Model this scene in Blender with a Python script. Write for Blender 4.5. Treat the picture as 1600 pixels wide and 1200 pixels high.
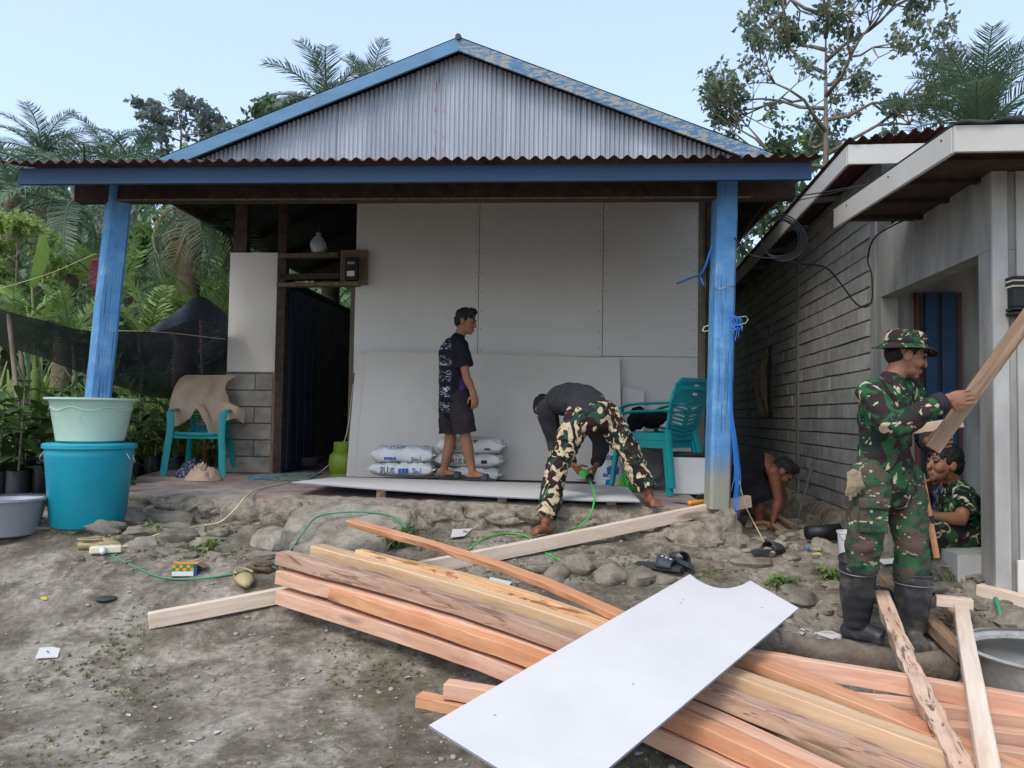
import bpy, bmesh, math, random
import numpy as np
from mathutils import Vector, Matrix, Euler, noise

R = math.radians
scene = bpy.context.scene
for o in list(bpy.data.objects):
    bpy.data.objects.remove(o)
col = scene.collection

# ------------------------------------------------------------------ camera
FPX, W0, H0 = 1202.0, 1600.0, 1200.0
CAM = Vector((0, 0, 1.40))
PITCH, ROLL = math.atan(50 / FPX), R(0.86)
_f = Vector((0, math.cos(PITCH), math.sin(PITCH)))
_r0 = Vector((1, 0, 0))
_u0 = Vector((0, -math.sin(PITCH), math.cos(PITCH)))
_r = _r0 * math.cos(ROLL) + _u0 * math.sin(ROLL)
_u = _u0 * math.cos(ROLL) - _r0 * math.sin(ROLL)
cam_data = bpy.data.cameras.new('camera')
cam = bpy.data.objects.new('camera', cam_data)
col.objects.link(cam)
cam_data.sensor_width = 36.0
cam_data.lens = 36.0 * FPX / W0
cam_data.clip_start = 0.05
cam_data.clip_end = 800
M = Matrix.Identity(4)
for i in range(3):
    M[i][0], M[i][1], M[i][2], M[i][3] = _r[i], _u[i], -_f[i], CAM[i]
cam.matrix_world = M
scene.camera = cam

# ------------------------------------------------------------------ sky and sun
SUN_EL, SUN_AZ = R(52), R(215)      # azimuth clockwise from +Y: behind the camera, to its left
world = bpy.data.worlds.new('World')
scene.world = world
world.use_nodes = True
wn, wl = world.node_tree.nodes, world.node_tree.links
wn.clear()
w_out = wn.new('ShaderNodeOutputWorld')
w_bg = wn.new('ShaderNodeBackground')
w_sky = wn.new('ShaderNodeTexSky')
w_sky.sky_type = 'NISHITA'
w_sky.sun_disc = False
w_sky.sun_elevation = SUN_EL
w_sky.sun_rotation = SUN_AZ
w_sky.altitude = 100
w_sky.air_density = 1.0
w_sky.dust_density = 2.2
w_sky.ozone_density = 1.0
w_mix = wn.new('ShaderNodeMix'); w_mix.data_type = 'RGBA'
w_mix.inputs[0].default_value = 0.30          # thin high haze over the whole sky
w_mix.inputs[7].default_value = (6.2, 7.4, 9.4, 1)
wl.new(w_sky.outputs[0], w_mix.inputs[6])
wl.new(w_mix.outputs[2], w_bg.inputs[0])
w_bg.inputs[1].default_value = 0.145
wl.new(w_bg.outputs[0], w_out.inputs[0])

sun_data = bpy.data.lights.new('sun', 'SUN')
sun_data.energy = 1.0
sun_data.angle = R(22)
sun_data.color = (1.0, 0.95, 0.88)
sun = bpy.data.objects.new('sun', sun_data)
col.objects.link(sun)
_sd = Vector((math.sin(SUN_AZ) * math.cos(SUN_EL), math.cos(SUN_AZ) * math.cos(SUN_EL), math.sin(SUN_EL)))
sun.rotation_euler = _sd.to_track_quat('Z', 'Y').to_euler()
sun.location = _sd * 60

vs = scene.view_settings
scene.display_settings.display_device = 'sRGB'
vs.view_transform = 'Standard'
vs.look = 'None'
vs.exposure = 0.68
vs.gamma = 1.0
vs.use_curve_mapping = False
scene.cycles.use_denoising = True
scene.cycles.max_bounces = 8
scene.cycles.transparent_max_bounces = 12

# ------------------------------------------------------------------ pixel -> place
def ray(u, v):
    return _f + _r * ((u - W0 / 2) / FPX) - _u * ((v - H0 / 2) / FPX)
def P(u, v, Y):
    d = ray(u, v)
    return CAM + d * (Y / d.y)
def PZ(u, v, z):
    d = ray(u, v)
    return CAM + d * ((z - CAM.z) / d.z)

def interp(x, tab):
    if x <= tab[0][0]: return tab[0][1]
    for (a, fa), (b, fb) in zip(tab, tab[1:]):
        if x <= b:
            t = (x - a) / (b - a)
            t = t * t * (3 - 2 * t) * 0.5 + t * 0.5
            return fa + (fb - fa) * t
    return tab[-1][1]
G_Y = [(-6, .02), (2.0, .06), (2.8, .12), (3.5, .18), (4.0, .30), (4.35, .44), (4.66, .53), (4.9, .60), (5.2, .63), (5.6, .62), (8, .60), (13, .55), (17, .9), (24, 3.2), (34, 8.2), (60, 15), (140, 22), (260, 24)]
def smooth(a, b, x):
    t = min(1, max(0, (x - a) / (b - a)))
    return t * t * (3 - 2 * t)
def ground_z(x, y, fine=True):
    z = interp(y, G_Y)
    z += 0.06 * smooth(-2.0, -2.8, x) * smooth(4.2, 5.0, y)               # the ground by the tubs
    z += 0.22 * smooth(2.05, 2.55, x) * smooth(3.3, 3.9, y) * smooth(5.5, 4.6, y)   # bank against the grey house
    z -= 0.09 * smooth(1.3, 1.7, x) * smooth(4.9, 5.6, y) * smooth(12, 9, y)     # the alley
    if y > 14:
        z -= (z - .7) * 0.55 * smooth(-2, 12, x)
    if fine:
        k = 1.0 if y < 14 else 4.0
        z += k * (0.022 * noise.noise((x * .9, y * .9, 3.1)) + 0.012 * noise.noise((x * 2.6, y * 2.6, 7.7)))
        if y < 14: z += 0.006 * noise.noise((x * 8, y * 8, 1.7))
    return z
def G(u, v, lift=0.0):
    d = ray(u, v)
    t, step = 1.5, 0.02
    while t < 60:
        p = CAM + d * t
        if p.z < ground_z(p.x, p.y):
            break
        t += step
    return CAM + d * t + Vector((0, 0, lift))

# ------------------------------------------------------------------ scene helpers
OFF = {}
def tag(o, label=None, cat=None, group=None, kind=None):
    if label: o['label'] = label
    if cat: o['category'] = cat
    if group: o['group'] = group
    if kind: o['kind'] = kind
    return o
def thing(name, label, cat, loc=(0, 0, 0), group=None):
    o = bpy.data.objects.new(name, None)
    o.empty_display_size = 0.1
    col.objects.link(o)
    o.location = loc
    OFF[o.name] = Vector(loc)
    return tag(o, label, cat, group)
def link_mesh(name, me, mat, parent=None):
    o = bpy.data.objects.new(name, me)
    if mat is not None and not len(me.materials):
        for m in (mat if isinstance(mat, (list, tuple)) else [mat]): me.materials.append(m)
    col.objects.link(o)
    if parent is not None:
        o.parent = parent
        OFF[o.name] = OFF.get(parent.name, Vector()).copy()
    else:
        OFF[o.name] = Vector()
    return o
def copy_tree(o, parent=None):
    c = o.copy(); col.objects.link(c)
    if parent is not None: c.parent = parent
    for ch in o.children: copy_tree(ch, c)
    return c
def frame_of(t, side):
    t = t.normalized()
    a = side - t * side.dot(t)
    if a.length < 1e-5:
        a = t.orthogonal()
    a.normalize()
    return a, t.cross(a).normalized()
def spline(pts, n=6):
    pts = [Vector(p) for p in pts]
    if len(pts) < 3: 
        return [pts[0].lerp(pts[-1], i / n) for i in range(n + 1)]
    out = []
    q = [pts[0] * 2 - pts[1]] + pts + [pts[-1] * 2 - pts[-2]]
    for i in range(1, len(q) - 2):
        p0, p1, p2, p3 = q[i - 1:i + 3]
        for k in range(n):
            t = k / n
            out.append(0.5 * ((2 * p1) + (p2 - p0) * t + (2 * p0 - 5 * p1 + 4 * p2 - p3) * t * t + (3 * p1 - p0 - 3 * p2 + p3) * t ** 3))
    out.append(pts[-1])
    return out
def resample(vals, n):
    """linear values for the points that spline() returns"""
    out = []
    for a, b in zip(vals, vals[1:]):
        for k in range(n):
            t = k / n
            if isinstance(a, tuple): out.append(tuple(x + (y - x) * t for x, y in zip(a, b)))
            else: out.append(a + (b - a) * t)
    out.append(vals[-1])
    return out

class MB:
    def __init__(self, xf=None):
        self.v, self.f, self.mi, self.xf, self.cur = [], [], [], xf, 0
    def add(self, vs, fs):
        b = len(self.v)
        self.v.extend([tuple(p) for p in vs])
        self.f.extend([tuple(b + i for i in f) for f in fs])
        self.mi.extend([self.cur] * len(fs))
        return self
    def box(self, c, s, rot=None):
        c = Vector(c); hx, hy, hz = s[0] / 2, s[1] / 2, s[2] / 2
        vs = [Vector((x, y, z)) for x in (-hx, hx) for y in (-hy, hy) for z in (-hz, hz)]
        if rot is not None: vs = [rot @ p for p in vs]
        return self.add([p + c for p in vs], [(0, 1, 3, 2), (4, 6, 7, 5), (0, 4, 5, 1), (2, 3, 7, 6), (0, 2, 6, 4), (1, 5, 7, 3)])
    def box2(self, lo, hi):
        lo, hi = Vector(lo), Vector(hi)
        return self.box((lo + hi) / 2, hi - lo)
    def beam(self, p, q, w, h, up=Vector((0, 0, 1))):
        p, q = Vector(p), Vector(q)
        t = (q - p).normalized()
        s = t.cross(up).normalized(); n = s.cross(t).normalized()
        vs = [e + s * (a * w / 2) + n * (b * h / 2) for e in (p, q) for a in (-1, 1) for b in (-1, 1)]
        return self.add(vs, [(0, 1, 3, 2), (4, 6, 7, 5), (0, 4, 5, 1), (2, 3, 7, 6), (0, 2, 6, 4), (1, 5, 7, 3)])
    def tube(self, pts, rads, seg=10, side=None, cap=True, rnd=True, power=1.0):
        pts = [Vector(p) for p in pts]
        n = len(pts)
        if not isinstance(rads, (list, tuple)): rads = [rads] * n
        rads = [(r, r) if not isinstance(r, (tuple, list)) else r for r in rads]
        ts = []
        for i in range(n):
            d = pts[min(i + 1, n - 1)] - pts[max(i - 1, 0)]
            ts.append(d.normalized() if d.length > 1e-9 else Vector((0, 0, 1)))
        a = side.copy() if side is not None else ts[0].orthogonal()
        rings = []
        for i in range(n):
            if side is not None: aa, bb = frame_of(ts[i], side)
            else:
                aa, bb = frame_of(ts[i], a); a = aa
            rings.append((pts[i], aa, bb, rads[i]))
        if cap and rnd:
            p, aa, bb, r = rings[0]; m = min(r)
            pre = [(p - ts[0] * m * .9, aa, bb, (r[0] * .38, r[1] * .38)), (p - ts[0] * m * .6, aa, bb, (r[0] * .78, r[1] * .78))]
            p, aa, bb, r = rings[-1]; m = min(r)
            post = [(p + ts[-1] * m * .6, aa, bb, (r[0] * .78, r[1] * .78)), (p + ts[-1] * m * .9, aa, bb, (r[0] * .38, r[1] * .38))]
            rings = pre + rings + post
        vs, fs = [], []
        for p, aa, bb, r in rings:
            for k in range(seg):
                an = 2 * math.pi * k / seg
                ca, sa = math.cos(an), math.sin(an)
                if power != 1.0:
                    ca = math.copysign(abs(ca) ** power, ca); sa = math.copysign(abs(sa) ** power, sa)
                vs.append(p + aa * (r[0] * ca) + bb * (r[1] * sa))
        for i in range(len(rings) - 1):
            for k in range(seg):
                k2 = (k + 1) % seg
                fs.append((i * seg + k, i * seg + k2, (i + 1) * seg + k2, (i + 1) * seg + k))
        if cap:
            fs.append(tuple(reversed(range(seg))))
            fs.append(tuple((len(rings) - 1) * seg + k for k in range(seg)))
        return self.add(vs, fs)
    def lathe(self, prof, c=(0, 0, 0), seg=24, close=False, wob=None, sx=1.0, sy=1.0):
        c = Vector(c); vs, fs = [], []
        for i, (r, z) in enumerate(prof):
            for k in range(seg):
                an = 2 * math.pi * k / seg
                rr = r * (1 + (wob(an, z) if wob else 0))
                vs.append(c + Vector((rr * sx * math.cos(an), rr * sy * math.sin(an), z)))
        m = len(prof)
        for i in range(m if close else m - 1):
            j = (i + 1) % m
            for k in range(seg):
                k2 = (k + 1) % seg
                fs.append((i * seg + k, i * seg + k2, j * seg + k2, j * seg + k))
        if not close:
            if prof[0][0] > 1e-4: fs.append(tuple(reversed(range(seg))))
            if prof[-1][0] > 1e-4: fs.append(tuple((m - 1) * seg + k for k in range(seg)))
        return self.add(vs, fs)
    def grid(self, fn, nu, nv):
        vs = [fn(i / nu, j / nv) for j in range(nv + 1) for i in range(nu + 1)]
        fs = [(j * (nu + 1) + i, j * (nu + 1) + i + 1, (j + 1) * (nu + 1) + i + 1, (j + 1) * (nu + 1) + i) for j in range(nv) for i in range(nu)]
        return self.add(vs, fs)
    def ball(self, c, r, seg=12, rings=8, xf=None):
        c = Vector(c)
        if not isinstance(r, (tuple, list, Vector)): r = (r, r, r)
        vs, fs = [], []
        for i in range(1, rings):
            th = math.pi * i / rings
            for k in range(seg):
                ph = 2 * math.pi * k / seg
                p = Vector((r[0] * math.sin(th) * math.cos(ph), r[1] * math.sin(th) * math.sin(ph), r[2] * math.cos(th)))
                vs.append(c + (xf @ p if xf else p))
        top, bot = Vector((0, 0, r[2])), Vector((0, 0, -r[2]))
        vs += [c + (xf @ top if xf else top), c + (xf @ bot if xf else bot)]
        T, B = len(vs) - 2, len(vs) - 1
        for i in range(rings - 2):
            for k in range(seg):
                k2 = (k + 1) % seg
                fs.append((i * seg + k, (i + 1) * seg + k, (i + 1) * seg + k2, i * seg + k2))
        for k in range(seg):
            k2 = (k + 1) % seg
            fs.append((T, k, k2)); fs.append((B, (rings - 2) * seg + k2, (rings - 2) * seg + k))
        return self.add(vs, fs)
    def mesh(self, name, off=None, smooth=False):
        me = bpy.data.meshes.new(name)
        vs = self.v
        if self.xf is not None: vs = [self.xf @ Vector(p) for p in vs]
        if off is not None: vs = [(p[0] - off[0], p[1] - off[1], p[2] - off[2]) for p in vs]
        me.from_pydata([tuple(p) for p in vs], [], self.f)
        if any(self.mi): me.polygons.foreach_set('material_index', self.mi)
        if smooth: me.polygons.foreach_set('use_smooth', [True] * len(self.f))
        me.update()
        return me
    def build(self, name, mat, parent=None, smooth=False, bevel=0, auto=None, label=None):
        """vertices are places in the world (after xf); the mesh is stored relative to its thing's base"""
        off = OFF[parent.name] if parent is not None else None
        me = self.mesh(name, off, smooth)
        o = link_mesh(name, me, mat, parent)
        if bevel:
            b = o.modifiers.new('bevel', 'BEVEL'); b.width = bevel; b.segments = 2; b.limit_method = 'ANGLE'
        if auto: 
            me.polygons.foreach_set('use_smooth', [True] * len(me.polygons))
            me.set_sharp_from_angle(angle=R(auto))
        if label: o['label'] = label
        return o

def voxel(mb, name, mat, parent, size=.006, smooth=3, disp=0, dscale=.12, dist=(1, 1, 1)):
    """joins overlapping closed shapes into one continuous skin"""
    me = mb.mesh(name + '_tmp')
    o = bpy.data.objects.new(name + '_tmp', me); col.objects.link(o)
    m = o.modifiers.new('r', 'REMESH'); m.mode = 'VOXEL'; m.voxel_size = size; m.use_smooth_shade = True
    if smooth:
        s = o.modifiers.new('s', 'SMOOTH'); s.factor = .5; s.iterations = smooth
    dg = bpy.context.evaluated_depsgraph_get()
    ev = o.evaluated_get(dg)
    me2 = bpy.data.meshes.new_from_object(ev)
    bpy.data.objects.remove(o)
    bpy.data.meshes.remove(me)
    n = len(me2.vertices)
    co = np.empty(n * 3, np.float32); me2.vertices.foreach_get('co', co); co = co.reshape(n, 3)
    if disp:
        nr = np.empty(n * 3, np.float32); me2.vertices.foreach_get('normal', nr); nr = nr.reshape(n, 3)
        rng = np.random.RandomState(abs(hash(name)) % 1000 + 3 if False else len(name) * 7 + n % 97)
        d = np.zeros(n)
        for k in range(7):
            a = rng.normal(size=3); a /= np.linalg.norm(a)
            f = (2 * math.pi / dscale) * (0.55 + 1.1 * rng.rand())
            w = 0.6 * np.sin(co @ rng.normal(size=3) * (2.2 / dscale) + rng.rand() * 6)
            d += np.sin(co @ (a * np.array(dist)) * f + 2.2 * w + rng.rand() * 6.28) / 7
        d = np.sign(d) * np.abs(d) ** 0.85
        co = co + nr * (d * disp)[:, None]
    off = OFF[parent.name] if parent is not None else Vector()
    co = co - np.array(off, np.float32)
    me2.vertices.foreach_set('co', co.astype(np.float32).ravel())
    me2.name = name
    me2.materials.clear()
    me2.polygons.foreach_set('use_smooth', [True] * len(me2.polygons))
    me2.update()
    return link_mesh(name, me2, mat, parent)

# ------------------------------------------------------------------ materials
def S(r, g, b, k=1.0):
    def c(x):
        x /= 255.0
        return (x / 12.92 if x <= 0.04045 else ((x + .055) / 1.055) ** 2.4) * k
    return (c(r), c(g), c(b), 1)
MATS = {}
def new_mat(name):
    m = bpy.data.materials.new(name); m.use_nodes = True
    nt = m.node_tree; nt.nodes.clear()
    out = nt.nodes.new('ShaderNodeOutputMaterial')
    b = nt.nodes.new('ShaderNodeBsdfPrincipled')
    nt.links.new(b.outputs[0], out.inputs[0])
    MATS[name] = m
    return m, nt, b, out
def coords(nt, scale=(1, 1, 1), space='Object', rnd=False):
    tc = nt.nodes.new('ShaderNodeTexCoord')
    mp = nt.nodes.new('ShaderNodeMapping')
    mp.inputs['Scale'].default_value = scale
    nt.links.new(tc.outputs[space], mp.inputs[0])
    if rnd:
        oi = nt.nodes.new('ShaderNodeObjectInfo')
        mu = nt.nodes.new('ShaderNodeMath'); mu.operation = 'MULTIPLY'; mu.inputs[1].default_value = 37.0
        nt.links.new(oi.outputs['Random'], mu.inputs[0])
        nt.links.new(mu.outputs[0], mp.inputs['Location'])
    return mp.outputs[0]
def noise_n(nt, vec, scale, detail=4, rough=.6, dist=0.0):
    n = nt.nodes.new('ShaderNodeTexNoise')
    n.inputs['Scale'].default_value = scale; n.inputs['Detail'].default_value = detail
    n.inputs['Roughness'].default_value = rough; n.inputs['Distortion'].default_value = dist
    nt.links.new(vec, n.inputs['Vector'])
    return n.outputs[0]
def ramp(nt, fac, stops, const=False):
    r = nt.nodes.new('ShaderNodeValToRGB')
    if const: r.color_ramp.interpolation = 'CONSTANT'
    e = r.color_ramp.elements
    while len(e) < len(stops): e.new(0.5)
    for el, (p, c) in zip(e, stops):
        el.position = p; el.color = c if len(c) == 4 else (*c, 1)
    nt.links.new(fac, r.inputs[0])
    return r.outputs[0]
def mixc(nt, fac, a, b, mode='MIX'):
    m = nt.nodes.new('ShaderNodeMix'); m.data_type = 'RGBA'; m.blend_type = mode
    for sock, val in ((m.inputs[0], fac), (m.inputs[6], a), (m.inputs[7], b)):
        if isinstance(val, (int, float)): sock.default_value = val
        elif isinstance(val, (tuple, list)): sock.default_value = val
        else: nt.links.new(val, sock)
    return m.outputs[2]
def maths(nt, op, a, b=0.0):
    m = nt.nodes.new('ShaderNodeMath'); m.operation = op
    for s, v in ((m.inputs[0], a), (m.inputs[1], b)):
        if isinstance(v, (int, float)): s.default_value = v
        else: nt.links.new(v, s)
    return m.outputs[0]
def bump(nt, b, h, strength=.3, dist=.01, prev=None):
    bp = nt.nodes.new('ShaderNodeBump')
    bp.inputs['Strength'].default_value = strength; bp.inputs['Distance'].default_value = dist
    nt.links.new(h, bp.inputs['Height'])
    if prev is not None: nt.links.new(prev, bp.inputs['Normal'])
    nt.links.new(bp.outputs[0], b.inputs['Normal'])
    return bp.outputs[0]
def rnd_value(nt, c, amount=.25):
    """each object a little lighter or darker"""
    oi = nt.nodes.new('ShaderNodeObjectInfo')
    hs = nt.nodes.new('ShaderNodeHueSaturation')
    mr = nt.nodes.new('ShaderNodeMapRange')
    mr.inputs[3].default_value = 1 - amount; mr.inputs[4].default_value = 1 + amount
    nt.links.new(oi.outputs['Random'], mr.inputs[0])
    nt.links.new(mr.outputs[0], hs.inputs['Value'])
    nt.links.new(c, hs.inputs['Color'])
    return hs.outputs[0]
def mk(name, stops, scale=8, rough=.7, stretch=(1, 1, 1), detail=5, bstr=.25, bscale=None, bdist=.006, metal=0, rnd=0, dist=0, spec=.4, space='Object', grime=None, gscale=2.0, gcol=(.05, .045, .035, 1), trans=0, sss=0):
    """noise-coloured Principled surface with fine relief, optional stains"""
    m, nt, b, out = new_mat(name)
    vec = coords(nt, stretch, space, rnd=bool(rnd))
    n = noise_n(nt, vec, scale, detail, .6, dist)
    c = ramp(nt, n, stops)
    if grime:
        g = noise_n(nt, coords(nt, (1, 1, 1), space, rnd=bool(rnd)), gscale, 6, .7, .4)
        gm = ramp(nt, g, [(grime, (0, 0, 0, 1)), (min(.98, grime + .22), (1, 1, 1, 1))])
        c = mixc(nt, gm, c, gcol)
    if rnd: c = rnd_value(nt, c, rnd)
    nt.links.new(c, b.inputs['Base Color'])
    b.inputs['Roughness'].default_value = rough
    b.inputs['Metallic'].default_value = metal
    b.inputs['Specular IOR Level'].default_value = spec
    if sss:
        b.inputs['Subsurface Weight'].default_value = sss
        b.inputs['Subsurface Radius'].default_value = (.012, .005, .003)
    if bstr:
        h = noise_n(nt, vec, bscale or scale * 3, 6, .65)
        bump(nt, b, h, bstr, bdist)
    if trans:
        tr = nt.nodes.new('ShaderNodeBsdfTranslucent')
        nt.links.new(c, tr.inputs[0])
        mx = nt.nodes.new('ShaderNodeMixShader'); mx.inputs[0].default_value = trans
        nt.links.new(b.outputs[0], mx.inputs[1]); nt.links.new(tr.outputs[0], mx.inputs[2])
        nt.links.new(mx.outputs[0], out.inputs[0])
    return m
# ------------------------------------------------------------------ the palette
def mat_ground():
    m, nt, b, out = new_mat('soil')
    v = coords(nt, (1, 1, 1))
    big = noise_n(nt, v, .9, 6, .65, .6)
    fine = noise_n(nt, v, 26, 8, .75)
    mid = noise_n(nt, v, 4.2, 7, .7, .3)
    c = ramp(nt, big, [(.33, S(94, 86, 76)), (.45, S(120, 112, 100)), (.56, S(152, 144, 131)), (.66, S(126, 118, 106)), (.78, S(102, 94, 83))])
    c = mixc(nt, ramp(nt, mid, [(.45, (0, 0, 0, 1)), (.60, (.8, .8, .8, 1))]), c, S(88, 80, 68))
    moss = noise_n(nt, v, 1.9, 8, .75, .8)
    c = mixc(nt, ramp(nt, moss, [(.54, (0, 0, 0, 1)), (.68, (.72, .72, .72, 1))]), c, S(100, 98, 70))
    c = mixc(nt, .62, c, ramp(nt, fine, [(.30, (.22, .21, .2, 1)), (.5, (.5, .5, .5, 1)), (.68, (.9, .9, .9, 1))]), 'OVERLAY')
    # grass takes over beyond the yard
    tc = nt.nodes.new('ShaderNodeTexCoord'); sx = nt.nodes.new('ShaderNodeSeparateXYZ'); nt.links.new(tc.outputs['Object'], sx.inputs[0])
    far = ramp(nt, maths(nt, 'MULTIPLY', maths(nt, 'ADD', sx.outputs[1], maths(nt, 'MULTIPLY', big, 3.0)), .05), [(.46, (0, 0, 0, 1)), (.62, (1, 1, 1, 1))])
    c = mixc(nt, far, c, ramp(nt, mid, [(.3, S(58, 76, 44)), (.7, S(92, 110, 62))]))
    nt.links.new(c, b.inputs['Base Color'])
    b.inputs['Roughness'].default_value = .95; b.inputs['Specular IOR Level'].default_value = .15
    p = bump(nt, b, mid, .5, .03)
    bump(nt, b, fine, .75, .012, p)
    return m
mat_ground()

def mat_peeling(name, paint, wood, amount=.56, stretch=(1, 1, 1), rough=.6):
    m, nt, b, out = new_mat(name)
    v = coords(nt, stretch)
    n = noise_n(nt, v, 9, 9, .7, .5)
    tone = noise_n(nt, v, 2.5, 5, .6)
    pc = ramp(nt, tone, [(.3, tuple(x * .82 for x in paint[:3])), (.7, tuple(min(1, x * 1.18) for x in paint[:3]))])
    wc = ramp(nt, noise_n(nt, v, 30, 6, .6), [(.3, tuple(x * .55 for x in wood[:3])), (.7, wood[:3])])
    k = ramp(nt, n, [(amount, (0, 0, 0, 1)), (amount + .03, (1, 1, 1, 1))])
    c = mixc(nt, k, pc, wc)
    nt.links.new(c, b.inputs['Base Color'])
    b.inputs['Roughness'].default_value = rough
    p = bump(nt, b, n, .35, .004)
    bump(nt, b, noise_n(nt, v, 40, 5, .6), .2, .003, p)
    return m
BLUE = S(62, 122, 192)
mat_peeling('blue_paint', S(16, 56, 90), S(120, 110, 98), .72, (.4, 3, 3))
def mat_post(name, along):
    # old blue paint, long drying cracks, bare wood towards the foot
    m, nt, b, out = new_mat(name)
    v = coords(nt, along)
    crack = noise_n(nt, v, 10, 6, .6, .3)
    tone = noise_n(nt, coords(nt, (1, 1, 1)), 5, 6, .65)
    c = ramp(nt, tone, [(.3, S(66, 122, 172)), (.55, S(90, 146, 194)), (.75, S(142, 182, 208))])
    c = mixc(nt, ramp(nt, crack, [(.385, (.85, .85, .85, 1)), (.43, (0, 0, 0, 1))]), c, S(46, 80, 122))
    c = mixc(nt, ramp(nt, crack, [(.66, (0, 0, 0, 1)), (.72, (.6, .6, .6, 1))]), c, S(150, 160, 165))
    tc = nt.nodes.new('ShaderNodeTexCoord'); sx = nt.nodes.new('ShaderNodeSeparateXYZ')
    nt.links.new(tc.outputs['Object'], sx.inputs[0])
    h = maths(nt, 'ADD', sx.outputs[2], maths(nt, 'MULTIPLY', noise_n(nt, coords(nt, along), 7, 5, .7), .5))
    foot = ramp(nt, h, [(.42, (1, 1, 1, 1)), (.62, (0, 0, 0, 1))])
    c = mixc(nt, foot, c, S(150, 148, 132))
    nt.links.new(c, b.inputs['Base Color']); b.inputs['Roughness'].default_value = .7
    bump(nt, b, crack, .6, .006)
    return m
mat_post('post_paint', (9, 9, .22))
mat_peeling('rake_paint', S(84, 128, 160), S(172, 172, 164), .68, (1.2, 1.2, 3.5))
mat_peeling('rake_paint_worn', S(72, 114, 148), S(168, 166, 156), .50, (1.2, 1.2, 4.5))
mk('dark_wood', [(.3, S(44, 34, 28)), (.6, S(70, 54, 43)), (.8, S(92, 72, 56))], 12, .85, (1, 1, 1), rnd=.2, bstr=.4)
mk('old_wood', [(.3, S(82, 70, 58)), (.6, S(118, 102, 84)), (.8, S(140, 124, 104))], 10, .85, (3, 3, .5), bstr=.4, rnd=.15)
mk('fibre_board', [(.3, S(203, 200, 193)), (.7, S(210, 207, 200))], 2.2, .8, (1.5, 1.5, .6), bstr=.06, bscale=14, grime=.66, gscale=1.9, gcol=S(186, 181, 170), rnd=.03)
mk('fibre_board_clean', [(.3, S(202, 194, 182)), (.7, S(213, 206, 195))], 1.6, .7, bstr=.05, grime=.7, gscale=1.7, gcol=S(188, 184, 172))
mk('sheet_white', [(.35, S(203, 200, 196)), (.65, S(210, 207, 203))], 3, .6, detail=9, bstr=.12, bscale=110, bdist=.003, grime=.66, gscale=34, gcol=S(184, 181, 176))
mk('sheet_edge', [(.3, S(118, 120, 134)), (.7, S(140, 142, 154))], 6, .7, bstr=.1)
mk('block_grey', [(.3, S(152, 149, 143)), (.55, S(172, 169, 162)), (.75, S(186, 183, 175))], 7, .92, bstr=.55, bscale=45, bdist=.006, rnd=.13, grime=.66, gscale=1.5, gcol=S(134, 131, 124))
mk('block_tan', [(.3, S(124, 117, 105)), (.55, S(150, 142, 128)), (.75, S(166, 158, 144))], 7, .92, bstr=.6, bscale=40, bdist=.008, rnd=.1, grime=.62, gscale=3)
mk('mortar', [(.3, S(86, 84, 79)), (.7, S(112, 110, 104))], 20, .95, bstr=.6, bscale=60)
mk('cement_grey', [(.3, S(128, 126, 121)), (.55, S(152, 150, 144)), (.75, S(172, 170, 163))], 3.2, .85, (2.2, 2.2, .5), bstr=.15, bscale=40, grime=.6, gscale=.9, gcol=S(98, 96, 92))
mk('cement_pale', [(.3, S(154, 152, 146)), (.55, S(178, 176, 170)), (.75, S(194, 192, 186))], 2.6, .85, (1.6, 1.6, .7), bstr=.15, bscale=40, grime=.62, gscale=1.4, gcol=S(120, 118, 112))
mk('white_trim', [(.3, S(186, 182, 173)), (.7, S(198, 194, 185))], 2, .55, bstr=.05, grime=.7, gscale=2.5, gcol=S(186, 182, 170))
mk('tile_white', [(.3, S(216, 208, 200)), (.7, S(228, 221, 214))], 2, .25, bstr=.02)
mk('roof_rust', [(.3, S(70, 48, 40)), (.5, S(104, 66, 52)), (.7, S(92, 82, 76))], 6, .8, bstr=.2, metal=.2)
mk('roof_under', [(.3, S(58, 60, 66)), (.7, S(84, 86, 92))], 4, .6, bstr=.1, metal=.4, grime=.6, gcol=S(60, 44, 36))
mk('roof_red', [(.3, S(84, 44, 44)), (.7, S(104, 60, 58))], 5, .6, bstr=.1)
mk('roof_grey', [(.3, S(134, 138, 146)), (.7, S(164, 168, 174))], 4, .5, metal=.0, bstr=.1)
def mat_gable():
    m, nt, b, out = new_mat('zinc')
    v = coords(nt, (1, 1, 1))
    sp = noise_n(nt, v, 60, 4, .7)
    bigv = noise_n(nt, coords(nt, (3, 3, .35)), 1.6, 5, .6)
    c = ramp(nt, bigv, [(.32, S(140, 146, 154)), (.5, S(158, 163, 170)), (.7, S(178, 182, 187))])
    c = mixc(nt, .3, c, ramp(nt, sp, [(.3, (.35, .35, .35, 1)), (.7, (.65, .65, .65, 1))]), 'OVERLAY')
    # the rust runs by the middle seam
    tc = nt.nodes.new('ShaderNodeTexCoord'); sx = nt.nodes.new('ShaderNodeSeparateXYZ')
    nt.links.new(tc.outputs['Object'], sx.inputs[0])
    near = ramp(nt, maths(nt, 'ABSOLUTE', maths(nt, 'SUBTRACT', sx.outputs[0], -.27)), [(.02, (1, 1, 1, 1)), (.12, (0, 0, 0, 1))])
    rn = ramp(nt, noise_n(nt, coords(nt, (9, 9, 2.2)), 3.1, 7, .7), [(.57, (0, 0, 0, 1)), (.62, (1, 1, 1, 1))])
    k = maths(nt, 'MULTIPLY', near, rn)
    c = mixc(nt, k, c, S(150, 84, 52))
    nt.links.new(c, b.inputs['Base Color'])
    b.inputs['Metallic'].default_value = .25; b.inputs['Roughness'].default_value = .5
    return m
mat_gable()
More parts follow.
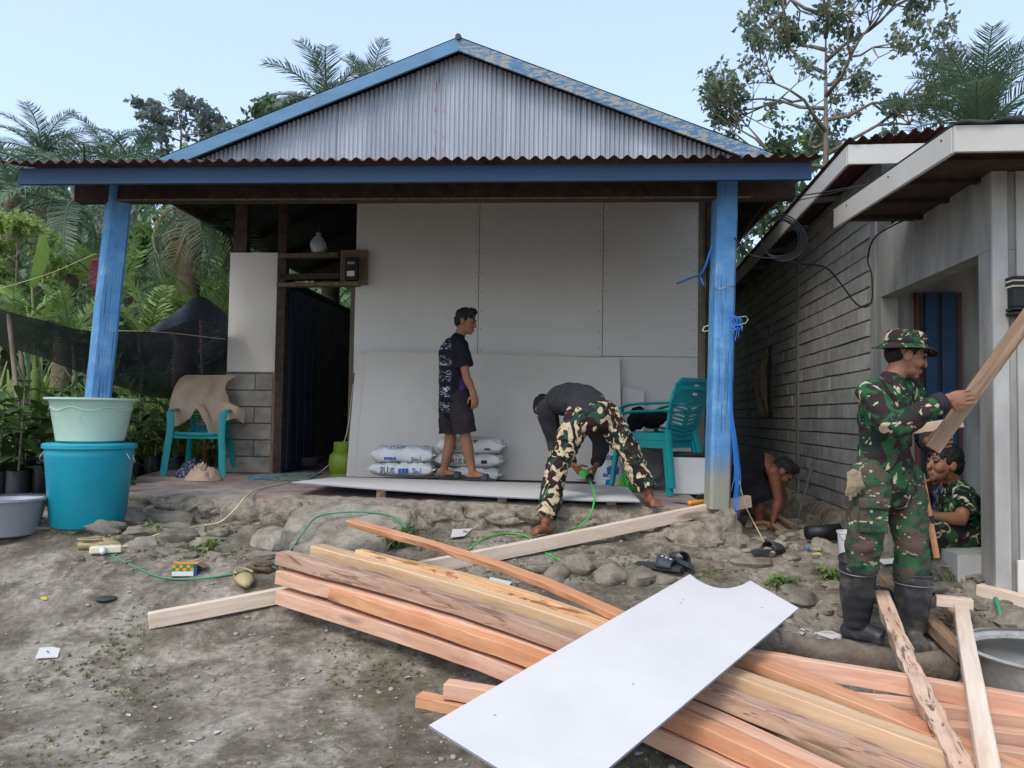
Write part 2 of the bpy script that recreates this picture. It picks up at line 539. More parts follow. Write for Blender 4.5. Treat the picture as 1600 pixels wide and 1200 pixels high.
def mat_terrace():
    m, nt, b, out = new_mat('terrace_top')
    v = coords(nt, (1, 1, 1))
    n = noise_n(nt, v, 5, 8, .7, .5)
    c = ramp(nt, n, [(.3, S(112, 104, 98)), (.5, S(146, 138, 132)), (.7, S(168, 160, 152))])
    red = ramp(nt, noise_n(nt, v, 2.2, 7, .7, 1.0), [(.5, (0, 0, 0, 1)), (.62, (.7, .7, .7, 1))])
    c = mixc(nt, red, c, S(142, 92, 92))
    nt.links.new(c, b.inputs['Base Color']); b.inputs['Roughness'].default_value = .7
    bump(nt, b, n, .3, .01)
    return m
mat_terrace()
mk('rubble', [(.28, S(88, 80, 68)), (.42, S(128, 118, 102)), (.56, S(162, 152, 136)), (.68, S(134, 124, 108)), (.8, S(108, 98, 84))], 9, .95, detail=9, bstr=1.0, bscale=34, bdist=.022, grime=.52, gscale=9, gcol=S(86, 77, 64))
mk('river_stone', [(.3, S(102, 96, 84)), (.5, S(130, 123, 110)), (.7, S(152, 144, 130))], 7, .92, bstr=.8, bscale=20, bdist=.014, rnd=.2, grime=.52, gscale=7, gcol=S(112, 100, 82), spec=.2)
mk('door_paint_shaded', [(.3, S(22, 34, 46)), (.7, S(30, 44, 58))], 6, .6, (3, 3, .6), bstr=.2)  # blue door darkened: the shade of the interior is put into its colour
mk('slab_stone', [(.28, S(108, 101, 88)), (.45, S(140, 133, 119)), (.6, S(162, 155, 141)), (.75, S(128, 121, 107))], 7, .95, detail=9, bstr=.9, bscale=38, bdist=.016, grime=.54, gscale=8, gcol=S(110, 100, 85), spec=.15)
mk('alu_dusty', [(.3, S(150, 149, 145)), (.7, S(186, 184, 179))], 8, .6, metal=.15, bstr=.1, grime=.55, gscale=7, gcol=S(126, 120, 110))
mk('pebble', [(.3, S(120, 114, 104)), (.7, S(160, 154, 144))], 9, .9, bstr=.2)
mk('chip_white', [(.3, S(176, 172, 164)), (.7, S(206, 203, 196))], 9, .8, bstr=.1)
mk('dry_litter', [(.3, S(108, 88, 60)), (.7, S(150, 128, 92))], 9, .9, bstr=.1, rnd=.2)

def mat_wood(name, cols, knot=.0, rough=.7, streak=None):
    """sawn timber: grain runs along the object's x"""
    m, nt, b, out = new_mat(name)
    v = coords(nt, (.55, 9, 9), 'Object', True)
    g = noise_n(nt, v, 3.0, 7, .62, .9)
    c = ramp(nt, g, [(.28, cols[0]), (.5, cols[1]), (.72, cols[2])])
    v2 = coords(nt, (1.4, 4, 4), 'Object', True)
    blot = ramp(nt, noise_n(nt, v2, 2.1, 5, .6, .6), [(.5, (0, 0, 0, 1)), (.72, (.75, .75, .75, 1))])
    c = mixc(nt, blot, c, cols[3])
    if streak:
        st = ramp(nt, noise_n(nt, coords(nt, (1.1, 7, 7), 'Object', True), 2.6, 7, .7, 1.4), [(.55, (0, 0, 0, 1)), (.6, (.85, .85, .85, 1))])
        c = mixc(nt, st, c, streak)
    kn = nt.nodes.new('ShaderNodeTexVoronoi'); kn.inputs['Scale'].default_value = 1.0
    nt.links.new(coords(nt, (1.6, 7, 7), 'Object', True), kn.inputs['Vector'])
    c = mixc(nt, ramp(nt, kn.outputs['Distance'], [(.10, (.8, .8, .8, 1)), (.2, (0, 0, 0, 1))]), c, tuple(x * .45 for x in cols[0][:3]) + (1,))
    c = rnd_value(nt, c, .08)
    nt.links.new(c, b.inputs['Base Color'])
    b.inputs['Roughness'].default_value = rough; b.inputs['Specular IOR Level'].default_value = .25
    saw = noise_n(nt, coords(nt, (40, 6, 6), 'Object', True), 4, 3, .6)
    p = bump(nt, b, g, .3, .004)
    bump(nt, b, saw, .15, .002, p)
    return m
mat_wood('wood_pink', [S(188, 144, 118), S(210, 168, 140), S(222, 182, 156), S(200, 144, 116)])
mat_wood('wood_orange', [S(188, 130, 94), S(212, 156, 116), S(222, 172, 132), S(198, 124, 90)])
mat_wood('wood_tan', [S(172, 138, 106), S(202, 168, 132), S(216, 184, 148), S(184, 144, 108)])
mat_wood('wood_grey', [S(122, 98, 76), S(152, 126, 102), S(174, 146, 120), S(128, 100, 80)], streak=S(104, 80, 62))
mat_wood('wood_brown', [S(148, 116, 98), S(176, 144, 122), S(196, 164, 140), S(156, 122, 104)], streak=S(120, 90, 74))
mat_wood('wood_streak', [S(186, 142, 100), S(208, 168, 124), S(218, 184, 144), S(196, 144, 98)], streak=S(120, 74, 42))
mat_wood('wood_pale', [S(206, 182, 158), S(222, 202, 180), S(232, 216, 196), S(208, 178, 150)])
mat_wood('wood_bark', [S(170, 136, 112), S(200, 170, 146), S(216, 190, 168), S(184, 146, 120)], streak=S(96, 70, 54))

def plastic(name, c, rough=.35, var=.12, grime=.6, gcol=None):
    lo = tuple(x * (1 - var) for x in c[:3]) + (1,); hi = tuple(min(1, x * (1 + var)) for x in c[:3]) + (1,)
    return mk(name, [(.3, lo), (.7, hi)], 3, rough, bstr=.05, bscale=30, grime=grime, gscale=6, gcol=gcol or tuple(x * .62 + .03 for x in c[:3]) + (1,))
plastic('teal_plastic', S(18, 142, 146), .35)
plastic('turquoise_plastic', S(22, 150, 172), .35)
plastic('mint_plastic', S(176, 204, 186), .4)
plastic('grey_plastic', S(150, 152, 160), .45)
plastic('white_plastic', S(214, 216, 214), .4)
plastic('cream_plastic', S(226, 218, 188), .4)
plastic('green_paint', S(118, 140, 34), .35)
plastic('black_rubber', S(52, 52, 54), .55, .25, .5, S(112, 104, 92))
plastic('black_plastic', S(26, 26, 28), .5)
plastic('slate_rubber', S(58, 62, 66), .6)
plastic('clog_tan', S(168, 150, 112), .6, .1, .6, S(110, 94, 70))
plastic('clog_brown', S(104, 80, 64), .6)
plastic('red_plastic', S(150, 40, 34), .4)
plastic('blue_plastic', S(40, 110, 190), .45)
plastic('blue_bright', S(50, 120, 200), .45)
plastic('green_bright', S(74, 172, 74), .45)
plastic('rope_green', S(70, 140, 108), .6)
plastic('yellow_plastic', S(220, 196, 60), .45)
plastic('orange_print', S(226, 150, 50), .5)
plastic('green_print', S(60, 140, 60), .5)
plastic('navy_print', S(40, 70, 120), .5)
plastic('black_print', S(42, 44, 48), .5)
plastic('paint_blue_print', S(34, 90, 170), .5)
mk('steel', [(.3, S(150, 150, 152)), (.7, S(186, 186, 188))], 5, .35, metal=.8, bstr=.05, grime=.62, gscale=4, gcol=S(120, 116, 108))
mk('steel_dull', [(.3, S(122, 122, 122)), (.7, S(156, 154, 150))], 7, .5, metal=.5, bstr=.15, grime=.55, gscale=6, gcol=S(104, 96, 84))
mk('wire_black', [(.3, S(22, 22, 24)), (.7, S(38, 38, 40))], 5, .5, bstr=0)
mk('wire_beige', [(.3, S(196, 178, 140)), (.7, S(214, 198, 164))], 5, .6, bstr=0)
mk('bag_white', [(.3, S(206, 205, 200)), (.7, S(224, 223, 219))], 5, .5, bstr=.5, bscale=14, bdist=.014, grime=.66, gscale=6, gcol=S(172, 168, 158))
mk('skin', [(.3, S(136, 92, 68)), (.7, S(158, 110, 84))], 7, .55, bstr=.08, bscale=120, bdist=.001, sss=.08)
mk('skin_dark', [(.3, S(112, 70, 50)), (.7, S(134, 86, 62))], 7, .5, bstr=.08, bscale=120, bdist=.001, sss=.08)
mk('lip', [(.3, S(132, 82, 66)), (.7, S(144, 92, 74))], 7, .5, bstr=0)
mk('hair_black', [(.3, S(14, 13, 13)), (.7, S(30, 28, 27))], 60, .65, bstr=.8, bscale=140, bdist=.006)
mk('eye_dark', [(.3, S(20, 16, 14)), (.7, S(30, 24, 20))], 5, .3, bstr=0)
mk('cloth_black', [(.3, S(22, 22, 25)), (.7, S(36, 36, 40))], 6, .95, bstr=.3, bscale=9, bdist=.02, spec=.1)
mk('cloth_charcoal', [(.3, S(44, 44, 48)), (.7, S(62, 62, 66))], 6, .95, bstr=.3, bscale=9, bdist=.02, spec=.1)
mk('cloth_short', [(.3, S(46, 40, 44)), (.7, S(62, 55, 58))], 6, .95, bstr=.3, bscale=10, bdist=.02, spec=.1)
mk('cloth_beige', [(.3, S(158, 138, 118)), (.7, S(178, 158, 138))], 5, .95, bstr=.4, bscale=9, bdist=.02, spec=.1)
mk('cloth_glove', [(.3, S(120, 108, 88)), (.7, S(146, 132, 110))], 12, .95, bstr=.4, bscale=90, bdist=.004, spec=.1)
mk('cloth_navy', [(.3, S(30, 34, 56)), (.5, S(52, 58, 84)), (.62, S(120, 124, 140))], 40, .95, bstr=.2, spec=.1)

def mat_camo(name, base, brown, cream, dark, scale=9, stretch=(1, 1, 1), digital=False, creamth=.61):
    m, nt, b, out = new_mat(name)
    def layer(sc, off, dist):
        mp = nt.nodes.new('ShaderNodeMapping'); mp.inputs['Scale'].default_value = stretch; mp.inputs['Location'].default_value = (off, off * 1.7, -off)
        tc = nt.nodes.new('ShaderNodeTexCoord'); nt.links.new(tc.outputs['Object'], mp.inputs[0])
        src = mp.outputs[0]
        if digital:
            sn = nt.nodes.new('ShaderNodeVectorMath'); sn.operation = 'SNAP'
            sn.inputs[1].default_value = (.012, .012, .012)
            nt.links.new(src, sn.inputs[0]); src = sn.outputs[0]
        return noise_n(nt, src, sc, 3.0, .55, dist)
    def mask(n, th): return ramp(nt, n, [(th, (0, 0, 0, 1)), (th + .012, (1, 1, 1, 1))])
    c = mixc(nt, mask(layer(scale * .8, 3.1, .9), .485), base, brown)
    c = mixc(nt, mask(layer(scale * .95, 9.3, 1.2), .55), c, dark)
    c = mixc(nt, mask(layer(scale * 1.25, 17.7, 1.6), creamth), c, cream)
    nt.links.new(c, b.inputs['Base Color'])
    b.inputs['Roughness'].default_value = .95; b.inputs['Specular IOR Level'].default_value = .1
    v = coords(nt, (1, 1, 1))
    p = bump(nt, b, noise_n(nt, v, 9, 4, .6, .8), .35, .02)
    bump(nt, b, noise_n(nt, v, 220, 2, .5), .1, .001, p)
    return m
mat_camo('camo_shirt', S(50, 88, 58), S(58, 42, 46), S(180, 170, 138), S(42, 52, 46), 10, creamth=.61)
mat_camo('camo_pants_digital', S(58, 88, 64), S(88, 72, 66), S(170, 164, 132), S(52, 68, 56), 11, (1, 1, 2.0), True, .64)
mat_camo('camo_pants_old', S(46, 72, 62), S(56, 38, 38), S(190, 172, 142), S(34, 38, 34), 8, (1.15, 1.15, .9), creamth=.535)
mat_camo('camo_tee', S(40, 84, 52), S(34, 36, 34), S(178, 174, 150), S(30, 40, 34), 11, creamth=.58)

def mat_jersey():
    m, nt, b, out = new_mat('jersey')
    tc = nt.nodes.new('ShaderNodeTexCoord'); sx = nt.nodes.new('ShaderNodeSeparateXYZ')
    nt.links.new(tc.outputs['Object'], sx.inputs[0])
    v = coords(nt, (1, 1, 1))
    c = ramp(nt, noise_n(nt, v, 5, 4, .6), [(.3, S(20, 20, 28)), (.7, S(32, 32, 42))])
    # purple flank towards the hem
    pz = ramp(nt, sx.outputs[2], [(.80, (1, 1, 1, 1)), (.97, (0, 0, 0, 1))])
    px = ramp(nt, maths(nt, 'ADD', sx.outputs[0], .5), [(.50, (0, 0, 0, 1)), (.53, (1, 1, 1, 1))])
    py = ramp(nt, maths(nt, 'ADD', sx.outputs[1], .5), [(.46, (1, 1, 1, 1)), (.50, (0, 0, 0, 1))])
    c = mixc(nt, maths(nt, 'MULTIPLY', maths(nt, 'MULTIPLY', pz, px), py), c, S(92, 66, 140))
    # scribbled white print on the back
    w = noise_n(nt, coords(nt, (9, 9, 26)), 1.5, 4, .75, 1.6)
    wm = ramp(nt, w, [(.56, (0, 0, 0, 1)), (.58, (1, 1, 1, 1))])
    bx = ramp(nt, maths(nt, 'ADD', sx.outputs[0], .5), [(.425, (1, 1, 1, 1)), (.445, (0, 0, 0, 1))])
    rows = ramp(nt, maths(nt, 'FRACT', maths(nt, 'MULTIPLY', sx.outputs[2], 7.5)), [(.30, (0, 0, 0, 1)), (.36, (1, 1, 1, 1))])
    c = mixc(nt, maths(nt, 'MULTIPLY', maths(nt, 'MULTIPLY', wm, bx), rows), c, S(190, 190, 196))
    nt.links.new(c, b.inputs['Base Color']); b.inputs['Roughness'].default_value = .8
    b.inputs['Specular IOR Level'].default_value = .2
    bump(nt, b, noise_n(nt, v, 9, 4, .6), .3, .02)
    return m
mat_jersey()

def leafmat(name, lo, hi, tr=.25, rough=.5, rnd=.2):
    return mk(name, [(.3, lo), (.7, hi)], 1.7, rough, bstr=0, rnd=rnd, trans=tr, spec=.35)
leafmat('leaf_cocoa', S(44, 68, 34), S(78, 106, 50))
leafmat('leaf_mid', S(92, 118, 62), S(142, 166, 98), .35)
leafmat('leaf_light', S(122, 146, 72), S(166, 184, 106), .4)
leafmat('leaf_banana', S(112, 142, 62), S(150, 176, 88), .35)
leafmat('leaf_palm', S(88, 110, 88), S(124, 142, 112))
leafmat('leaf_palm_dark', S(76, 98, 80), S(110, 130, 102))
leafmat('leaf_palm_dry', S(136, 124, 92), S(172, 158, 122), .2)
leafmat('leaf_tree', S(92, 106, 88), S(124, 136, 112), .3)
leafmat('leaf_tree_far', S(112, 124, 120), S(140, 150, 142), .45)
leafmat('leaf_forest', S(76, 98, 72), S(118, 138, 98), .3)
leafmat('leaf_red', S(92, 26, 36), S(130, 44, 50), .2)
leafmat('grass_blade', S(88, 100, 56), S(122, 132, 78), .3)
mk('bark', [(.3, S(104, 92, 78)), (.6, S(140, 128, 112)), (.8, S(160, 150, 136))], 6, .9, (1, 1, .4), bstr=.5, rnd=.15)
mk('palm_trunk', [(.3, S(96, 84, 68)), (.6, S(128, 114, 94)), (.8, S(146, 134, 114))], 5, .9, (1, 1, 4), bstr=.5)
mk('bamboo', [(.3, S(128, 92, 60)), (.7, S(158, 118, 80))], 6, .6, (1, 1, .3), bstr=.1)
mk('log_bark', [(.3, S(92, 82, 70)), (.55, S(126, 114, 100)), (.75, S(148, 138, 124))], 7, .95, (1, 1, 1), bstr=.9, bscale=20, bdist=.02)

def mat_net():
    m, nt, b, out = new_mat('shade_net')
    v = coords(nt, (1, 1, 1))
    st = noise_n(nt, coords(nt, (1.2, 22, 22)), 4, 3, .7)
    fine = noise_n(nt, v, 90, 2, .5)
    dens = maths(nt, 'ADD', maths(nt, 'MULTIPLY', st, .9), maths(nt, 'MULTIPLY', fine, .5))
    k = ramp(nt, dens, [(.46, (.66, .66, .66, 1)), (.76, (.97, .97, .97, 1))])
    b.inputs['Base Color'].default_value = S(46, 52, 70); b.inputs['Roughness'].default_value = .6
    tr = nt.nodes.new('ShaderNodeBsdfTransparent')
    mx = nt.nodes.new('ShaderNodeMixShader')
    nt.links.new(k, mx.inputs[0]); nt.links.new(tr.outputs[0], mx.inputs[1]); nt.links.new(b.outputs[0], mx.inputs[2])
    nt.links.new(mx.outputs[0], out.inputs[0])
    return m
mat_net()
def mat_clear():
    m, nt, b, out = new_mat('plastic_film')
    b.inputs['Base Color'].default_value = S(205, 208, 210); b.inputs['Roughness'].default_value = .25
    tr = nt.nodes.new('ShaderNodeBsdfTransparent')
    mx = nt.nodes.new('ShaderNodeMixShader'); mx.inputs[0].default_value = .45
    nt.links.new(tr.outputs[0], mx.inputs[1]); nt.links.new(b.outputs[0], mx.inputs[2])
    nt.links.new(mx.outputs[0], out.inputs[0])
mat_clear()
MT = MATS
# ------------------------------------------------------------------ ground
def ground():
    def axis(lo, hi, f0, f1, step, grow):
        a = [f0]
        while a[-1] < f1: a.append(a[-1] + step)
        s = step
        while a[-1] < hi: s *= grow; a.append(a[-1] + s)
        s = step; b = [f0]
        while b[-1] > lo: s *= grow; b.append(b[-1] - s)
        return list(reversed(b[1:])) + a
    xs = axis(-260, 260, -4.6, 3.4, .05, 1.22)
    ys = axis(-40, 300, 2.0, 6.6, .045, 1.16)
    nx, ny = len(xs), len(ys)
    mb = MB()
    vs = [(x, y, ground_z(x, y)) for y in ys for x in xs]
    fs = [(j * nx + i, j * nx + i + 1, (j + 1) * nx + i + 1, (j + 1) * nx + i) for j in range(ny - 1) for i in range(nx - 1)]
    mb.add(vs, fs)
    o = mb.build('ground', MT['soil'], smooth=True)
    tag(o, 'bare grey brown soil yard with patches of moss', None, None, 'structure')
ground()

# ------------------------------------------------------------------ frames of the two houses
HA = R(4.0)
HO = Vector((0, 7.45, 0))
HX = Matrix.Translation(HO) @ Matrix.Rotation(-HA, 4, 'Z')
HXI = HX.inverted()
def HL(u, v, yl):
    """pixel -> house-local point on the plane y = yl"""
    o = HXI @ CAM; d = HXI.to_3x3() @ ray(u, v)
    return o + d * ((yl - o.y) / d.y)
FLOOR = .80
RA = math.atan(.12)
RO = Vector((2.512, 4.02, 0))
RX = Matrix.Translation(RO) @ Matrix.Rotation(-RA, 4, 'Z')
RXI = RX.inverted()
def RL(u, v, yl):
    o = RXI @ CAM; d = RXI.to_3x3() @ ray(u, v)
    return o + d * ((yl - o.y) / d.y)
def RLX(u, v, xl):
    o = RXI @ CAM; d = RXI.to_3x3() @ ray(u, v)
    return o + d * ((xl - o.x) / d.x)

# ------------------------------------------------------------------ terrace in front of the blue house
TX0, TX1, TY = -2.80, 1.50, -2.16
def terrace():
    mb = MB(HX)
    nu = 260
    prof = [(6.4, 0), (3.0, 0), (.2, 0), (-.6, 0), (-1.2, 0), (-1.6, 0), (-1.85, 0), (-2.0, 0), (-2.1, -.004), (-2.15, -.02), (-2.17, -.06), (-2.18, -.11), (-2.2, -.16), (-2.22, -.21), (-2.25, -.27), (-2.3, -.36), (-2.34, -.6)]
    def fn(s, t):
        j = round(t * (len(prof) - 1)); y, dz = prof[j]
        x0 = TX0 - min(.75, max(0, y - TY) * .36)
        x = x0 + (TX1 - x0) * s
        n1 = noise.noise((x * 2.1, 0, 5)); n2 = noise.noise((x * 6, y * 9, dz * 12)); n3 = noise.noise((x * 15, y * 15, dz * 22))
        k = smooth(-1.5, -2.1, y)
        n4 = noise.noise((x * 34, y * 34, dz * 40)); cell = noise.cell(Vector((x * 7 + n2, dz * 11 + n1, 2.0)))
        yy = y + k * (n1 * .07 + n2 * .04 + n3 * .03 + n4 * .014 + (cell * .03 if dz < -.03 else 0))
        z = FLOOR + dz + k * (n2 * .014 + n3 * .01) + .003 * n3
        return Vector((x, yy, z))
    mb.grid(fn, nu, len(prof) - 1)
    nrow = nu
    mb.mi = [0 if (i // nrow) < 8 else 1 for i in range(len(mb.f))]
    # the two ends
    n = len(mb.v)
    o = mb.build('terrace', [MT['terrace_top'], MT['rubble']], smooth=True)
    tag(o, 'raised concrete terrace with crumbling rubble edge', None, None, 'structure')
    for xs, sgn in ((TX0, -1), (TX1, 1)):
        e = MB(HX)
        if sgn < 0:
            e.beam((TX0 + .02, -2.1, FLOOR - .31), (TX0 - .72, -.05, FLOOR - .31), .05, .6)
            e.beam((TX0 - .72, -.05, FLOOR - .31), (TX0 - .72, 6.4, FLOOR - .31), .05, .6)
        else: e.box2((xs - .02, -2.1, -.2), (xs + .02, 6.4, FLOOR - .012))
        e.build('end_wall', MT['rubble'], o)
    return o
TERR = terrace()

# ------------------------------------------------------------------ the blue house
def corrugated(mb, p0, du, dv, nw, amp, up, seg=6, lap=None, nv=1):
    """sheet from p0 along du (across the waves) and dv (along them)"""
    n = nw * seg
    def fn(s, t):
        return p0 + du * s + dv * t + up * (amp * math.sin(2 * math.pi * nw * s))
    mb.grid(fn, n, nv)

house = thing('house', 'single storey house with blue posts and eaves, corrugated metal gable and white wall boards', 'house', HX @ Vector((-.5, 0, FLOOR)))
def hpart(name, mat, mb, parent=None, **k):
    return mb.build(name, MT[mat], parent or house, **k)
xs = [HL(u, 450, 0).x for u in (555, 748, 942, 1091)]
Z2 = 3.56
zb = HL(560, 583, 0).z
zs = HL(1010, 557, 0).z
T = .012
for i in range(3):
    m = MB(HX); lo = zb if i < 2 else zs
    m.box2((xs[i] + .003, -T / 2, lo), (xs[i + 1] - .003, T / 2, Z2))
    hpart('wall_panel', 'fibre_board', m)
m = MB(HX); m.box2((xs[2] - .30, -T / 2, FLOOR + .01), (xs[3] - .003, T / 2, zs - .005)); hpart('wall_panel', 'fibre_board', m)
m = MB(HX); m.box2((xs[1] - .2, -T / 2, FLOOR + .01), (xs[2] - .305, T / 2, zb - .005)); hpart('wall_panel', 'fibre_board', m)
xl0, xl1 = HL(358, 480, 0).x, HL(435, 480, 0).x
zl = HL(400, 395, 0).z
m = MB(HX); m.box2((xl0, -T / 2, zb), (xl1, T / 2, zl)); hpart('wall_panel', 'fibre_board_clean', m)
for k in (1, 2):
    m = MB(HX); m.box2((xs[k] - .04, T / 2 + .001, zb), (xs[k] + .04, T / 2 + .04, Z2)); hpart('batten', 'dark_wood', m)
# nails and stains on the seams: small nail heads
m = MB(HX)
rng = random.Random(4)
for sx in (xs[1] - .03, xs[1] + .03, xs[2] - .03, xs[2] + .03, xs[3] - .04):
    for k in range(9):
        m.ball((sx, -T / 2, zs + .06 + k * .19 + rng.uniform(-.02, .02)), .005, 6, 4)
o = hpart('nails', 'dark_wood', m); o['kind'] = 'stuff'
# low walls of concrete blocks
def blockwork(x0, x1, z0, z1, ch, bl, y0, mat, parent, name='block', seed=1):
    rng = random.Random(seed)
    core = MB(HX); core.box2((x0 + .004, y0 + .012, z0), (x1 - .004, y0 + .10, z1)); hpart('mortar_bed', 'mortar', core, parent)
    z, row = z0, 0
    while z < z1 - .03:
        x = x0 - (bl * .5 if row % 2 else 0)
        h = min(ch, z1 - z)
        while x < x1 - .01:
            a, b = max(x, x0), min(x + bl, x1)
            if b - a > .03:
                d = rng.uniform(-.005, .005)
                mm = MB(HX); mm.box2((a + .005, y0 + d, z + .006), (b - .005, y0 + .09, z + h - .006))
                hpart(name, mat, mm, parent, bevel=.006)
            x += bl
        z += ch; row += 1
jl = HL(428, 650, 0).x
blockwork(HL(351, 660, 0).x, jl - .005, FLOOR, zb - .004, .163, .62, -.03, 'block_tan', house, seed=3)
jr = HL(552, 650, 0).x
blockwork(jr + .03, jr + .75, FLOOR, zb - .004, .163, .40, -.03, 'block_tan', house, seed=5)
# timber frame of the doorway
def hbeam(name, p, q, w, h, mat='dark_wood', parent=None, up=Vector((0, 0, 1)), bevel=.004):
    m = MB(HX); m.beam(p, q, w, h, up); return hpart(name, mat, m, parent, bevel=bevel)
UPY = Vector((0, 1, 0))
xj = HL(439, 600, 0).x
hbeam('door_post', (xj, -.02, FLOOR), (xj, -.02, 3.6), .09, .09, up=UPY)
xj2 = HL(549, 600, 0).x
hbeam('door_post', (xj2, .03, FLOOR), (xj2, .03, zb + .9), .055, .07, 'old_wood', up=UPY)
xj3 = HL(376, 350, 0).x
hbeam('wall_post', (xj3, .06, zl - .6), (xj3, .06, 3.75), .13, .10, up=UPY)
xj0 = HL(430, 660, 0).x
hbeam('door_trim', (jl + .012, -.045, FLOOR), (jl + .012, -.045, zb), .035, .04, 'old_wood', up=UPY)
for (vv, y, hgt, mt, u0, u1) in ((401, -.03, .045, 'old_wood', 436, 530), (434, -.02, .06, 'dark_wood', 440, 532), (446, -.05, .04, 'old_wood', 434, 562)):
    a, b = HL(u0, vv, y), HL(u1, vv - 2, y)
    hbeam('lintel', a, b, .09, hgt, mt)
# board with the electricity meter
a, b = HL(533, 391, -.06), HL(574, 445, -.06)
m = MB(HX); m.box2((a.x, -.075, b.z), (b.x, -.045, a.z)); mboard = hpart('meter_board', 'old_wood', m, bevel=.003)
a, b = HL(540, 403, -.09), HL(560, 439, -.09)
m = MB(HX); m.box2((a.x, -.13, b.z), (b.x, -.078, a.z)); meter = hpart('meter', 'black_plastic', m, mboard, bevel=.008)
m = MB(HX); m.box2((a.x + .03, -.134, b.z + .04), (b.x - .03, -.1305, b.z + .09)); hpart('meter_window', 'white_plastic', m, mboard)
m = MB(HX); m.box2((a.x + .03, -.134, a.z - .07), (b.x - .03, -.1305, a.z - .045)); hpart('meter_window', 'steel', m, mboard)
# door leaf, swung inwards
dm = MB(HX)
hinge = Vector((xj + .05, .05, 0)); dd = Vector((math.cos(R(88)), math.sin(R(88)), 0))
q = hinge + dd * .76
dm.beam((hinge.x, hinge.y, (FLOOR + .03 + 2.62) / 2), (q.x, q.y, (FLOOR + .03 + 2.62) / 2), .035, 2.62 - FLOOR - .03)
door = hpart('door', 'door_paint_shaded', dm, bevel=.004)
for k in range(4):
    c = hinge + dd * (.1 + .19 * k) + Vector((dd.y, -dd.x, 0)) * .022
    mm = MB(HX); mm.beam((c.x, c.y, FLOOR + .1), (c.x, c.y, 2.55), .15, .008, Vector((dd.y, -dd.x, 0))); hpart('plank', 'door_paint_shaded', mm, door, bevel=.002)
# the shell: side and back walls, inner partition
xw0, xw1 = HL(352, 480, 0).x, xs[3] + .05
YB = 6.2
for nm, lo, hi in (('side_wall', (xw0, .12, FLOOR - .6), (xw0 + .08, YB, 2.92)), ('side_wall', (xw1 - .06, .02, FLOOR - .6), (xw1 + .02, YB, 3.62)), ('back_wall', (xw0, YB, FLOOR - .6), (xw1, YB + .1, 4.0)), ('partition', (xw0 + 1.75, 2.4, FLOOR), (xw1 - .1, 2.46, 3.3))):
    m = MB(HX); m.box2(lo, hi); hpart(nm, 'block_tan' if nm != 'partition' else 'old_wood', m)
hbeam('corner_post', (xw1 + .045, -.02, FLOOR), (xw1 + .045, -.02, 3.62), .05, .06, up=UPY)
# roof
RXc = HL(717, 57, -.15)
apz, apx = RXc.z, RXc.x
SL = .392
yg = -.15
EX0, EX1 = apx - 3.28, apx + 3.26
slope = math.sqrt(1 + SL * SL)
for sgn, ex, mt in ((-1, EX0, 'roof_under'), (1, EX1, 'roof_under')):
    m = MB(HX)
    run = abs(ex - apx)
    p0 = Vector((apx, yg - .03, apz - .015))
    du = Vector((0, YB + .7 - yg, 0)); dv = Vector((sgn * run, 0, -SL * run))
    up = Vector((sgn * SL, 0, 1)).normalized()
    corrugated(m, p0, du, dv, 88, .009, up, 4)
    roof = hpart('roof_sheet', mt, m, auto=50)
m = MB(HX)
m.tube([(apx, yg - .05, apz - .022), (apx, YB + .7, apz - .022)], .03, 10, rnd=False); hpart('ridge_cap', 'roof_under', m, auto=40)
# rake boards
for sgn, mt in ((-1, 'rake_paint'), (1, 'rake_paint_worn')):
    m = MB(HX); run = 3.24
    nrm = Vector((sgn * SL, 0, 1)).normalized(); t = Vector((sgn, 0, -SL)).normalized()
    p = Vector((apx, yg - .015, apz - .10)) ; q = p + t * (run * slope)
    a0 = Vector((apx, 0, apz - .02)); h = .118
    vs = []
    for y in (yg - .03, yg):
        for (x, zt) in ((apx, apz - .025), (apx + sgn * run, apz - .025 - SL * run)):
            vs += [Vector((x, y, zt)), Vector((x, y, zt - h * slope))]
    m.add(vs, [(0, 1, 3, 2), (4, 6, 7, 5), (0, 4, 5, 1), (2, 3, 7, 6), (0, 2, 6, 4), (1, 5, 7, 3)])
    hpart('rake_board', mt, m)
# gable of fine corrugated zinc: six lapped sheets
gx0, gx1 = apx - 2.9, apx + 2.9
nsh = 7
for k in range(nsh):
    m = MB(HX)
    a, b = gx0 + (gx1 - gx0) * k / nsh - .015, gx0 + (gx1 - gx0) * (k + 1) / nsh + .015
    nw = round((b - a) / .046)
    def fn(s, t, a=a, b=b, nw=nw, k=k):
        x = a + (b - a) * s
        top = apz - .12 - SL * abs(x - apx)
        z = 3.56 + max(0.001, top - 3.56) * t
        return Vector((x, -.03 - .004 * (k % 2) - .010 * math.sin(2 * math.pi * nw * s), z))
    m.grid(fn, nw * 6, 1)
    hpart('gable_sheet', 'zinc', m, smooth=True)
# eave boards that run back, rafters
for ex in (EX0, EX1):
    zz = apz - .015 - SL * abs(ex - apx)
    hbeam('eave_board', (ex, yg, zz - .05), (ex, YB + .6, zz - .05), .03, .12, 'old_wood')
for k in range(6):
    y = .35 + k * 1.15
    for sgn in (-1, 1):
        a = Vector((apx, y, apz - .08)); b = Vector((apx + sgn * 3.2, y, apz - .08 - SL * 3.2))
        hbeam('rafter', a, b, .05, .08)
for xx in (-1.6, -.9, .9, 1.6):
    zz = apz - .035 - SL * abs(xx); hbeam('purlin', (apx + xx, .1, zz), (apx + xx, YB, zz), .04, .04)
hbeam('tie_beam', (xw0 - .05, .10, 3.64), (xw1, .10, 3.64), .06, .09)
hbeam('wall_plate', (xw0 + .04, .1, 2.97), (xw0 + .04, YB, 2.97), .07, .08)
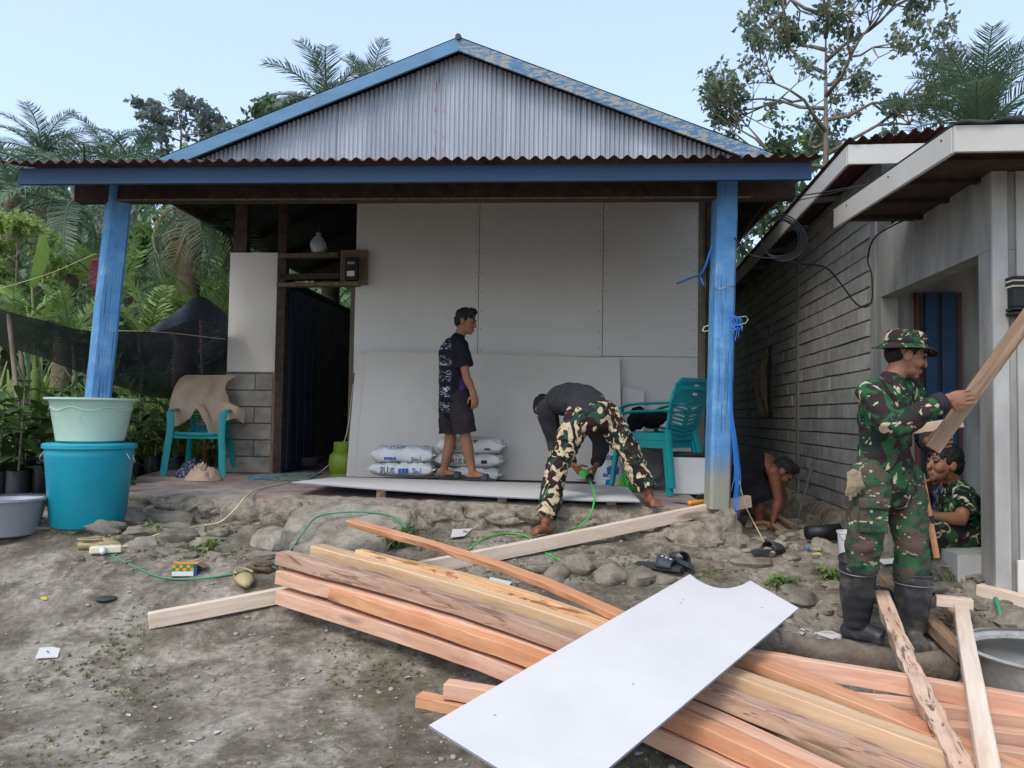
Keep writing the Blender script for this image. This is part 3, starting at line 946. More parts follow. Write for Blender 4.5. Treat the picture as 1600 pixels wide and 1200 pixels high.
# porch roof
FX0 = HL(27, 262, -2.52).x; FX1 = HL(1270, 262, -2.52).x
zf0 = HL(27, 288, -2.52).z; zf1 = HL(1268, 283, -2.52).z
zfb = (zf0 + zf1) / 2; fh = .112
m = MB(HX)
m.box2((FX0 + .02, -2.535, zfb), (FX1 - .01, -2.505, zfb + fh)); hpart('fascia', 'blue_paint', m, bevel=.004)
zr0 = zfb + fh + .013
m = MB(HX)
nw = round((FX1 - FX0 + .1) / .083)
corrugated(m, Vector((FX0 - .05, -2.62, zr0)), Vector((FX1 - FX0 + .1, 0, 0)), Vector((0, 2.62 - .03, .58)), nw, .013, Vector((0, 0, 1)), 8, nv=3)
hpart('porch_roof', 'roof_rust', m, auto=60)
zbm = (HL(330, 312, -2.15).z + HL(1100, 318, -2.15).z) / 2
bx0, bx1 = HL(122, 300, -2.15).x, HL(1240, 300, -2.15).x
hbeam('porch_beam', (bx0, -2.15, zbm + .065), (bx1, -2.15, zbm + .065), .09, .13, 'dark_wood')
m = MB(HX); m.box2((bx0 + .3, -2.202, zbm + .002), (bx1 - .3, -2.197, zbm + .014)); hpart('beam_edge', 'old_wood', m)
for x in (-2.6, -1.3, 0, 1.3):
    hbeam('porch_rafter', (x, -2.5, zr0 - .06), (x, -.06, zr0 + .47), .05, .07)
# blue posts
def post(top, bot, w, rot):
    o = bpy.data.objects.new('post', None)
    t = (top - bot).normalized()
    me = MB()
    L = (top - bot).length
    h = w / 2; c = .12 * w
    ring = [(-h + c, -h), (h - c, -h), (h, -h + c), (h, h - c), (h - c, h), (-h + c, h), (-h, h - c), (-h, -h + c)]
    n = 14
    vs, fs = [], []
    for i in range(n + 1):
        for (x, y) in ring:
            k = 1 + .03 * noise.noise((x * 9, i * .7, w * 31))
            vs.append(Vector((x * k, y * k, L * i / n)))
    for i in range(n):
        for k in range(8):
            fs.append((i * 8 + k, i * 8 + (k + 1) % 8, (i + 1) * 8 + (k + 1) % 8, (i + 1) * 8 + k))
    fs.append(tuple(reversed(range(8)))); fs.append(tuple(n * 8 + k for k in range(8)))
    me.add(vs, fs)
    msh = me.mesh('post')
    o2 = link_mesh('post', msh, MT['post_paint'], house)
    q = Vector((0, 0, 1)).rotation_difference(t).to_matrix() @ Matrix.Rotation(rot, 3, 'Z')
    o2.matrix_basis = Matrix.Translation(bot - OFF[house.name]) @ q.to_4x4()
    return o2
pl_t, pl_b = HX @ HL(187, 300, -2.12), HX @ HL(137, 772, -2.12)
post(pl_t + (pl_t - pl_b) * .02, pl_b, .15, R(40))
pr_t, pr_b = HX @ HL(1133, 285, -2.15), HX @ HL(1120, 794, -2.15)
post(pr_t + (pr_t - pr_b) * .02, pr_b, .142, R(6))
# lower right wall seen past the chair
# things just inside the door
m = MB(HX)
m.lathe([(.10, 0), (.17, .09), (.19, .1), (.17, .09), (.1, .012)], HL(476, 728, .55) * 1.0 + Vector((0, 0, 0)), 20)
pot = m.build('bowl', MT['steel'], smooth=True)
pot.location = (0, 0, 0)
tag(pot, 'metal bowl on the dark floor just inside the doorway', 'bowl')
# ------------------------------------------------------------------ grey house on the right
grey = thing('house', 'unfinished grey concrete block house with white eave boards and open porch', 'house', RX @ Vector((.2, 0, .4)))
def gpart(name, mat, mb, parent=None, **k):
    return mb.build(name, MT[mat], parent or grey, **k)
def gbox(name, mat, lo, hi, parent=None, **k):
    m = MB(RX); m.box2(lo, hi); return gpart(name, mat, m, parent, **k)
WZ0, WZ1 = .66, 3.24
Y0, Y1 = 1.72, 10.3
wall = gbox('block_wall', 'mortar', (.012, Y0, WZ0), (.11, Y1, WZ1 + .1))
cols_y = [Y0 + .06]
for u in (1246, 1168):
    X = 2440.0 / ((u - 800) - 144.2); cols_y.append(RXI @ Vector((2.03 + .12 * X, X, 1)))
cols_y = [c if isinstance(c, float) else c.y for c in cols_y]
for c in cols_y:
    gbox('column', 'cement_grey', (-.004, c - .055, WZ0 - .1), (.10, c + .055, WZ1 + .1), wall)
win = (5.30, 5.62, 1.50, 2.22)     # slot window
vents = [(5.42, 5.62, 2.42, 2.54), (8.2, 8.5, 2.42, 2.56)]
rng = random.Random(11)
blocks = []
ch, bl = .1265, .40
row = 0; z = WZ0
while z < WZ1:
    y = Y0 - (bl / 2 if row % 2 else 0) + .0
    while y < Y1:
        a, b = max(y, Y0), min(y + bl, Y1)
        segs = [(a, b)]
        for c in cols_y:
            ns = []
            for s, e in segs:
                if e <= c - .055 or s >= c + .055: ns.append((s, e))
                else:
                    if c - .055 - s > .02: ns.append((s, c - .055))
                    if e - c - .055 > .02: ns.append((c + .055, e))
            segs = ns
        for (wa, wb, za, zb_) in [win] + vents:
            if z + ch > za + .03 and z < zb_ - .03:
                ns = []
                for s, e in segs:
                    if e <= wa or s >= wb: ns.append((s, e))
                    else:
                        if wa - s > .02: ns.append((s, wa))
                        if e - wb > .02: ns.append((wb, e))
                segs = ns
        for s, e in segs:
            blocks.append((s, e, z, min(ch, WZ1 + .06 - z)))
        y += bl
    z += ch; row += 1
blocks.sort(key=lambda t: t[0])
stuff = MB(RX)
def block_verts(m, s, e, zz, h):
    d = rng.uniform(-.004, .004); t1 = rng.uniform(-.003, .003)
    j = .007
    x0 = d; z0, z1 = zz + j + rng.uniform(-.002, .002), zz + h - j
    vs = [(x0, s + .002, z0), (x0 + t1, e - .002, z0 + t1), (x0 + t1, e - .002, z1), (x0, s + .002, z1)]
    bk = [(.03, p[1], p[2]) for p in vs]
    m.add(vs + bk, [(0, 3, 2, 1), (0, 1, 5, 4), (1, 2, 6, 5), (2, 3, 7, 6), (3, 0, 4, 7)])
for i, (s, e, zz, h) in enumerate(blocks):
    if i < 296:
        m = MB(RX); block_verts(m, s, e, zz, h); gpart('block', 'block_grey', m, wall)
    else: block_verts(stuff, s, e, zz, h)
o = gpart('far_blocks', 'block_grey', stuff, wall); o['kind'] = 'stuff'
# thin sheets in window and vents; the vents' black is painted-in shade
gbox('window_reveal', 'cement_grey', (.0095, win[0], win[2]), (.0115, win[1], win[3]), wall)
for w in vents: gbox('vent_shade', 'black_plastic', (.008, w[0], w[2]), (.0112, w[1], w[3]), wall)
gbox('shutter', 'old_wood', (.004, win[0] + .1, win[2] + .02), (.009, win[1] - .02, win[3] - .02), wall)
# rubble footing of the block wall
m = MB(RX)
def foot(s, t):
    y = Y0 - .1 + (Y1 - Y0) * s
    prof = [(0.02, WZ0 + .0), (-.06, WZ0 - .02), (-.12, WZ0 - .10), (-.17, WZ0 - .22), (-.2, WZ0 - .45)]
    x, z = prof[round(t * 4)]
    n = noise.noise((y * 3.5, z * 6, 2)) * .045 + noise.noise((y * 11, z * 14, 4)) * .025
    return Vector((x + n, y, z + n * .4))
m.grid(foot, 150, 4)
gpart('footing', 'rubble', m, smooth=True)
# smooth rendered wall with the porch opening
LZ = 2.315
gbox('side_wall', 'cement_grey', (0, .0, LZ), (.12, Y0 - .002, 2.80))
gbox('pier', 'cement_grey', (0, .0, .45), (.12, .135, LZ - .002))
gbox('pier', 'cement_grey', (0, Y0 - .10, .6), (.12, Y0 - .002, LZ - .002))
gbox('porch_floor', 'cement_pale', (-.12, .137, .3), (2.6, Y0 - .004, .69))
gbox('inner_wall', 'cement_grey', (.122, Y0 - .003, .69), (2.6, Y0 + .10, 2.8))
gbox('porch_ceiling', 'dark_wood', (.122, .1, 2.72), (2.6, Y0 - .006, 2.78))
gbox('front_wall', 'cement_pale', (.122, -.012, .45), (.75, .10, 2.74))
gbox('corner_strip', 'cement_pale', (.0, -.018, .45), (.075, -.001, 2.78))
gbox('front_wall', 'cement_pale', (2.0, -.012, .3), (2.6, .10, 2.74))
gbox('plinth_tile', 'tile_white', (.10, -.035, .30), (.42, -.014, .70), bevel=.004)
gbox('plinth_tile', 'tile_white', (.425, -.035, .30), (.75, -.014, .70), bevel=.004)
gbox('far_side_wall', 'cement_pale', (2.6, -.01, .3), (2.7, Y1, 3.0))
# blue double shutter door with dark frame on the inner wall
yb = Y0 - .01
def rx(u, v): return RL(u, v, yb)
a = rx(1428, 458); b = rx(1502, 700)
dz0, dz1 = .70, a.z
frame = gbox('door_frame', 'roof_red', (a.x, yb - .03, dz0), (b.x, yb + .004, dz1), None)
gbox('door_gap', 'black_plastic', (a.x + .03, yb - .035, dz0), (b.x - .03, yb - .031, dz1 - .02), frame)
for u0, u1 in ((1442, 1460), (1467, 1488)):
    p, q = rx(u0, 500), rx(u1, 500)
    gbox('door_panel', 'blue_paint', (p.x, yb - .05, dz0 + .01), (q.x, yb - .036, dz1 - .0), frame, bevel=.003)
# wall lamp
a, b = RL(1577, 434, -.06), RL(1612, 495, -.06)
zt, zb2 = a.z, b.z
lamp = gbox('wall_lamp', 'black_plastic', (a.x + .01, -.08, zb2 + .05), (b.x + .02, -.0125, zt - .045), None, bevel=.004)
for k in range(2):
    gbox('lamp_fin', 'black_plastic', (a.x, -.10, zt - .012 - k * .028), (b.x + .03, -.0125, zt - k * .028 + .004), lamp, bevel=.002)
    gbox('lamp_fin', 'black_plastic', (a.x, -.10, zb2 + .008 + k * .024), (b.x + .03, -.0125, zb2 + .022 + k * .024), lamp, bevel=.002)
    gbox('lamp_band', 'cream_plastic', (a.x + .004, -.09, zt - .022 - k * .028), (b.x + .025, -.0125, zt - .0135 - k * .028), lamp)
# front roof
def wbeam(name, mat, p, q, w, h, parent=None, **k):
    m = MB(); m.beam(p, q, w, h); return m.build(name, MT[mat], parent or grey, **k)
c0 = P(1490, 222, 3.62); c1 = P(1305, 340, 5.08)
zc = (c0.z + c1.z) / 2
fhh = .128
c0.z = c1.z = zc
c2 = c0 + Vector((2.2, -.22, 0))
fz = Vector((0, 0, zc))
wbeam('eave_board', 'white_trim', c0, c1, .022, fhh, bevel=.003)
wbeam('eave_board', 'white_trim', c0 + Vector((-.008, -.013, 0)), c2, .022, fhh, bevel=.003)
nlm = MB()
for t in (.06, .45, .85):
    p = c0.lerp(c1, t) + Vector((-.012, 0, .03)); nlm.ball(p, .006, 6, 4)
nl = nlm.build('screws', MT['dark_wood'], grey); nl['kind'] = 'stuff'
def roof_plane(name, mat, a, b, rise, pitch, length, nw, up_off, amp=.012):
    """a-b: the eave line; the sheet climbs away to the right of it"""
    m = MB(); d = (b - a); n = Vector((d.y, -d.x, 0)).normalized()
    du = d; dv = n * length + Vector((0, 0, rise))
    up = Vector((0, 0, 1))
    corrugated(m, a - n * .03 + up * up_off, du, dv, nw, amp, up, 6)
    return m.build(name, MT[mat], grey, auto=60)
top = fhh / 2 + .008
q0 = c0 + Vector((-.015, -.05, top)); q1 = c1 + Vector((-.015, .02, top))
# sheet waves run to the front eave: ribs seen on end there
m = MB()
dv = (q1 - q0); du = Vector((2.4, -.24, .0))
def fn(s, t):
    w = math.sin(2 * math.pi * 12 * s); w = math.copysign(abs(w) ** .5, w)
    return q0 + du * s + dv * t + Vector((0, 0, .006 * w + .0 + .16 * s))
m.grid(fn, 12 * 10, 1)
m.build('roof_sheet', MT['roof_grey'], grey, auto=50)
m = MB()
for k in range(4):
    t = .12 + .26 * k
    p = c0.lerp(c1, t) + Vector((.02, 0, -.02)); m.beam(p, p + Vector((.6, -.06, .0)), .04, .05)
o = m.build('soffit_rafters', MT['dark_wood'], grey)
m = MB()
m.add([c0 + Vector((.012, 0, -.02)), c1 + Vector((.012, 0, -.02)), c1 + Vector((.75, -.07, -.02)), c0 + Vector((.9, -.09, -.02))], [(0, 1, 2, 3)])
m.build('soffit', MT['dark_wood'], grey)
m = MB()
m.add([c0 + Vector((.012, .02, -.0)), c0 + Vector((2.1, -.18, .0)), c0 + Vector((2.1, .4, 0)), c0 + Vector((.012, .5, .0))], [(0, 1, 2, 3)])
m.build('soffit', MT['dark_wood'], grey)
# rear, higher roof
d0 = P(1325, 243, 5.4); d1 = P(1095, 497, 14.3)
zr = d0.z; d1.z = zr
d1 = d0 + (d1 - d0)
d2 = d0 + Vector((2.4, -.26, 0))
wbeam('eave_board', 'white_trim', d0, d1, .022, .14, bevel=.003)
wbeam('eave_board', 'white_trim', d0 + Vector((-.008, -.013, 0)), d2, .022, .14, bevel=.003)
m = MB()
q0 = d0 + Vector((-.03, -.05, .095)); dv = d1 - d0 + Vector((0, .3, 0)); du = Vector((2.6, -.28, .30))
def fn(s, t):
    return q0 + du * s + dv * t + Vector((0, 0, .018 * math.sin(2 * math.pi * 30 * s)))
m.grid(fn, 30 * 6, 1)
o = m.build('roof_sheet', MT['roof_red'], grey, auto=60)
for k in range(9):
    t = .03 + .115 * k
    p = d0.lerp(d1, t) + Vector((.012, 0, .03)); wbeam('purlin', 'steel_dull', p, p + Vector((.5, -.055, .05)), .03, .04)
gbox('upper_wall', 'cement_grey', (.01, Y0 - .1, 3.22), (.10, Y1, 3.36))
# ------------------------------------------------------------------ the timber pile
PILE_A, PILE_B = -.313, .19          # z = A + B*y, the plane the pile lies in
def PP(u, v, dz=0.0):
    d = ray(u, v)
    t = (PILE_A + dz - CAM.z) / (d.z - PILE_B * d.y)
    return CAM + d * t
GT = 'sawn timbers heaped in the yard'
def timber(name, label, mat, pts, w, h, seed, group=None, wane=0, cat='timber', ntop=True, wob=.004):
    """pts: centre line of the TOP face; w across, h thick; may sag"""
    pts = [Vector(p) for p in pts]
    line = spline(pts, 8) if len(pts) > 2 else [pts[0].lerp(pts[1], i / 12) for i in range(13)]
    base = line[0]
    t = (line[-1] - line[0]).normalized()
    s = t.cross(Vector((0, 0, 1))).normalized(); n = s.cross(t).normalized()
    Mx = Matrix((t, s, n)).transposed().to_4x4(); Mx.translation = base
    inv = Mx.inverted()
    mb = MB(); vs, fs = [], []
    for i, p in enumerate(line):
        l = inv @ p
        a = wob * noise.noise((i * .6, seed, 1)); b = wob * noise.noise((i * .6, seed, 5))
        wn_ = wane * (.35 + .65 * noise.noise((i * .55, seed, 9)) + .3 * noise.noise((i * 1.9, seed, 2)))
        for (x, y, z) in ((0, -w / 2, 0), (0, w / 2 - max(0, wn_) * .25, 0), (0, w / 2 - max(0, wn_), -h), (0, -w / 2, -h)):
            vs.append((l.x, l.y + y + a, l.z + z + b))
    n_ = len(line)
    for i in range(n_ - 1):
        for k in range(4):
            fs.append((i * 4 + k, (i + 1) * 4 + k, (i + 1) * 4 + (k + 1) % 4, i * 4 + (k + 1) % 4))
    fs.append((0, 1, 2, 3)); e = (n_ - 1) * 4; fs.append((e + 3, e + 2, e + 1, e))
    mb.add(vs, fs)
    me = mb.mesh(name)
    bm = bmesh.new(); bm.from_mesh(me); bmesh.ops.recalc_face_normals(bm, faces=bm.faces); bm.to_mesh(me); bm.free()
    o = link_mesh(name, me, MT[mat])
    o.matrix_world = Mx
    bv = o.modifiers.new('bevel', 'BEVEL'); bv.width = .003; bv.segments = 1; bv.limit_method = 'ANGLE'; bv.angle_limit = R(50)
    return tag(o, label, cat, group)
N_ = 'timber'
# left ends over the pale beam, right ends towards the grey house
timber(N_, 'pink sawn timber lowest at the front of the heap', 'wood_pink', [PP(440, 921, .0), PP(720, 1008, -.01), PP(1000, 1120, -.01), PP(1290, 1262, -.01)], .075, .072, 1, GT)
timber(N_, 'bright orange timber starting further in, upon the front pink timber', 'wood_orange', [PP(524, 915, .085), PP(820, 1012, .07), PP(1030, 1098, .06), PP(1290, 1215, .055)], .085, .065, 2, GT)
timber(N_, 'tan timber between the brown weathered timber and the front pink one', 'wood_pink', [PP(440, 890, .092), PP(620, 938, .085), PP(800, 992, .07), PP(1060, 1090, .04), PP(1400, 1245, .02)], .08, .07, 3, GT)
timber(N_, 'weathered brown timber with purplish side lying on top of the heap', 'wood_brown', [PP(440, 861, .18), PP(690, 926, .165), PP(905, 997, .14), PP(1090, 1060, .10), PP(1560, 1248, .06)], .085, .068, 4, GT)
timber(N_, 'pale tan timber behind the weathered brown one', 'wood_tan', [PP(495, 851, .15), PP(760, 922, .14), PP(1110, 1036, .12), PP(1600, 1212, .09)], .10, .07, 5, GT)
timber(N_, 'pale timber with dark saw streaks along its side', 'wood_streak', [PP(560, 858, .16), PP(760, 906, .16), PP(940, 966, .15), PP(1060, 1010, .13)], .055, .09, 6, GT)
timber(N_, 'long orange edge board with wavy bark side, end lifted above the slab stone', 'wood_orange', [PP(548, 812, .21), PP(780, 880, .20), PP(970, 958, .18), PP(1120, 1025, .15)], .09, .035, 7, GT, wane=.05)
timber(N_, 'broad light orange timber at the back of the heap beyond the white sheet', 'wood_orange', [PP(1110, 1005, .10), PP(1290, 1070, .09), PP(1480, 1150, .08), PP(1680, 1235, .06)], .11, .065, 8, GT)
timber(N_, 'grey tan timber with rough saw marks beside the orange front timber', 'wood_grey', [PP(960, 1050, .02), PP(1090, 1105, .02), PP(1330, 1222, .02)], .10, .06, 9, GT)
timber(N_, 'grey brown timber under the rows beyond the white sheet', 'wood_grey', [PP(980, 1035, .03), PP(1160, 1105, .03), PP(1420, 1225, .03)], .085, .06, 10, GT)
timber(N_, 'pink timber laid across the far side of the heap in front of the logs', 'wood_pink', [PP(1130, 1008, .10), PP(1400, 1052, .10), PP(1720, 1105, .10)], .05, .075, 11, GT)
timber(N_, 'rose brown timber below the pink one laid across the far side', 'wood_pink', [PP(1290, 1080, .03), PP(1500, 1102, .03), PP(1760, 1135, .03)], .07, .07, 12, GT)
timber(N_, 'pink timber third from the logs, half under the barky timber', 'wood_pink', [PP(1380, 1118, .02), PP(1560, 1138, .02), PP(1790, 1165, .02)], .07, .065, 13, GT)
timber(N_, 'reddish timber nearest the orange boards on the far side', 'wood_pink', [PP(1420, 1152, .02), PP(1580, 1170, .02), PP(1790, 1195, .02)], .06, .06, 14, GT)
timber(N_, 'orange timber end poking out beside the two raised timbers', 'wood_orange', [PP(1380, 1130, -.03), PP(1560, 1190, -.03), PP(1760, 1262, -.03)], .12, .05, 15, GT)
timber('timber', 'twisted pale timber with bark patches leaning over the heap from the boots', 'wood_bark', [P(1376, 922, 3.95), P(1412, 1012, 3.35), P(1458, 1110, 2.85), P(1520, 1225, 2.45)], .075, .06, 16, GT, wane=.035, wob=.012)
timber('timber', 'straight pinkish timber leaning over the heap beside the metal basin', 'wood_pale', [P(1502, 946, 3.80), P(1520, 1050, 2.98), P(1552, 1225, 2.36)], .062, .06, 17, GT)
g0, g1 = G(1385, 918), G(1510, 1052)
timber('timber', 'grey timber on the ground behind the barky timber', 'wood_grey', [g0 + Vector((0, 0, .07)), g1 + Vector((0, 0, .10))], .07, .06, 18, GT)
timber('timber', 'short brown offcut under the head of the straight leaning timber', 'wood_brown', [G(1480, 945) + Vector((0, 0, .05)), G(1502, 985) + Vector((0, 0, .06))], .07, .06, 19, GT)
timber('timber', 'short pale offcut resting across the head of the straight leaning timber', 'wood_pale', [P(1462, 930, 3.9), P(1520, 936, 3.84)], .06, .05, 20, GT)
timber('timber', 'pale pink timber on the bank by the white tiled plinth', 'wood_pale', [G(1530, 930) + Vector((0, 0, .06)), G(1660, 985) + Vector((0, 0, .12))], .06, .06, 21, GT)
timber('timber', 'small pink block by the green hose end', 'wood_pink', [G(1492, 968) + Vector((0, 0, .05)), G(1508, 975) + Vector((0, 0, .05))], .06, .05, 22, GT)
timber('timber', 'small red brown block by the green hose end', 'wood_brown', [G(1500, 985) + Vector((0, 0, .035)), G(1520, 988) + Vector((0, 0, .035))], .05, .04, 23, GT)
# two short ends under the white sheet
timber('timber', 'short orange timber end low under the white sheet corner', 'wood_orange', [PP(655, 1083, -.10), PP(860, 1128, -.10)], .07, .07, 24, GT)
timber('timber', 'short pink timber end lying upon another one under the sheet corner', 'wood_pink', [PP(697, 1064, -.03), PP(900, 1095, -.03)], .07, .065, 25, GT)
# the long pale beam from the yard up to the post
b0 = G(230, 984) + Vector((0, 0, .085)); b1 = P(1170, 774, 5.36)
timber('beam', 'long pale squared beam from the yard up to the blue post foot', 'wood_pale', [b0, b0.lerp(b1, .5) + Vector((0, 0, -.012)), b1], .05, .08, 26, cat='beam', wob=.002)
# weathered logs behind the heap
def log(label, p, q, r, seed):
    mb = MB(); pts = [p.lerp(q, i / 14) for i in range(15)]
    pts = [a + Vector((0, 0, .02 * noise.noise((i * .5, seed, 0)))) for i, a in enumerate(pts)]
    mb.tube(pts, [r * (1 + .12 * noise.noise((i * .7, seed, 3))) for i in range(15)], 16)
    for i in range(len(mb.v)):
        v = Vector(mb.v[i]); mb.v[i] = tuple(v + Vector((0, 0, 1)) * .018 * noise.noise(v * 9))
    o = mb.build('log', MT['log_bark'], smooth=True)
    tag(o, label, 'log')
log('grey weathered log behind the timber heap at the soldier boots', G(1245, 1030) + Vector((0, 0, .045)), G(1475, 1056) + Vector((0, 0, .03)), .068, 1)
log('short thick log beside the corner of the white sheet', G(1150, 1012) + Vector((0, 0, .03)), G(1235, 1022) + Vector((0, 0, .04)), .075, 5)
log('dark log end between the white sheet and the short log', G(1170, 985) + Vector((0, 0, .04)), G(1212, 983) + Vector((0, 0, .05)), .035, 8)

# ------------------------------------------------------------------ boards
def sheet():
    dz = .205
    Lc, Tc, Rc = PP(670, 1133, dz), PP(1078, 897, dz), PP(1248, 950, dz)
    nt = PP(1172, 907, dz)
    Bc = Lc + (Rc - Tc) * 1.02
    mid = []
    a, b = Tc, nt
    for i in range(1, 8):
        t = i / 8
        q = PP(1078 + (1172 - 1078) * t, 897 + 10 * t + 17 * math.sin(math.pi * t) ** .8, dz)
        mid.append(q)
    loop = [Lc, Tc] + mid + [nt, Rc, Bc]
    n = len(loop); th = Vector((0, 0, -.008))
    mb = MB()
    mb.add(loop + [p + th for p in loop], [tuple(reversed(range(n)))])
    mb.cur = 1
    mb.f.append(tuple(n + i for i in range(n))); mb.mi.append(1)
    for i in range(n):
        j = (i + 1) % n; mb.f.append((i, j, n + j, n + i)); mb.mi.append(1)
    o = mb.build('board_sheet', [MT['sheet_white'], MT['sheet_edge']])
    me = o.data
    bm = bmesh.new(); bm.from_mesh(me); bmesh.ops.recalc_face_normals(bm, faces=bm.faces); bm.to_mesh(me); bm.free()
    tag(o, 'white fibre cement sheet with a curved notch lying across the timber heap', 'sheet')
    m2 = MB()
    for (u, v) in ((1064, 936), (1186, 948), (985, 1067), (770, 1115), (1060, 941)):
        p = PP(u, v, dz)
        for k in range(4):
            m2.ball(p + Vector((.012 * math.sin(k * 2.3), .012 * math.cos(k * 3.1), .0005)), (.004, .002, .001), 6, 4)
    m2.build('scuff_marks', MT['steel_dull'], o)['kind'] = 'stuff'
sheet()
def board_on_floor():
    a, b = PZ(458, 752, .835), PZ(1000, 782, .832)       # front corners
    c = PZ(505, 741, .835)
    fl, fr = P(455, 753, 5.62), P(1000, 783, 5.18)
    mid = P(760, 775, 5.34)
    back = Vector((math.sin(HA), math.cos(HA), 0)) * 1.17
    mb = MB()
    nu, nv = 40, 10
    def fn(s, t, off=0.0):
        p = (fl * (1 - s) + fr * s)
        sag = 4 * s * (1 - s)
        p = p + (mid - (fl + fr) / 2) * sag * .9
        z0 = p.z
        q = p + back * t
        zb_ = FLOOR + .045
        q.z = z0 * (1 - t) + zb_ * t + off
        if s > .85: q.z -= .0 
        return q
    mb.grid(lambda s, t: fn(s, t), nu, nv)
    n = len(mb.v)
    mb.grid(lambda s, t: fn(s, t, -.009), nu, nv)
    f2 = mb.f[nu * nv:]; mb.f[nu * nv:] = [tuple(reversed(f)) for f in f2]
    per = [i for i in range(nu + 1)] + [(j + 1) * (nu + 1) - 1 for j in range(1, nv + 1)] + [nv * (nu + 1) + i for i in range(nu - 1, -1, -1)] + [j * (nu + 1) for j in range(nv - 1, 0, -1)]
    mb.mi = [0] * len(mb.f)
    for i in range(len(per)):
        j = per[(i + 1) % len(per)]; i = per[i]
        mb.f.append((i, n + i, n + j, j)); mb.mi.append(1)
    o = mb.build('board_sheet', [MT['sheet_white'], MT['sheet_edge']], auto=40)
    tag(o, 'large white fibre cement board lying along the terrace edge, two men on it', 'sheet')
    # packing blocks that carry it
    for k, (s, t) in enumerate(((.22, .06), (.3, .85), (.8, .8), (.9, .12), (.55, .08))):
        p = fn(s, t)
        ub = thing('packing_block', 'small wood block under the board on the terrace', 'wood block', (p.x, p.y, FLOOR), 'packing blocks under the terrace board')
        m2 = MB(); m2.box((p.x, p.y, (FLOOR - .015 + p.z - .011) / 2), (.065, .05, max(.012, p.z - .011 - FLOOR + .015))); m2.build('block', MT['wood_brown'], ub, bevel=.003)
board_on_floor()
def leaning_board():
    tl, tr = HL(572, 549, -.06), HL(968, 560, -.06)
    bl_, br = HL(556, 744, -.36), HL(976, 744, -.36)
    bl_.z = br.z = FLOOR + .012
    br.x = tr.x + .02; 
    mb = MB(HX)
    n = Vector((0, -.011, .002))
    vs = [tl, tr, br, bl_]
    mb.add([p for p in vs] + [p + n for p in vs], [(0, 1, 2, 3), (7, 6, 5, 4), (0, 4, 5, 1), (1, 5, 6, 2), (2, 6, 7, 3), (3, 7, 4, 0)])
    o = mb.build('board_sheet', MT['fibre_board_clean'], bevel=.002)
    tag(o, 'big grey white board leaning upright against the house wall behind the sacks', 'sheet')
    mb = MB(HX); sh = Vector((-.10, .0, -.012)); n2 = Vector((0, -.006, 0))
    vs = [tl + sh + Vector((0, .02, 0)), tl + Vector((.4, .02, -.012)), bl_ + Vector((.4, .035, 0)), bl_ + Vector((-.10, .035, 0))]
    mb.add(vs + [p + n2 for p in vs], [(0, 1, 2, 3), (7, 6, 5, 4), (0, 4, 5, 1), (1, 5, 6, 2), (2, 6, 7, 3), (3, 7, 4, 0)])
    o = mb.build('board_sheet', MT['fibre_board_clean'])
    tag(o, 'second board hardly showing behind the big leaning one, towards the doorway', 'sheet')
    a, b = HL(968, 600, -.07), HL(1006, 740, -.16)
    mb = MB(HX); vs = [HL(972, 605, -.05), HL(1006, 612, -.05), Vector((b.x, -.16, FLOOR + .01)), Vector((a.x + .03, -.16, FLOOR + .01))]
    mb.add(vs + [p + n for p in vs], [(0, 1, 2, 3), (7, 6, 5, 4), (0, 4, 5, 1), (1, 5, 6, 2), (2, 6, 7, 3), (3, 7, 4, 0)])
    o = mb.build('board_sheet', MT['fibre_board'])
    tag(o, 'narrow offcut board leaning on the wall at the edge of the big leaning board', 'sheet')
leaning_board()
# ------------------------------------------------------------------ lettering
def text_mesh(s, size, bold=0.0, shear=0.0):
    cu = bpy.data.curves.new('txt', 'FONT'); cu.body = s; cu.size = size; cu.align_x = 'CENTER'; cu.align_y = 'CENTER'
    cu.resolution_u = 2; cu.offset = bold; cu.shear = shear
    o = bpy.data.objects.new('txt', cu); col.objects.link(o)
    dg = bpy.context.evaluated_depsgraph_get()
    me = bpy.data.meshes.new_from_object(o.evaluated_get(dg))
    bpy.data.objects.remove(o)
    vs = [tuple(v.co) for v in me.vertices]; fs = [tuple(p.vertices) for p in me.polygons]
    bpy.data.meshes.remove(me)
    return vs, fs
def lettering(s, size, place, mat, parent, bold=0.0):
    """place(x, y) -> point in the world for the flat letter coordinates"""
    vs, fs = text_mesh(s, size, bold)
    mb = MB(); mb.add([place(v[0], v[1]) for v in vs], fs)
    return mb.build('lettering', MT[mat], parent)

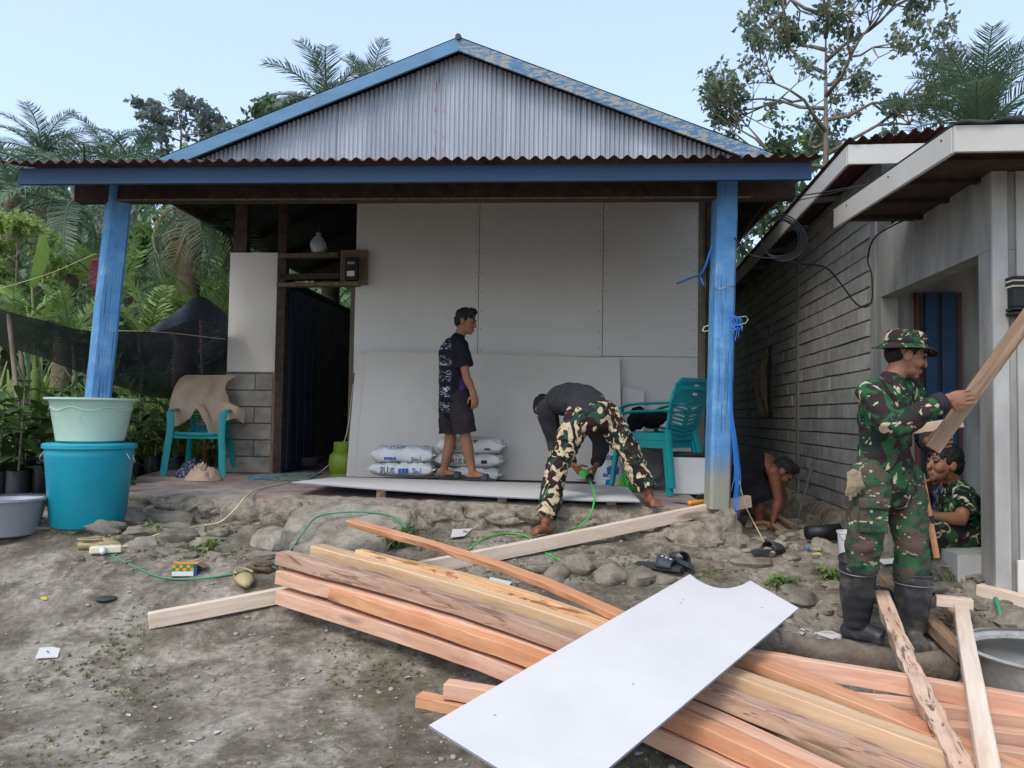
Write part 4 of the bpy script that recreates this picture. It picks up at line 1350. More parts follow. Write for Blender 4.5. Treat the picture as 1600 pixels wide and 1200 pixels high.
# ------------------------------------------------------------------ sacks
def sack(label, c, L, D, Hh, yaw, seed, texts, group):
    c = Vector(c)
    t = thing('sack', label, 'sack', c, group)
    X = Vector((math.cos(yaw), math.sin(yaw), 0)); Yv = Vector((-math.sin(yaw), math.cos(yaw), 0)); Z = Vector((0, 0, 1))
    n, mseg = 56, 40
    def surf(a, th):
        # a in -1..1 along, th angle round
        e = 1 - abs(a) ** 7
        hh = Hh / 2 * (e ** .5 * .82 + .18); dd = D / 2 * (.93 + .07 * e)
        ca, sa = math.cos(th), math.sin(th)
        y = math.copysign(abs(ca) ** .62, ca) * dd
        z = math.copysign(abs(sa) ** .62, sa) * hh
        w = .020 * noise.noise((a * 3 + seed, ca * 2, sa * 2)) + .016 * noise.noise((a * 7 + seed, ca * 4, sa * 4)) - .012 * abs(noise.noise((a * 11 + seed, ca * 6, sa * 6))) + .008 * noise.noise((a * 24 + seed, ca * 10, sa * 10)) * (.5 + abs(a))
        k = 1 + w / max(.05, hh)
        if z < 0: k = 1 + w * .4 / max(.05, hh)
        return c + X * (a * L / 2) + Yv * (y * (1 + w * 2)) + Z * (Hh / 2 + z * k)
    mb = MB(); vs, fs = [], []
    for i in range(n + 1):
        a = -1 + 2 * i / n
        for k in range(mseg): vs.append(surf(a, 2 * math.pi * k / mseg))
    for i in range(n):
        for k in range(mseg): fs.append((i * mseg + k, i * mseg + (k + 1) % mseg, (i + 1) * mseg + (k + 1) % mseg, (i + 1) * mseg + k))
    fs.append(tuple(reversed(range(mseg)))); fs.append(tuple(n * mseg + k for k in range(mseg)))
    mb.add(vs, fs)
    me = mb.build('bag', MT['bag_white'], t, smooth=True)
    for sgn in (-1, 1):           # stitched ends
        m = MB(); p = c + X * (sgn * (L / 2 + .008)) + Z * (Hh / 2); m.beam(p - Yv * (D * .42), p + Yv * (D * .42), .03, .012); m.build('seam', MT['bag_white'], t)
    for (s, size, x0, th0, mat) in texts:
        def place(x, y, x0=x0, th0=th0):
            a = max(-.97, min(.97, (x0 + x) / (L / 2))); th = th0 - y / (Hh * .62)
            p = surf(a, th); 
            nrm = (Yv * math.cos(th) + Z * math.sin(th))
            return p + nrm * .006
        lettering(s, size, place, mat, t, .001)
    return t
F = math.pi * 1.0       # the side turned to the terrace edge
def sack_at(u, v, Y, z): 
    p = P(u, v, Y); p.z = z; return p
GS = 'white cement sacks on the terrace'
p = sack_at(631, 740, 6.92, FLOOR + .055)
sack('lower white sack with blue lettering in the stack of two', p, .56, .34, .125, -HA, 1, [('PLUS', .06, -.11, F + .15, 'navy_print'), ('2in1', .05, .15, F + .15, 'paint_blue_print'), ('\u25a0\u25a0\u25a0', .035, .03, F + .15, 'paint_blue_print')], GS)
sack('upper white sack with blue lettering in the stack of two', p + Vector((.0, .0, .118)), .54, .33, .145, -HA + .06, 2, [('\u25a0\u25a0\u25a0\u25a0', .03, -.10, F + .3, 'paint_blue_print'), ('2in1', .055, .13, F + .35, 'navy_print'), ('PLUS', .06, -.04, F - .85, 'paint_blue_print')], GS)
p = sack_at(733, 738, 6.98, FLOOR + .01)
sack('lowest white sack in the stack of three', p, .56, .34, .135, -HA, 3, [], GS)
sack('middle white sack with green band in the stack of three', p + Vector((.01, 0, .128)), .58, .35, .125, -HA - .04, 4, [('PLUS', .05, -.10, F + .1, 'black_print'), ('\u25a0\u25a0', .04, .0, F + .1, 'green_print'), ('\u25a0\u25a0\u25a0', .02, .15, F + .1, 'black_print')], GS)
sack('top white sack with green mark in the stack of three', p + Vector((.015, 0, .245)), .58, .34, .15, -HA + .02, 5, [('PLUS', .05, -.10, F + .2, 'black_print'), ('\u25bc', .05, .05, F - .4, 'green_print'), ('\u25a0\u25a0\u25a0', .02, .16, F + .2, 'black_print')], GS)

# ------------------------------------------------------------------ plastic chairs
def chair_mesh():
    """armchair facing +y in its own frame, back at -y; returns list of (name, MB, parent index)"""
    parts = []
    seat = MB()
    def sf(s, t, o=0):
        x = (s - .5) * (.44 - .04 * (1 - t)); y = -.20 + .42 * t
        z = .42 + .018 * (2 * (s - .5)) ** 2 - .012 * math.sin(math.pi * t) - .05 * max(0, t - .85) / .15 * .4
        return Vector((x, y, z + o))
    seat.grid(lambda s, t: sf(s, t), 14, 14); n = len(seat.v)
    seat.grid(lambda s, t: sf(s, t, -.012), 14, 14)
    seat.f[196:] = [tuple(reversed(f)) for f in seat.f[196:]]
    for a, b in (((-.22, .20), (.22, .20)), ((-.2, -.2), (.2, -.2)), ((-.21, -.2), (-.22, .2)), ((.21, -.2), (.22, .2))):
        seat.beam((a[0], a[1], .395), (b[0], b[1], .395), .014, .06)
    parts.append(('seat', seat))
    # back: frame with cut herringbone slots, made of real bars
    back = MB()
    def bp(x, h):     # point of the back surface: h 0..1 up
        lean = -.20 - .14 * h
        bow = .035 * (1 - (x / .24) ** 2)
        return Vector((x, lean - bow + .02, .44 + .40 * h))
    def bar(a, b, w, th=.012, n=6):
        pts = [bp(a[0] + (b[0] - a[0]) * i / n, a[1] + (b[1] - a[1]) * i / n) for i in range(n + 1)]
        vs, fs = [], []
        d2 = Vector((b[0] - a[0], 0, (b[1] - a[1]) * .4)); pr = Vector((-d2.z, 0, d2.x)).normalized()
        for p in pts:
            for (q, y) in ((-w / 2, -th / 2), (w / 2, -th / 2), (w / 2, th / 2), (-w / 2, th / 2)):
                vs.append(p + pr * q + Vector((0, y, 0)))
        for i in range(n):
            for k in range(4): fs.append((i * 4 + k, (i + 1) * 4 + k, (i + 1) * 4 + (k + 1) % 4, i * 4 + (k + 1) % 4))
        fs += [(3, 2, 1, 0), (n * 4, n * 4 + 1, n * 4 + 2, n * 4 + 3)]
        back.add(vs, fs)
    wid = lambda h: .165 + .055 * min(1, h * 1.5) - (.05 * max(0, (h - .8) / .2) ** 2)
    for s in (-1, 1):
        prev = None
        for i in range(9):
            h = i / 8
            cur = (s * (wid(h)), h)
            if prev: bar(prev, cur, .036, .02, 2)
            prev = cur
    def patch(x0f, h0, h1, slot=None):
        m = 12
        for o, rv in ((-.006, False), (.006, True)):
            st = len(back.f)
            back.grid(lambda s, t: bp((s * 2 - 1) * wid(h0 + (h1 - h0) * t), h0 + (h1 - h0) * t) + Vector((0, o, 0)), m, 4)
            if rv: back.f[st:] = [tuple(reversed(f)) for f in back.f[st:]]
    patch(0, .70, 1.0); patch(0, -.08, .10)
    bar((-.17, 1.0), (.17, 1.0), .03, .024, 10)
    bar((0, .05), (0, .75), .035, .014, 6)
    for k in range(8):
        h = .08 + k * .078
        for s in (-1, 1):
            bar((s * .005, h), (s * wid(h + .06), h + .075), .017, .014, 4)
    parts.append(('backrest', back))
    hole = MB()
    p = bp(0, .88)
    for o in (-.009, .009):
        hole.ball(p + Vector((0, o, 0)), (.035, .003, .014), 12, 6)
    parts.append(('label_plate', hole))
    for s in (-1, 1):
        arm = MB()
        pts = spline([(s * .215, -.26, .66), (s * .255, -.12, .655), (s * .265, .08, .645), (s * .255, .20, .62)], 5)
        arm.tube(pts, [(.032, .011)] * len(pts), 10, side=Vector((1, 0, 0)))
        parts.append(('armrest', arm))
        fl = MB()   # front leg rises to the arm
        pts = spline([(s * .255, .20, .62), (s * .245, .215, .45), (s * .265, .245, .2), (s * .28, .265, 0)], 5)
        fl.tube(pts, [(.034, .016)] * len(pts), 10, side=Vector((1, .35, 0)), rnd=False, power=.6)
        parts.append(('leg', fl))
        rl = MB()
        pts = spline([(s * .18, -.2, .45), (s * .215, -.25, .2), (s * .235, -.285, 0)], 5)
        rl.tube(pts, [(.030, .018)] * len(pts), 10, side=Vector((1, -.35, 0)), rnd=False, power=.6)
        parts.append(('leg', rl))
    return parts
CH = chair_mesh()
CHM = [(n, m.mesh('chair_' + n, smooth=False)) for n, m in CH]
for n, me in CHM:
    me.polygons.foreach_set('use_smooth', [True] * len(me.polygons)); me.set_sharp_from_angle(angle=R(40))
def chair(label, loc, rz, group=None, plate=True, scale=1.0):
    t = thing('plastic_chair', label, 'chair', loc, group)
    t.rotation_euler = (0, 0, rz); t.scale = (scale,) * 3
    for n, me in CHM:
        if n == 'label_plate' and not plate: continue
        o = bpy.data.objects.new(n, me)
        if not len(me.materials): me.materials.append(MT['white_plastic' if n == 'label_plate' else 'teal_plastic'])
        col.objects.link(o); o.parent = t
    return t
ca = R(43)
pl_ = PZ(1047, 776, FLOOR)
pc = Vector((pl_.x - (-.235 * math.cos(ca) + .285 * math.sin(ca)), pl_.y - (-.235 * math.sin(ca) - .285 * math.cos(ca)), FLOOR))
chair('teal plastic armchair at the foot of the blue post, under another chair', (pc.x, pc.y, FLOOR), ca, 'stacked teal chairs')
chair('teal plastic armchair stacked upon another chair at the blue post', (pc.x + .012, pc.y - .008, FLOOR + .062), ca, 'stacked teal chairs')
pc2 = PZ(312, 742, FLOOR)
chair('teal plastic chair with a beige shirt hung over its back', (pc2.x, pc2.y + .05, FLOOR), R(184), None, False, .95)
# beige shirt over the left chair
def shirt():
    base = Vector((pc2.x, pc2.y + .05, FLOOR))
    t_ = thing('shirt', 'beige sleeveless shirt draped over the teal chair back', 'shirt', base)
    def at(u, v, dy): return P(u, v, pc2.y + .05 + dy)
    # outline rows from the top fold down (left pixel, right pixel, depth)
    rows = [(290, 368, 586, 586, .26), (281, 362, 591, 597, .22), (272, 356, 605, 615, .16), (266, 358, 625, 628, .10), (262, 384, 645, 636, .06), (261, 381, 662, 655, .04)]
    mb = MB()
    nu = 36
    hem = lambda s: 0
    def fn(s, t):
        f = t * (len(rows) - 1); i = min(int(f), len(rows) - 2); k = f - i
        a, b = rows[i], rows[i + 1]
        ul = a[0] + (b[0] - a[0]) * k; ur = a[1] + (b[1] - a[1]) * k
        vl = a[2] + (b[2] - a[2]) * k; vr = a[3] + (b[3] - a[3]) * k
        dy = a[4] + (b[4] - a[4]) * k
        u = ul + (ur - ul) * s; v = vl + (vr - vl) * s
        # hanging hem: drops to a point, notched between
        if t > .55:
            w = (t - .55) / .45
            drop = [(0, 5), (.12, 6), (.3, -5), (.38, -22), (.5, 2), (.58, 38), (.64, 22), (.75, 2), (.9, -2), (1, 8)]
            v += w * interp(s, drop)
        fold = .022 * math.sin(s * 17 + t * 3) * t + .014 * noise.noise((s * 6, t * 5, 2))
        return at(u, v, dy - .05 - .06 * math.sin(math.pi * s) + fold)
    mb.grid(fn, nu, 22)
    # a bitten armhole on the right side
    o = mb.build('cloth', MT['cloth_beige'], t_, smooth=True)
    bm = bmesh.new(); bm.from_mesh(o.data)
    hc = at(362, 604, .1) - base
    kill = []
    for f in bm.faces:
        c = f.calc_center_median()
        d = Vector((c.x - hc.x, c.z - hc.z))
        if (d.x / .065) ** 2 + (d.y / .085) ** 2 < 1: kill.append(f)
    bmesh.ops.delete(bm, geom=kill, context='FACES'); bm.to_mesh(o.data); bm.free()
    md = o.modifiers.new('thick', 'SOLIDIFY'); md.thickness = .004
    sb = o.modifiers.new('sub', 'SUBSURF'); sb.levels = sb.render_levels = 1
shirt()

# ------------------------------------------------------------------ tubs and basins
def vessel(name, label, cat, c, prof_out, mat, thick=.006, seg=48, wob=None, sx=1, sy=1, tilt=None):
    t = thing(name, label, cat, c)
    prof = prof_out + [(max(.001, r - thick), z + (thick if i == len(prof_out) - 1 and False else 0)) for i, (r, z) in reversed(list(enumerate(prof_out)))]
    prof[-1] = (prof_out[0][0] - thick, prof_out[0][1] + thick)
    m = MB(); m.lathe(prof, c, seg, False, wob, sx, sy)
    o = m.build('body', MT[mat], t, auto=45)
    return t, o
pt = Vector((-2.72, 5.02, 0)); pt = P(137, 815, 5.0); pt.z = ground_z(pt.x, pt.y) - .01
ztop = P(137, 692, 5.0).z
h = ztop - pt.z
r1, r0 = 64 / FPX * 5.0, 49 / FPX * 5.0
tub, tb = vessel('storage_tub', 'tall turquoise plastic tub with lid on the ground', 'tub', pt, [(r0, 0), (r0 + .012, .01), (r0 + (r1 - r0) * .85, h - .09), (r1 * .97, h - .085), (r1 * .98, h - .055), (r1 * .97, h - .05), (r1 * .985, h - .03)], 'turquoise_plastic')
m = MB(); m.lathe([(r1 * 1.0, h - .035), (r1 * 1.035, h - .03), (r1 * 1.035, h - .008), (r1 * 1.0, h), (r1 * .8, h + .004), (.002, h + .004)], pt, 48); m.build('lid', MT['turquoise_plastic'], tub, auto=40)
for s in (-1, 1):
    m = MB(); q = pt + Vector((s * r1 * 1.0, -.03, h - .1))
    m.tube(spline([q + Vector((0, -.03, .04)), q + Vector((s * .025, -.03, .0)), q + Vector((s * .03, .02, -.02)), q + Vector((0, .04, .03))], 5), .004, 6); m.build('handle', MT['steel'], tub, smooth=True)
pb = Vector((pt.x, pt.y, ztop + .006))
hb = P(137, 622, 5.0).z - pb.z
rb1, rb0 = 60 / FPX * 5.0, 43 / FPX * 5.0
basin, bb = vessel('wash_basin', 'pale mint plastic basin standing on the turquoise tub', 'basin', pb, [(rb0, 0), (rb0 + .02, .012), (rb0 + (rb1 - rb0) * .9, hb - .03), (rb1, hb - .02), (rb1 + .025, hb - .012), (rb1 + .025, hb), (rb1 - .01, hb)], 'mint_plastic', .008)
for zz in (.42, .75):
    m = MB(); pts = []
    for k in range(97):
        an = 2 * math.pi * k / 96; z = hb * zz + .012 * math.sin(an * 7)
        rr = rb0 + (rb1 - rb0) * .9 * (z / hb) + .008
        pts.append(pb + Vector((rr * math.cos(an), rr * math.sin(an), z)))
    m.tube(pts, .005, 6, cap=False); m.build('wavy_rib', MT['mint_plastic'], basin, smooth=True)
pg = G(8, 834)
hg = .225
gb, _ = vessel('wash_basin', 'grey plastic basin on the ground beside the turquoise tub', 'basin', pg, [(.17, 0), (.18, .01), (.215, hg - .02), (.222, hg - .015), (.24, hg - .01), (.24, hg), (.222, hg)], 'grey_plastic', .006)
# aluminium basin at the far right
pm = P(1650, 1026, 3.25); pm.z = ground_z(pm.x, pm.y) + .02
zt = P(1650, 1018, 3.25).z
hm = zt - pm.z
mbn, _ = vessel('metal_basin', 'large aluminium basin beside the leaning timbers', 'basin', pm, [(.24, 0), (.26, .01), (.30, hm * .5), (.33, hm - .02), (.355, hm - .008), (.36, hm), (.345, hm + .004)], 'alu_dusty', .008)
m = MB(); m.lathe([(.318, hm - .035), (.2, hm - .05), (.002, hm - .052)], pm, 40); m.build('contents', MT['cement_pale'], mbn, smooth=True)
# gas bottle
pgb = PZ(536, 740, FLOOR); pgb = HX @ Vector((HL(537, 700, -.16).x, -.16, FLOOR))
gas = thing('gas_bottle', 'small green gas cylinder between the doorway and the leaning board', 'gas bottle', pgb)
m = MB(); m.lathe([(.09, 0), (.095, .02), (.13, .05), (.138, .10), (.138, .15), (.13, .20), (.10, .235), (.04, .25), (.002, .252)], pgb, 28); m.build('body', MT['green_paint'], gas, smooth=True)
m = MB(); m.lathe([(.092, .225), (.095, .23), (.095, .325), (.085, .33), (.082, .32), (.082, .23)], pgb, 28, close=True); m.build('collar', MT['green_paint'], gas, auto=40)
m = MB(); m.lathe([(.115, -.0), (.118, .0), (.118, .03), (.112, .03)], pgb, 28, close=True); m.build('foot_ring', MT['green_paint'], gas, auto=40)
def gp(x, y): 
    return pgb + Vector((x, -math.sqrt(max(0, .1415 ** 2 - x * x)), .125 + y))
# paint bucket and boxes behind the bent man
def bucket():
    c = HX @ Vector((HL(955, 700, -.75).x, -.75, FLOOR))
    k = c.y / FPX
    zt = P(950, 690, c.y).z - FLOOR
    t = thing('paint_bucket', 'white paint bucket with blue lettering behind the bent man', 'bucket', c)
    r = 27 * k
    m = MB(); m.lathe([(r * .86, 0), (r * .87, .01), (r * .97, zt - .04), (r * 1.04, zt - .035), (r * 1.04, zt - .0), (r * .98, zt), (.002, zt)], c, 32); m.build('body', MT['white_plastic'], t, auto=40)
    def w(ang0, z0):
        def f(x, y):
            a = ang0 + x / r
            rr = r * (.875 + .09 * (z0 + y) / zt) + .004
            return c + Vector((rr * math.sin(a), -rr * math.cos(a), z0 + y))
        return f
    lettering('itex', .075, w(-.1, zt * .68), 'paint_blue_print', t, .002)
    lettering('ex', .06, w(-.45, zt * .30), 'paint_blue_print', t, .002)
    # picture: blue swoosh with coloured patch
    m = MB()
    f = w(.0, zt * .45)
    m.add([f(-.06 + .12 * i / 8, .02 * math.sin(i / 8 * math.pi)) for i in range(9)] + [f(-.05 + .1 * i / 8, -.055 + .0 * i) for i in range(9)], [(i, i + 1, 10 + i, 9 + i) for i in range(8)]); m.build('print', MT['paint_blue_print'], t)
    m = MB(); f = w(.1, zt * .47); 
    f2 = lambda x, y: f(x, y) + (f(x, y) - c).normalized() * .002
    m.add([f2(-.02, -.02), f2(.02, -.025), f2(.025, .012), f2(-.01, .015)], [(0, 1, 2, 3)]); m.build('print', MT['orange_print'], t)
    m = MB(); f = w(.2, zt * .10); m.add([f(-.05, -.02), f(.02, -.02), f(.05, .03), f(-.03, .02)], [(0, 1, 2, 3)]); m.build('print', MT['yellow_plastic'], t)
    m = MB(); f3 = w(-.1, zt * .12)
    m.add([f3(-.06, -.03), f3(0, -.03), f3(.01, .03), f3(-.05, .03)], [(0, 1, 2, 3)]); m.build('print', MT['blue_plastic'], t)
    m = MB(); pts = [c + Vector((r * 1.06 * math.cos(a), -r * 1.06 * abs(math.sin(a)) - .005, zt - .03 - .12 * math.sin(a))) for a in [math.pi * i / 12 for i in range(13)]]
    m.tube(pts, .004, 6); m.build('handle', MT['steel'], t, smooth=True)
bucket()
def crate(name, label, cat, u, v0, v1, yl, w, d, mat, lid=None):
    p = HL(u, v1, yl); z1 = HL(u, v0, yl).z
    c = HX @ Vector((p.x, yl, FLOOR))
    t = thing(name, label, cat, c)
    m = MB(HX); m.box2((p.x - w / 2, yl - d / 2, FLOOR + .002), (p.x + w / 2, yl + d / 2, z1 - .03)); m.build('body', MT[mat], t, bevel=.01)
    m = MB(HX); m.box2((p.x - w / 2 - .01, yl - d / 2 - .01, z1 - .028), (p.x + w / 2 + .01, yl + d / 2 + .01, z1)); m.build('lid', MT[lid or mat], t, bevel=.008)
    return t
crate('cool_box', 'white box with dark lid on the terrace behind the stacked chairs', 'box', 1080, 707, 760, -1.1, .34, .3, 'white_plastic', 'black_plastic')
crate('box', 'small white crate behind the paint bucket', 'box', 978, 735, 752, -.5, .3, .25, 'cream_plastic')
def machine():
    # round aluminium pan standing on edge behind the chairs
    c = HL(1010, 715, -.8); c.z = FLOOR
    cw = HX @ c
    t = thing('cooking_pan', 'big dull aluminium pan standing on edge behind the stacked chairs', 'pan', cw)
    m = MB(); rr = .20
    prof = [(.002, 0), (rr * .8, 0), (rr, .09), (rr + .02, .095), (rr, .1), (rr * .78, .012), (.002, .012)]
    m.lathe(prof, (0, 0, 0), 36)
    q = Matrix.Rotation(R(80), 3, 'X')
    m.v = [tuple(cw + Vector((0, 0, rr + .02)) + q @ Vector(p)) for p in m.v]
    m.build('body', MT['steel_dull'], t, auto=40)
machine()
def green_net():
    c = HL(985, 755, -1.15); c.z = FLOOR
    cw = HX @ c
    t = thing('net_bag', 'bright green net bag on the terrace by the bent man leg', 'bag', cw)
    m = MB(); rng = random.Random(3)
    for k in range(26):
        a = rng.uniform(0, 6.28); pts = []
        for i in range(7):
            s = i / 6; rr = .085 * math.sin(math.pi * (.12 + .8 * s)) 
            pts.append(cw + Vector((rr * math.cos(a + 1.2 * s * (1 if k % 2 else -1)), rr * math.sin(a + 1.2 * s * (1 if k % 2 else -1)), .006 + .17 * s)))
        m.tube(pts, .005, 5)
    m.build('net', MT['green_bright'], t, smooth=True)
green_net()
def heap_cloth(label, name, u, v, yl, w, h, mat, seed, cat='cloth'):
    c = HL(u, v, yl); c.z = FLOOR
    cw = HX @ c
    m = MB()
    def fn(s, t):
        a = s * 2 * math.pi; r = t
        d = noise.noise((math.cos(a) * 1.5, math.sin(a) * 1.5, seed)) * .3 + 1
        z = h * (1 - r ** 2.2) * (.8 + .6 * noise.noise((math.cos(a) * r * 2.5, math.sin(a) * r * 2.5, seed + 4)) + .5 * abs(noise.noise((math.cos(a) * r * 6, math.sin(a) * r * 6, seed + 1))) + .2 * noise.noise((math.cos(a) * r * 13, math.sin(a) * r * 13, seed)))
        return cw + Vector((w * r * d * math.cos(a), w * .7 * r * d * math.sin(a), .004 + max(0, z)))
    m.grid(fn, 72, 26)
    o = m.build(name, MT[mat], smooth=True)
    return tag(o, label, cat)
heap_cloth('crumpled grey beige rag on the terrace behind the left chair', 'rag', 318, 738, -.9, .17, .13, 'cloth_beige', 3)
heap_cloth('dark blue folded cloth on the terrace behind the left chair', 'rag', 300, 732, -.6, .16, .14, 'cloth_navy', 7)
def jacket():
    # dark bag hung over the stacked chair seats
    c = Vector((pc.x - .1, pc.y + .25, FLOOR + .5))
    c = P(1015, 655, pc.y + .15)
    m = MB()
    m.ball(c + Vector((.05, 0, 0)), (.15, .10, .075), 16, 10); m.ball(c + Vector((-.10, -.02, .01)), (.06, .05, .10), 12, 8)
    m.tube(spline([c + Vector((-.13, -.02, .08)), c + Vector((-.16, -.03, .0)), c + Vector((-.15, -.03, -.09))], 5), .03, 8)
    o = voxel(m, 'backpack', MT['cloth_black'], None, .012, 2, .02, .12)
    tag(o, 'black bag lying on the seat of the stacked teal chairs', 'bag')
    m = MB(); c2 = c + Vector((.13, -.02, -.04)); m.ball(c2, (.07, .07, .045), 12, 8)
    o = voxel(m, 'plastic_bag', MT['bag_white'], None, .010, 1, .015, .06)
    tag(o, 'white plastic bag beside the black bag on the chair seat', 'bag')
jacket()
# tools on the floor near the post
def tool(label, name, mat, p, q, r, cat='tool'):
    m = MB(); m.tube([p, p.lerp(q, .4), q], [r, r * .9, r * .7], 8); return tag(m.build(name, MT[mat], smooth=True), label, cat)
z = FLOOR + .014
t_ = thing('screwdriver', 'yellow handled tool on the terrace under the stacked chairs', 'tool', PZ(1065, 766, z))
m = MB(); a, b, c = PZ(1062, 765, z), PZ(1078, 767, z), PZ(1098, 771, z); m.tube([a, b], .013, 8); m.build('handle', MT['yellow_plastic'], t_, smooth=True)
m = MB(); m.tube([b, c], .006, 8); m.build('blade', MT['steel'], t_, smooth=True)
t_ = thing('hand_saw', 'saw with orange handle on the terrace by the post', 'saw', PZ(1085, 783, z))
m = MB(); a, b = PZ(1050, 782, z), PZ(1078, 786, z); m.beam(a, b, .05, .004); m.build('blade', MT['steel_dull'], t_)
m = MB(); m.tube([b, PZ(1102, 784, z)], .018, 8); m.build('handle', MT['orange_print'], t_, smooth=True)
# ------------------------------------------------------------------ people
def axes(f, up=Vector((0, 0, 1))):
    f = f.normalized(); r = f.cross(up).normalized(); u = r.cross(f).normalized()
    return f, r, u
def add_head(mb, c, f, up=Vector((0, 0, 1)), s=1.0):
    f, r, u = axes(f, up)
    xf = Matrix((r, f, u)).transposed()
    B = lambda x, y, z, rad, sg=16, rg=10: mb.ball(c + (r * x + f * y + u * z) * s, tuple(k * s for k in rad), sg, rg, xf)
    B(0, -.012, .035, (.074, .092, .078))
    B(0, .018, -.005, (.064, .066, .085))
    B(0, .034, -.062, (.048, .046, .042))
    B(0, .066, -.088, (.022, .020, .018))
    for q in (-1, 1):
        B(q * .036, .052, -.022, (.028, .030, .032)); B(q * .030, .074, .024, (.026, .014, .010)); B(q * .077, -.008, -.005, (.010, .022, .032))
    a = c + (f * .080 + u * .018) * s; b = c + (f * .100 - u * .026) * s
    mb.tube([a, a.lerp(b, .6), b], [(.009 * s, .011 * s), (.013 * s, .014 * s), (.018 * s, .012 * s)], 10, side=r)
    B(0, .084, -.055, (.024, .012, .007)); B(0, .082, -.068, (.020, .012, .008))
def face_parts(t, c, f, up=Vector((0, 0, 1)), s=1.0):
    f, r, u = axes(f, up); xf = Matrix((r, f, u)).transposed()
    for q in (-1, 1):
        m = MB(); m.ball(c + (r * q * .031 + f * .080 + u * .010) * s, (.013 * s, .006 * s, .006 * s), 10, 6, xf); m.build('eye', MT['eye_dark'], t, smooth=True)
        m = MB(); a = c + (f * .086 + u * .030) * s
        m.tube([a + r * (q * .014 * s), a + r * (q * .032 * s) + (u * .006 - f * .004) * s, a + r * (q * .052 * s) - (f * .018) * s], [.0035 * s, .0048 * s, .003 * s], 6); m.build('eyebrow', MT['hair_black'], t, smooth=True)
    m = MB(); a = c + (f * .0935 - u * .061) * s
    m.tube([a + (r * -.016 - f * .008 - u * .002) * s, a - f * .002 * s, a + (r * .016 - f * .008 - u * .002) * s], [.002 * s, .0036 * s, .002 * s], 6); m.build('mouth', MT['lip'], t, smooth=True)
def hair(t, c, f, up=Vector((0, 0, 1)), s=1.0, spike=.008):
    f, r, u = axes(f, up); xf = Matrix((r, f, u)).transposed(); s *= 1.09
    mb = MB()
    B = lambda x, y, z, rad: mb.ball(c + (r * x + f * y + u * z) * s, tuple(k * s for k in rad), 16, 10, xf)
    B(0, -.018, .052, (.080, .093, .074)); B(0, -.05, .01, (.066, .062, .075)); B(0, .03, .098, (.058, .055, .036))
    for q in (-1, 1): B(q * .066, .0, .03, (.016, .03, .035))
    return voxel(mb, 'hair', MT['hair_black'], t, .007, 1, spike, .03)
def add_hand(mb, w, d, n, curl=.5, s=1.0, thumb=1, spread=.0):
    """w wrist, d along the hand, n palm normal; thumb: which side"""
    d = d.normalized(); n = (n - d * n.dot(d)).normalized(); sd = d.cross(n).normalized() * thumb
    L = .085 * s
    mb.tube([w - d * .02 * s, w + d * .015 * s, w + d * .05 * s, w + d * L], [(.026 * s, .020 * s), (.032 * s, .017 * s), (.041 * s, .016 * s), (.040 * s, .013 * s)], 12, side=sd)
    for i, (off, ln, r) in enumerate(((.033, .070, .0080), (.011, .080, .0084), (-.011, .074, .0080), (-.032, .058, .0072))):
        p = w + d * (L - .004) + sd * off * s
        dir_ = (d + sd * (off * spread)).normalized(); pts = [p - d * .02 * s, p]; a = 0
        for k, fr in enumerate((.45, .32, .23)):
            a += curl * (1.0 if k else .8)
            v = dir_ * math.cos(a) + n * math.sin(a)
            p = p + v * (ln * fr * s); pts.append(p)
        mb.tube(pts, [r * 1.05 * s, r * 1.1 * s, r * s, r * .92 * s, r * .78 * s], 8)
    p0 = w + d * .022 * s + sd * .026 * s
    v = (d * .55 + sd * .7 + n * .35).normalized(); p1 = p0 + v * .038 * s
    v2 = (d * .85 + sd * .15 + n * (.35 + curl * .4)).normalized(); p2 = p1 + v2 * .030 * s; p3 = p2 + v2 * .022 * s
    mb.tube([p0, p1, p2, p3], [.014 * s, .0115 * s, .010 * s, .008 * s], 8)
def add_foot(mb, an, toe, s=1.0, heel=None, up=Vector((0, 0, 1)), sole=None):
    """an: ankle, toe: tip of the big toe at floor level"""
    d = toe - an; dz = d.z; flat = Vector((d.x, d.y, 0)); fd = flat.normalized(); sd = fd.cross(up)
    zf = toe.z
    hl = Vector((an.x, an.y, zf + .03 * s)) - fd * .035 * s
    pts = [hl, Vector((an.x, an.y, zf + .042 * s)) + fd * .02 * s, Vector((an.x, an.y, zf + .034 * s)) + fd * .09 * s, toe - fd * .05 * s + Vector((0, 0, .02 * s))]
    mb.tube(pts, [(.030 * s, .028 * s), (.033 * s, .036 * s), (.038 * s, .028 * s), (.044 * s, .016 * s)], 12, side=sd)
    for i in range(5):
        o = (-.032 + .016 * i) * s
        b = toe - fd * (.05 + .004 * i) * s + sd * o + Vector((0, 0, .016 * s))
        mb.tube([b, b + fd * (.040 - .004 * i) * s - Vector((0, 0, .004 * s))], [.0105 * s, .009 * s], 8)
def limb3(mb, a, b, c, ra, rm1, rb, rm2, rc, side=None):
    pts = [a, a.lerp(b, .35), a.lerp(b, .8), b, b.lerp(c, .3), b.lerp(c, .75), c]
    rs = [ra, rm1, rb * 1.02, rb, rm2, rc * 1.1, rc]
    mb.tube(pts, rs, 14, side=side)
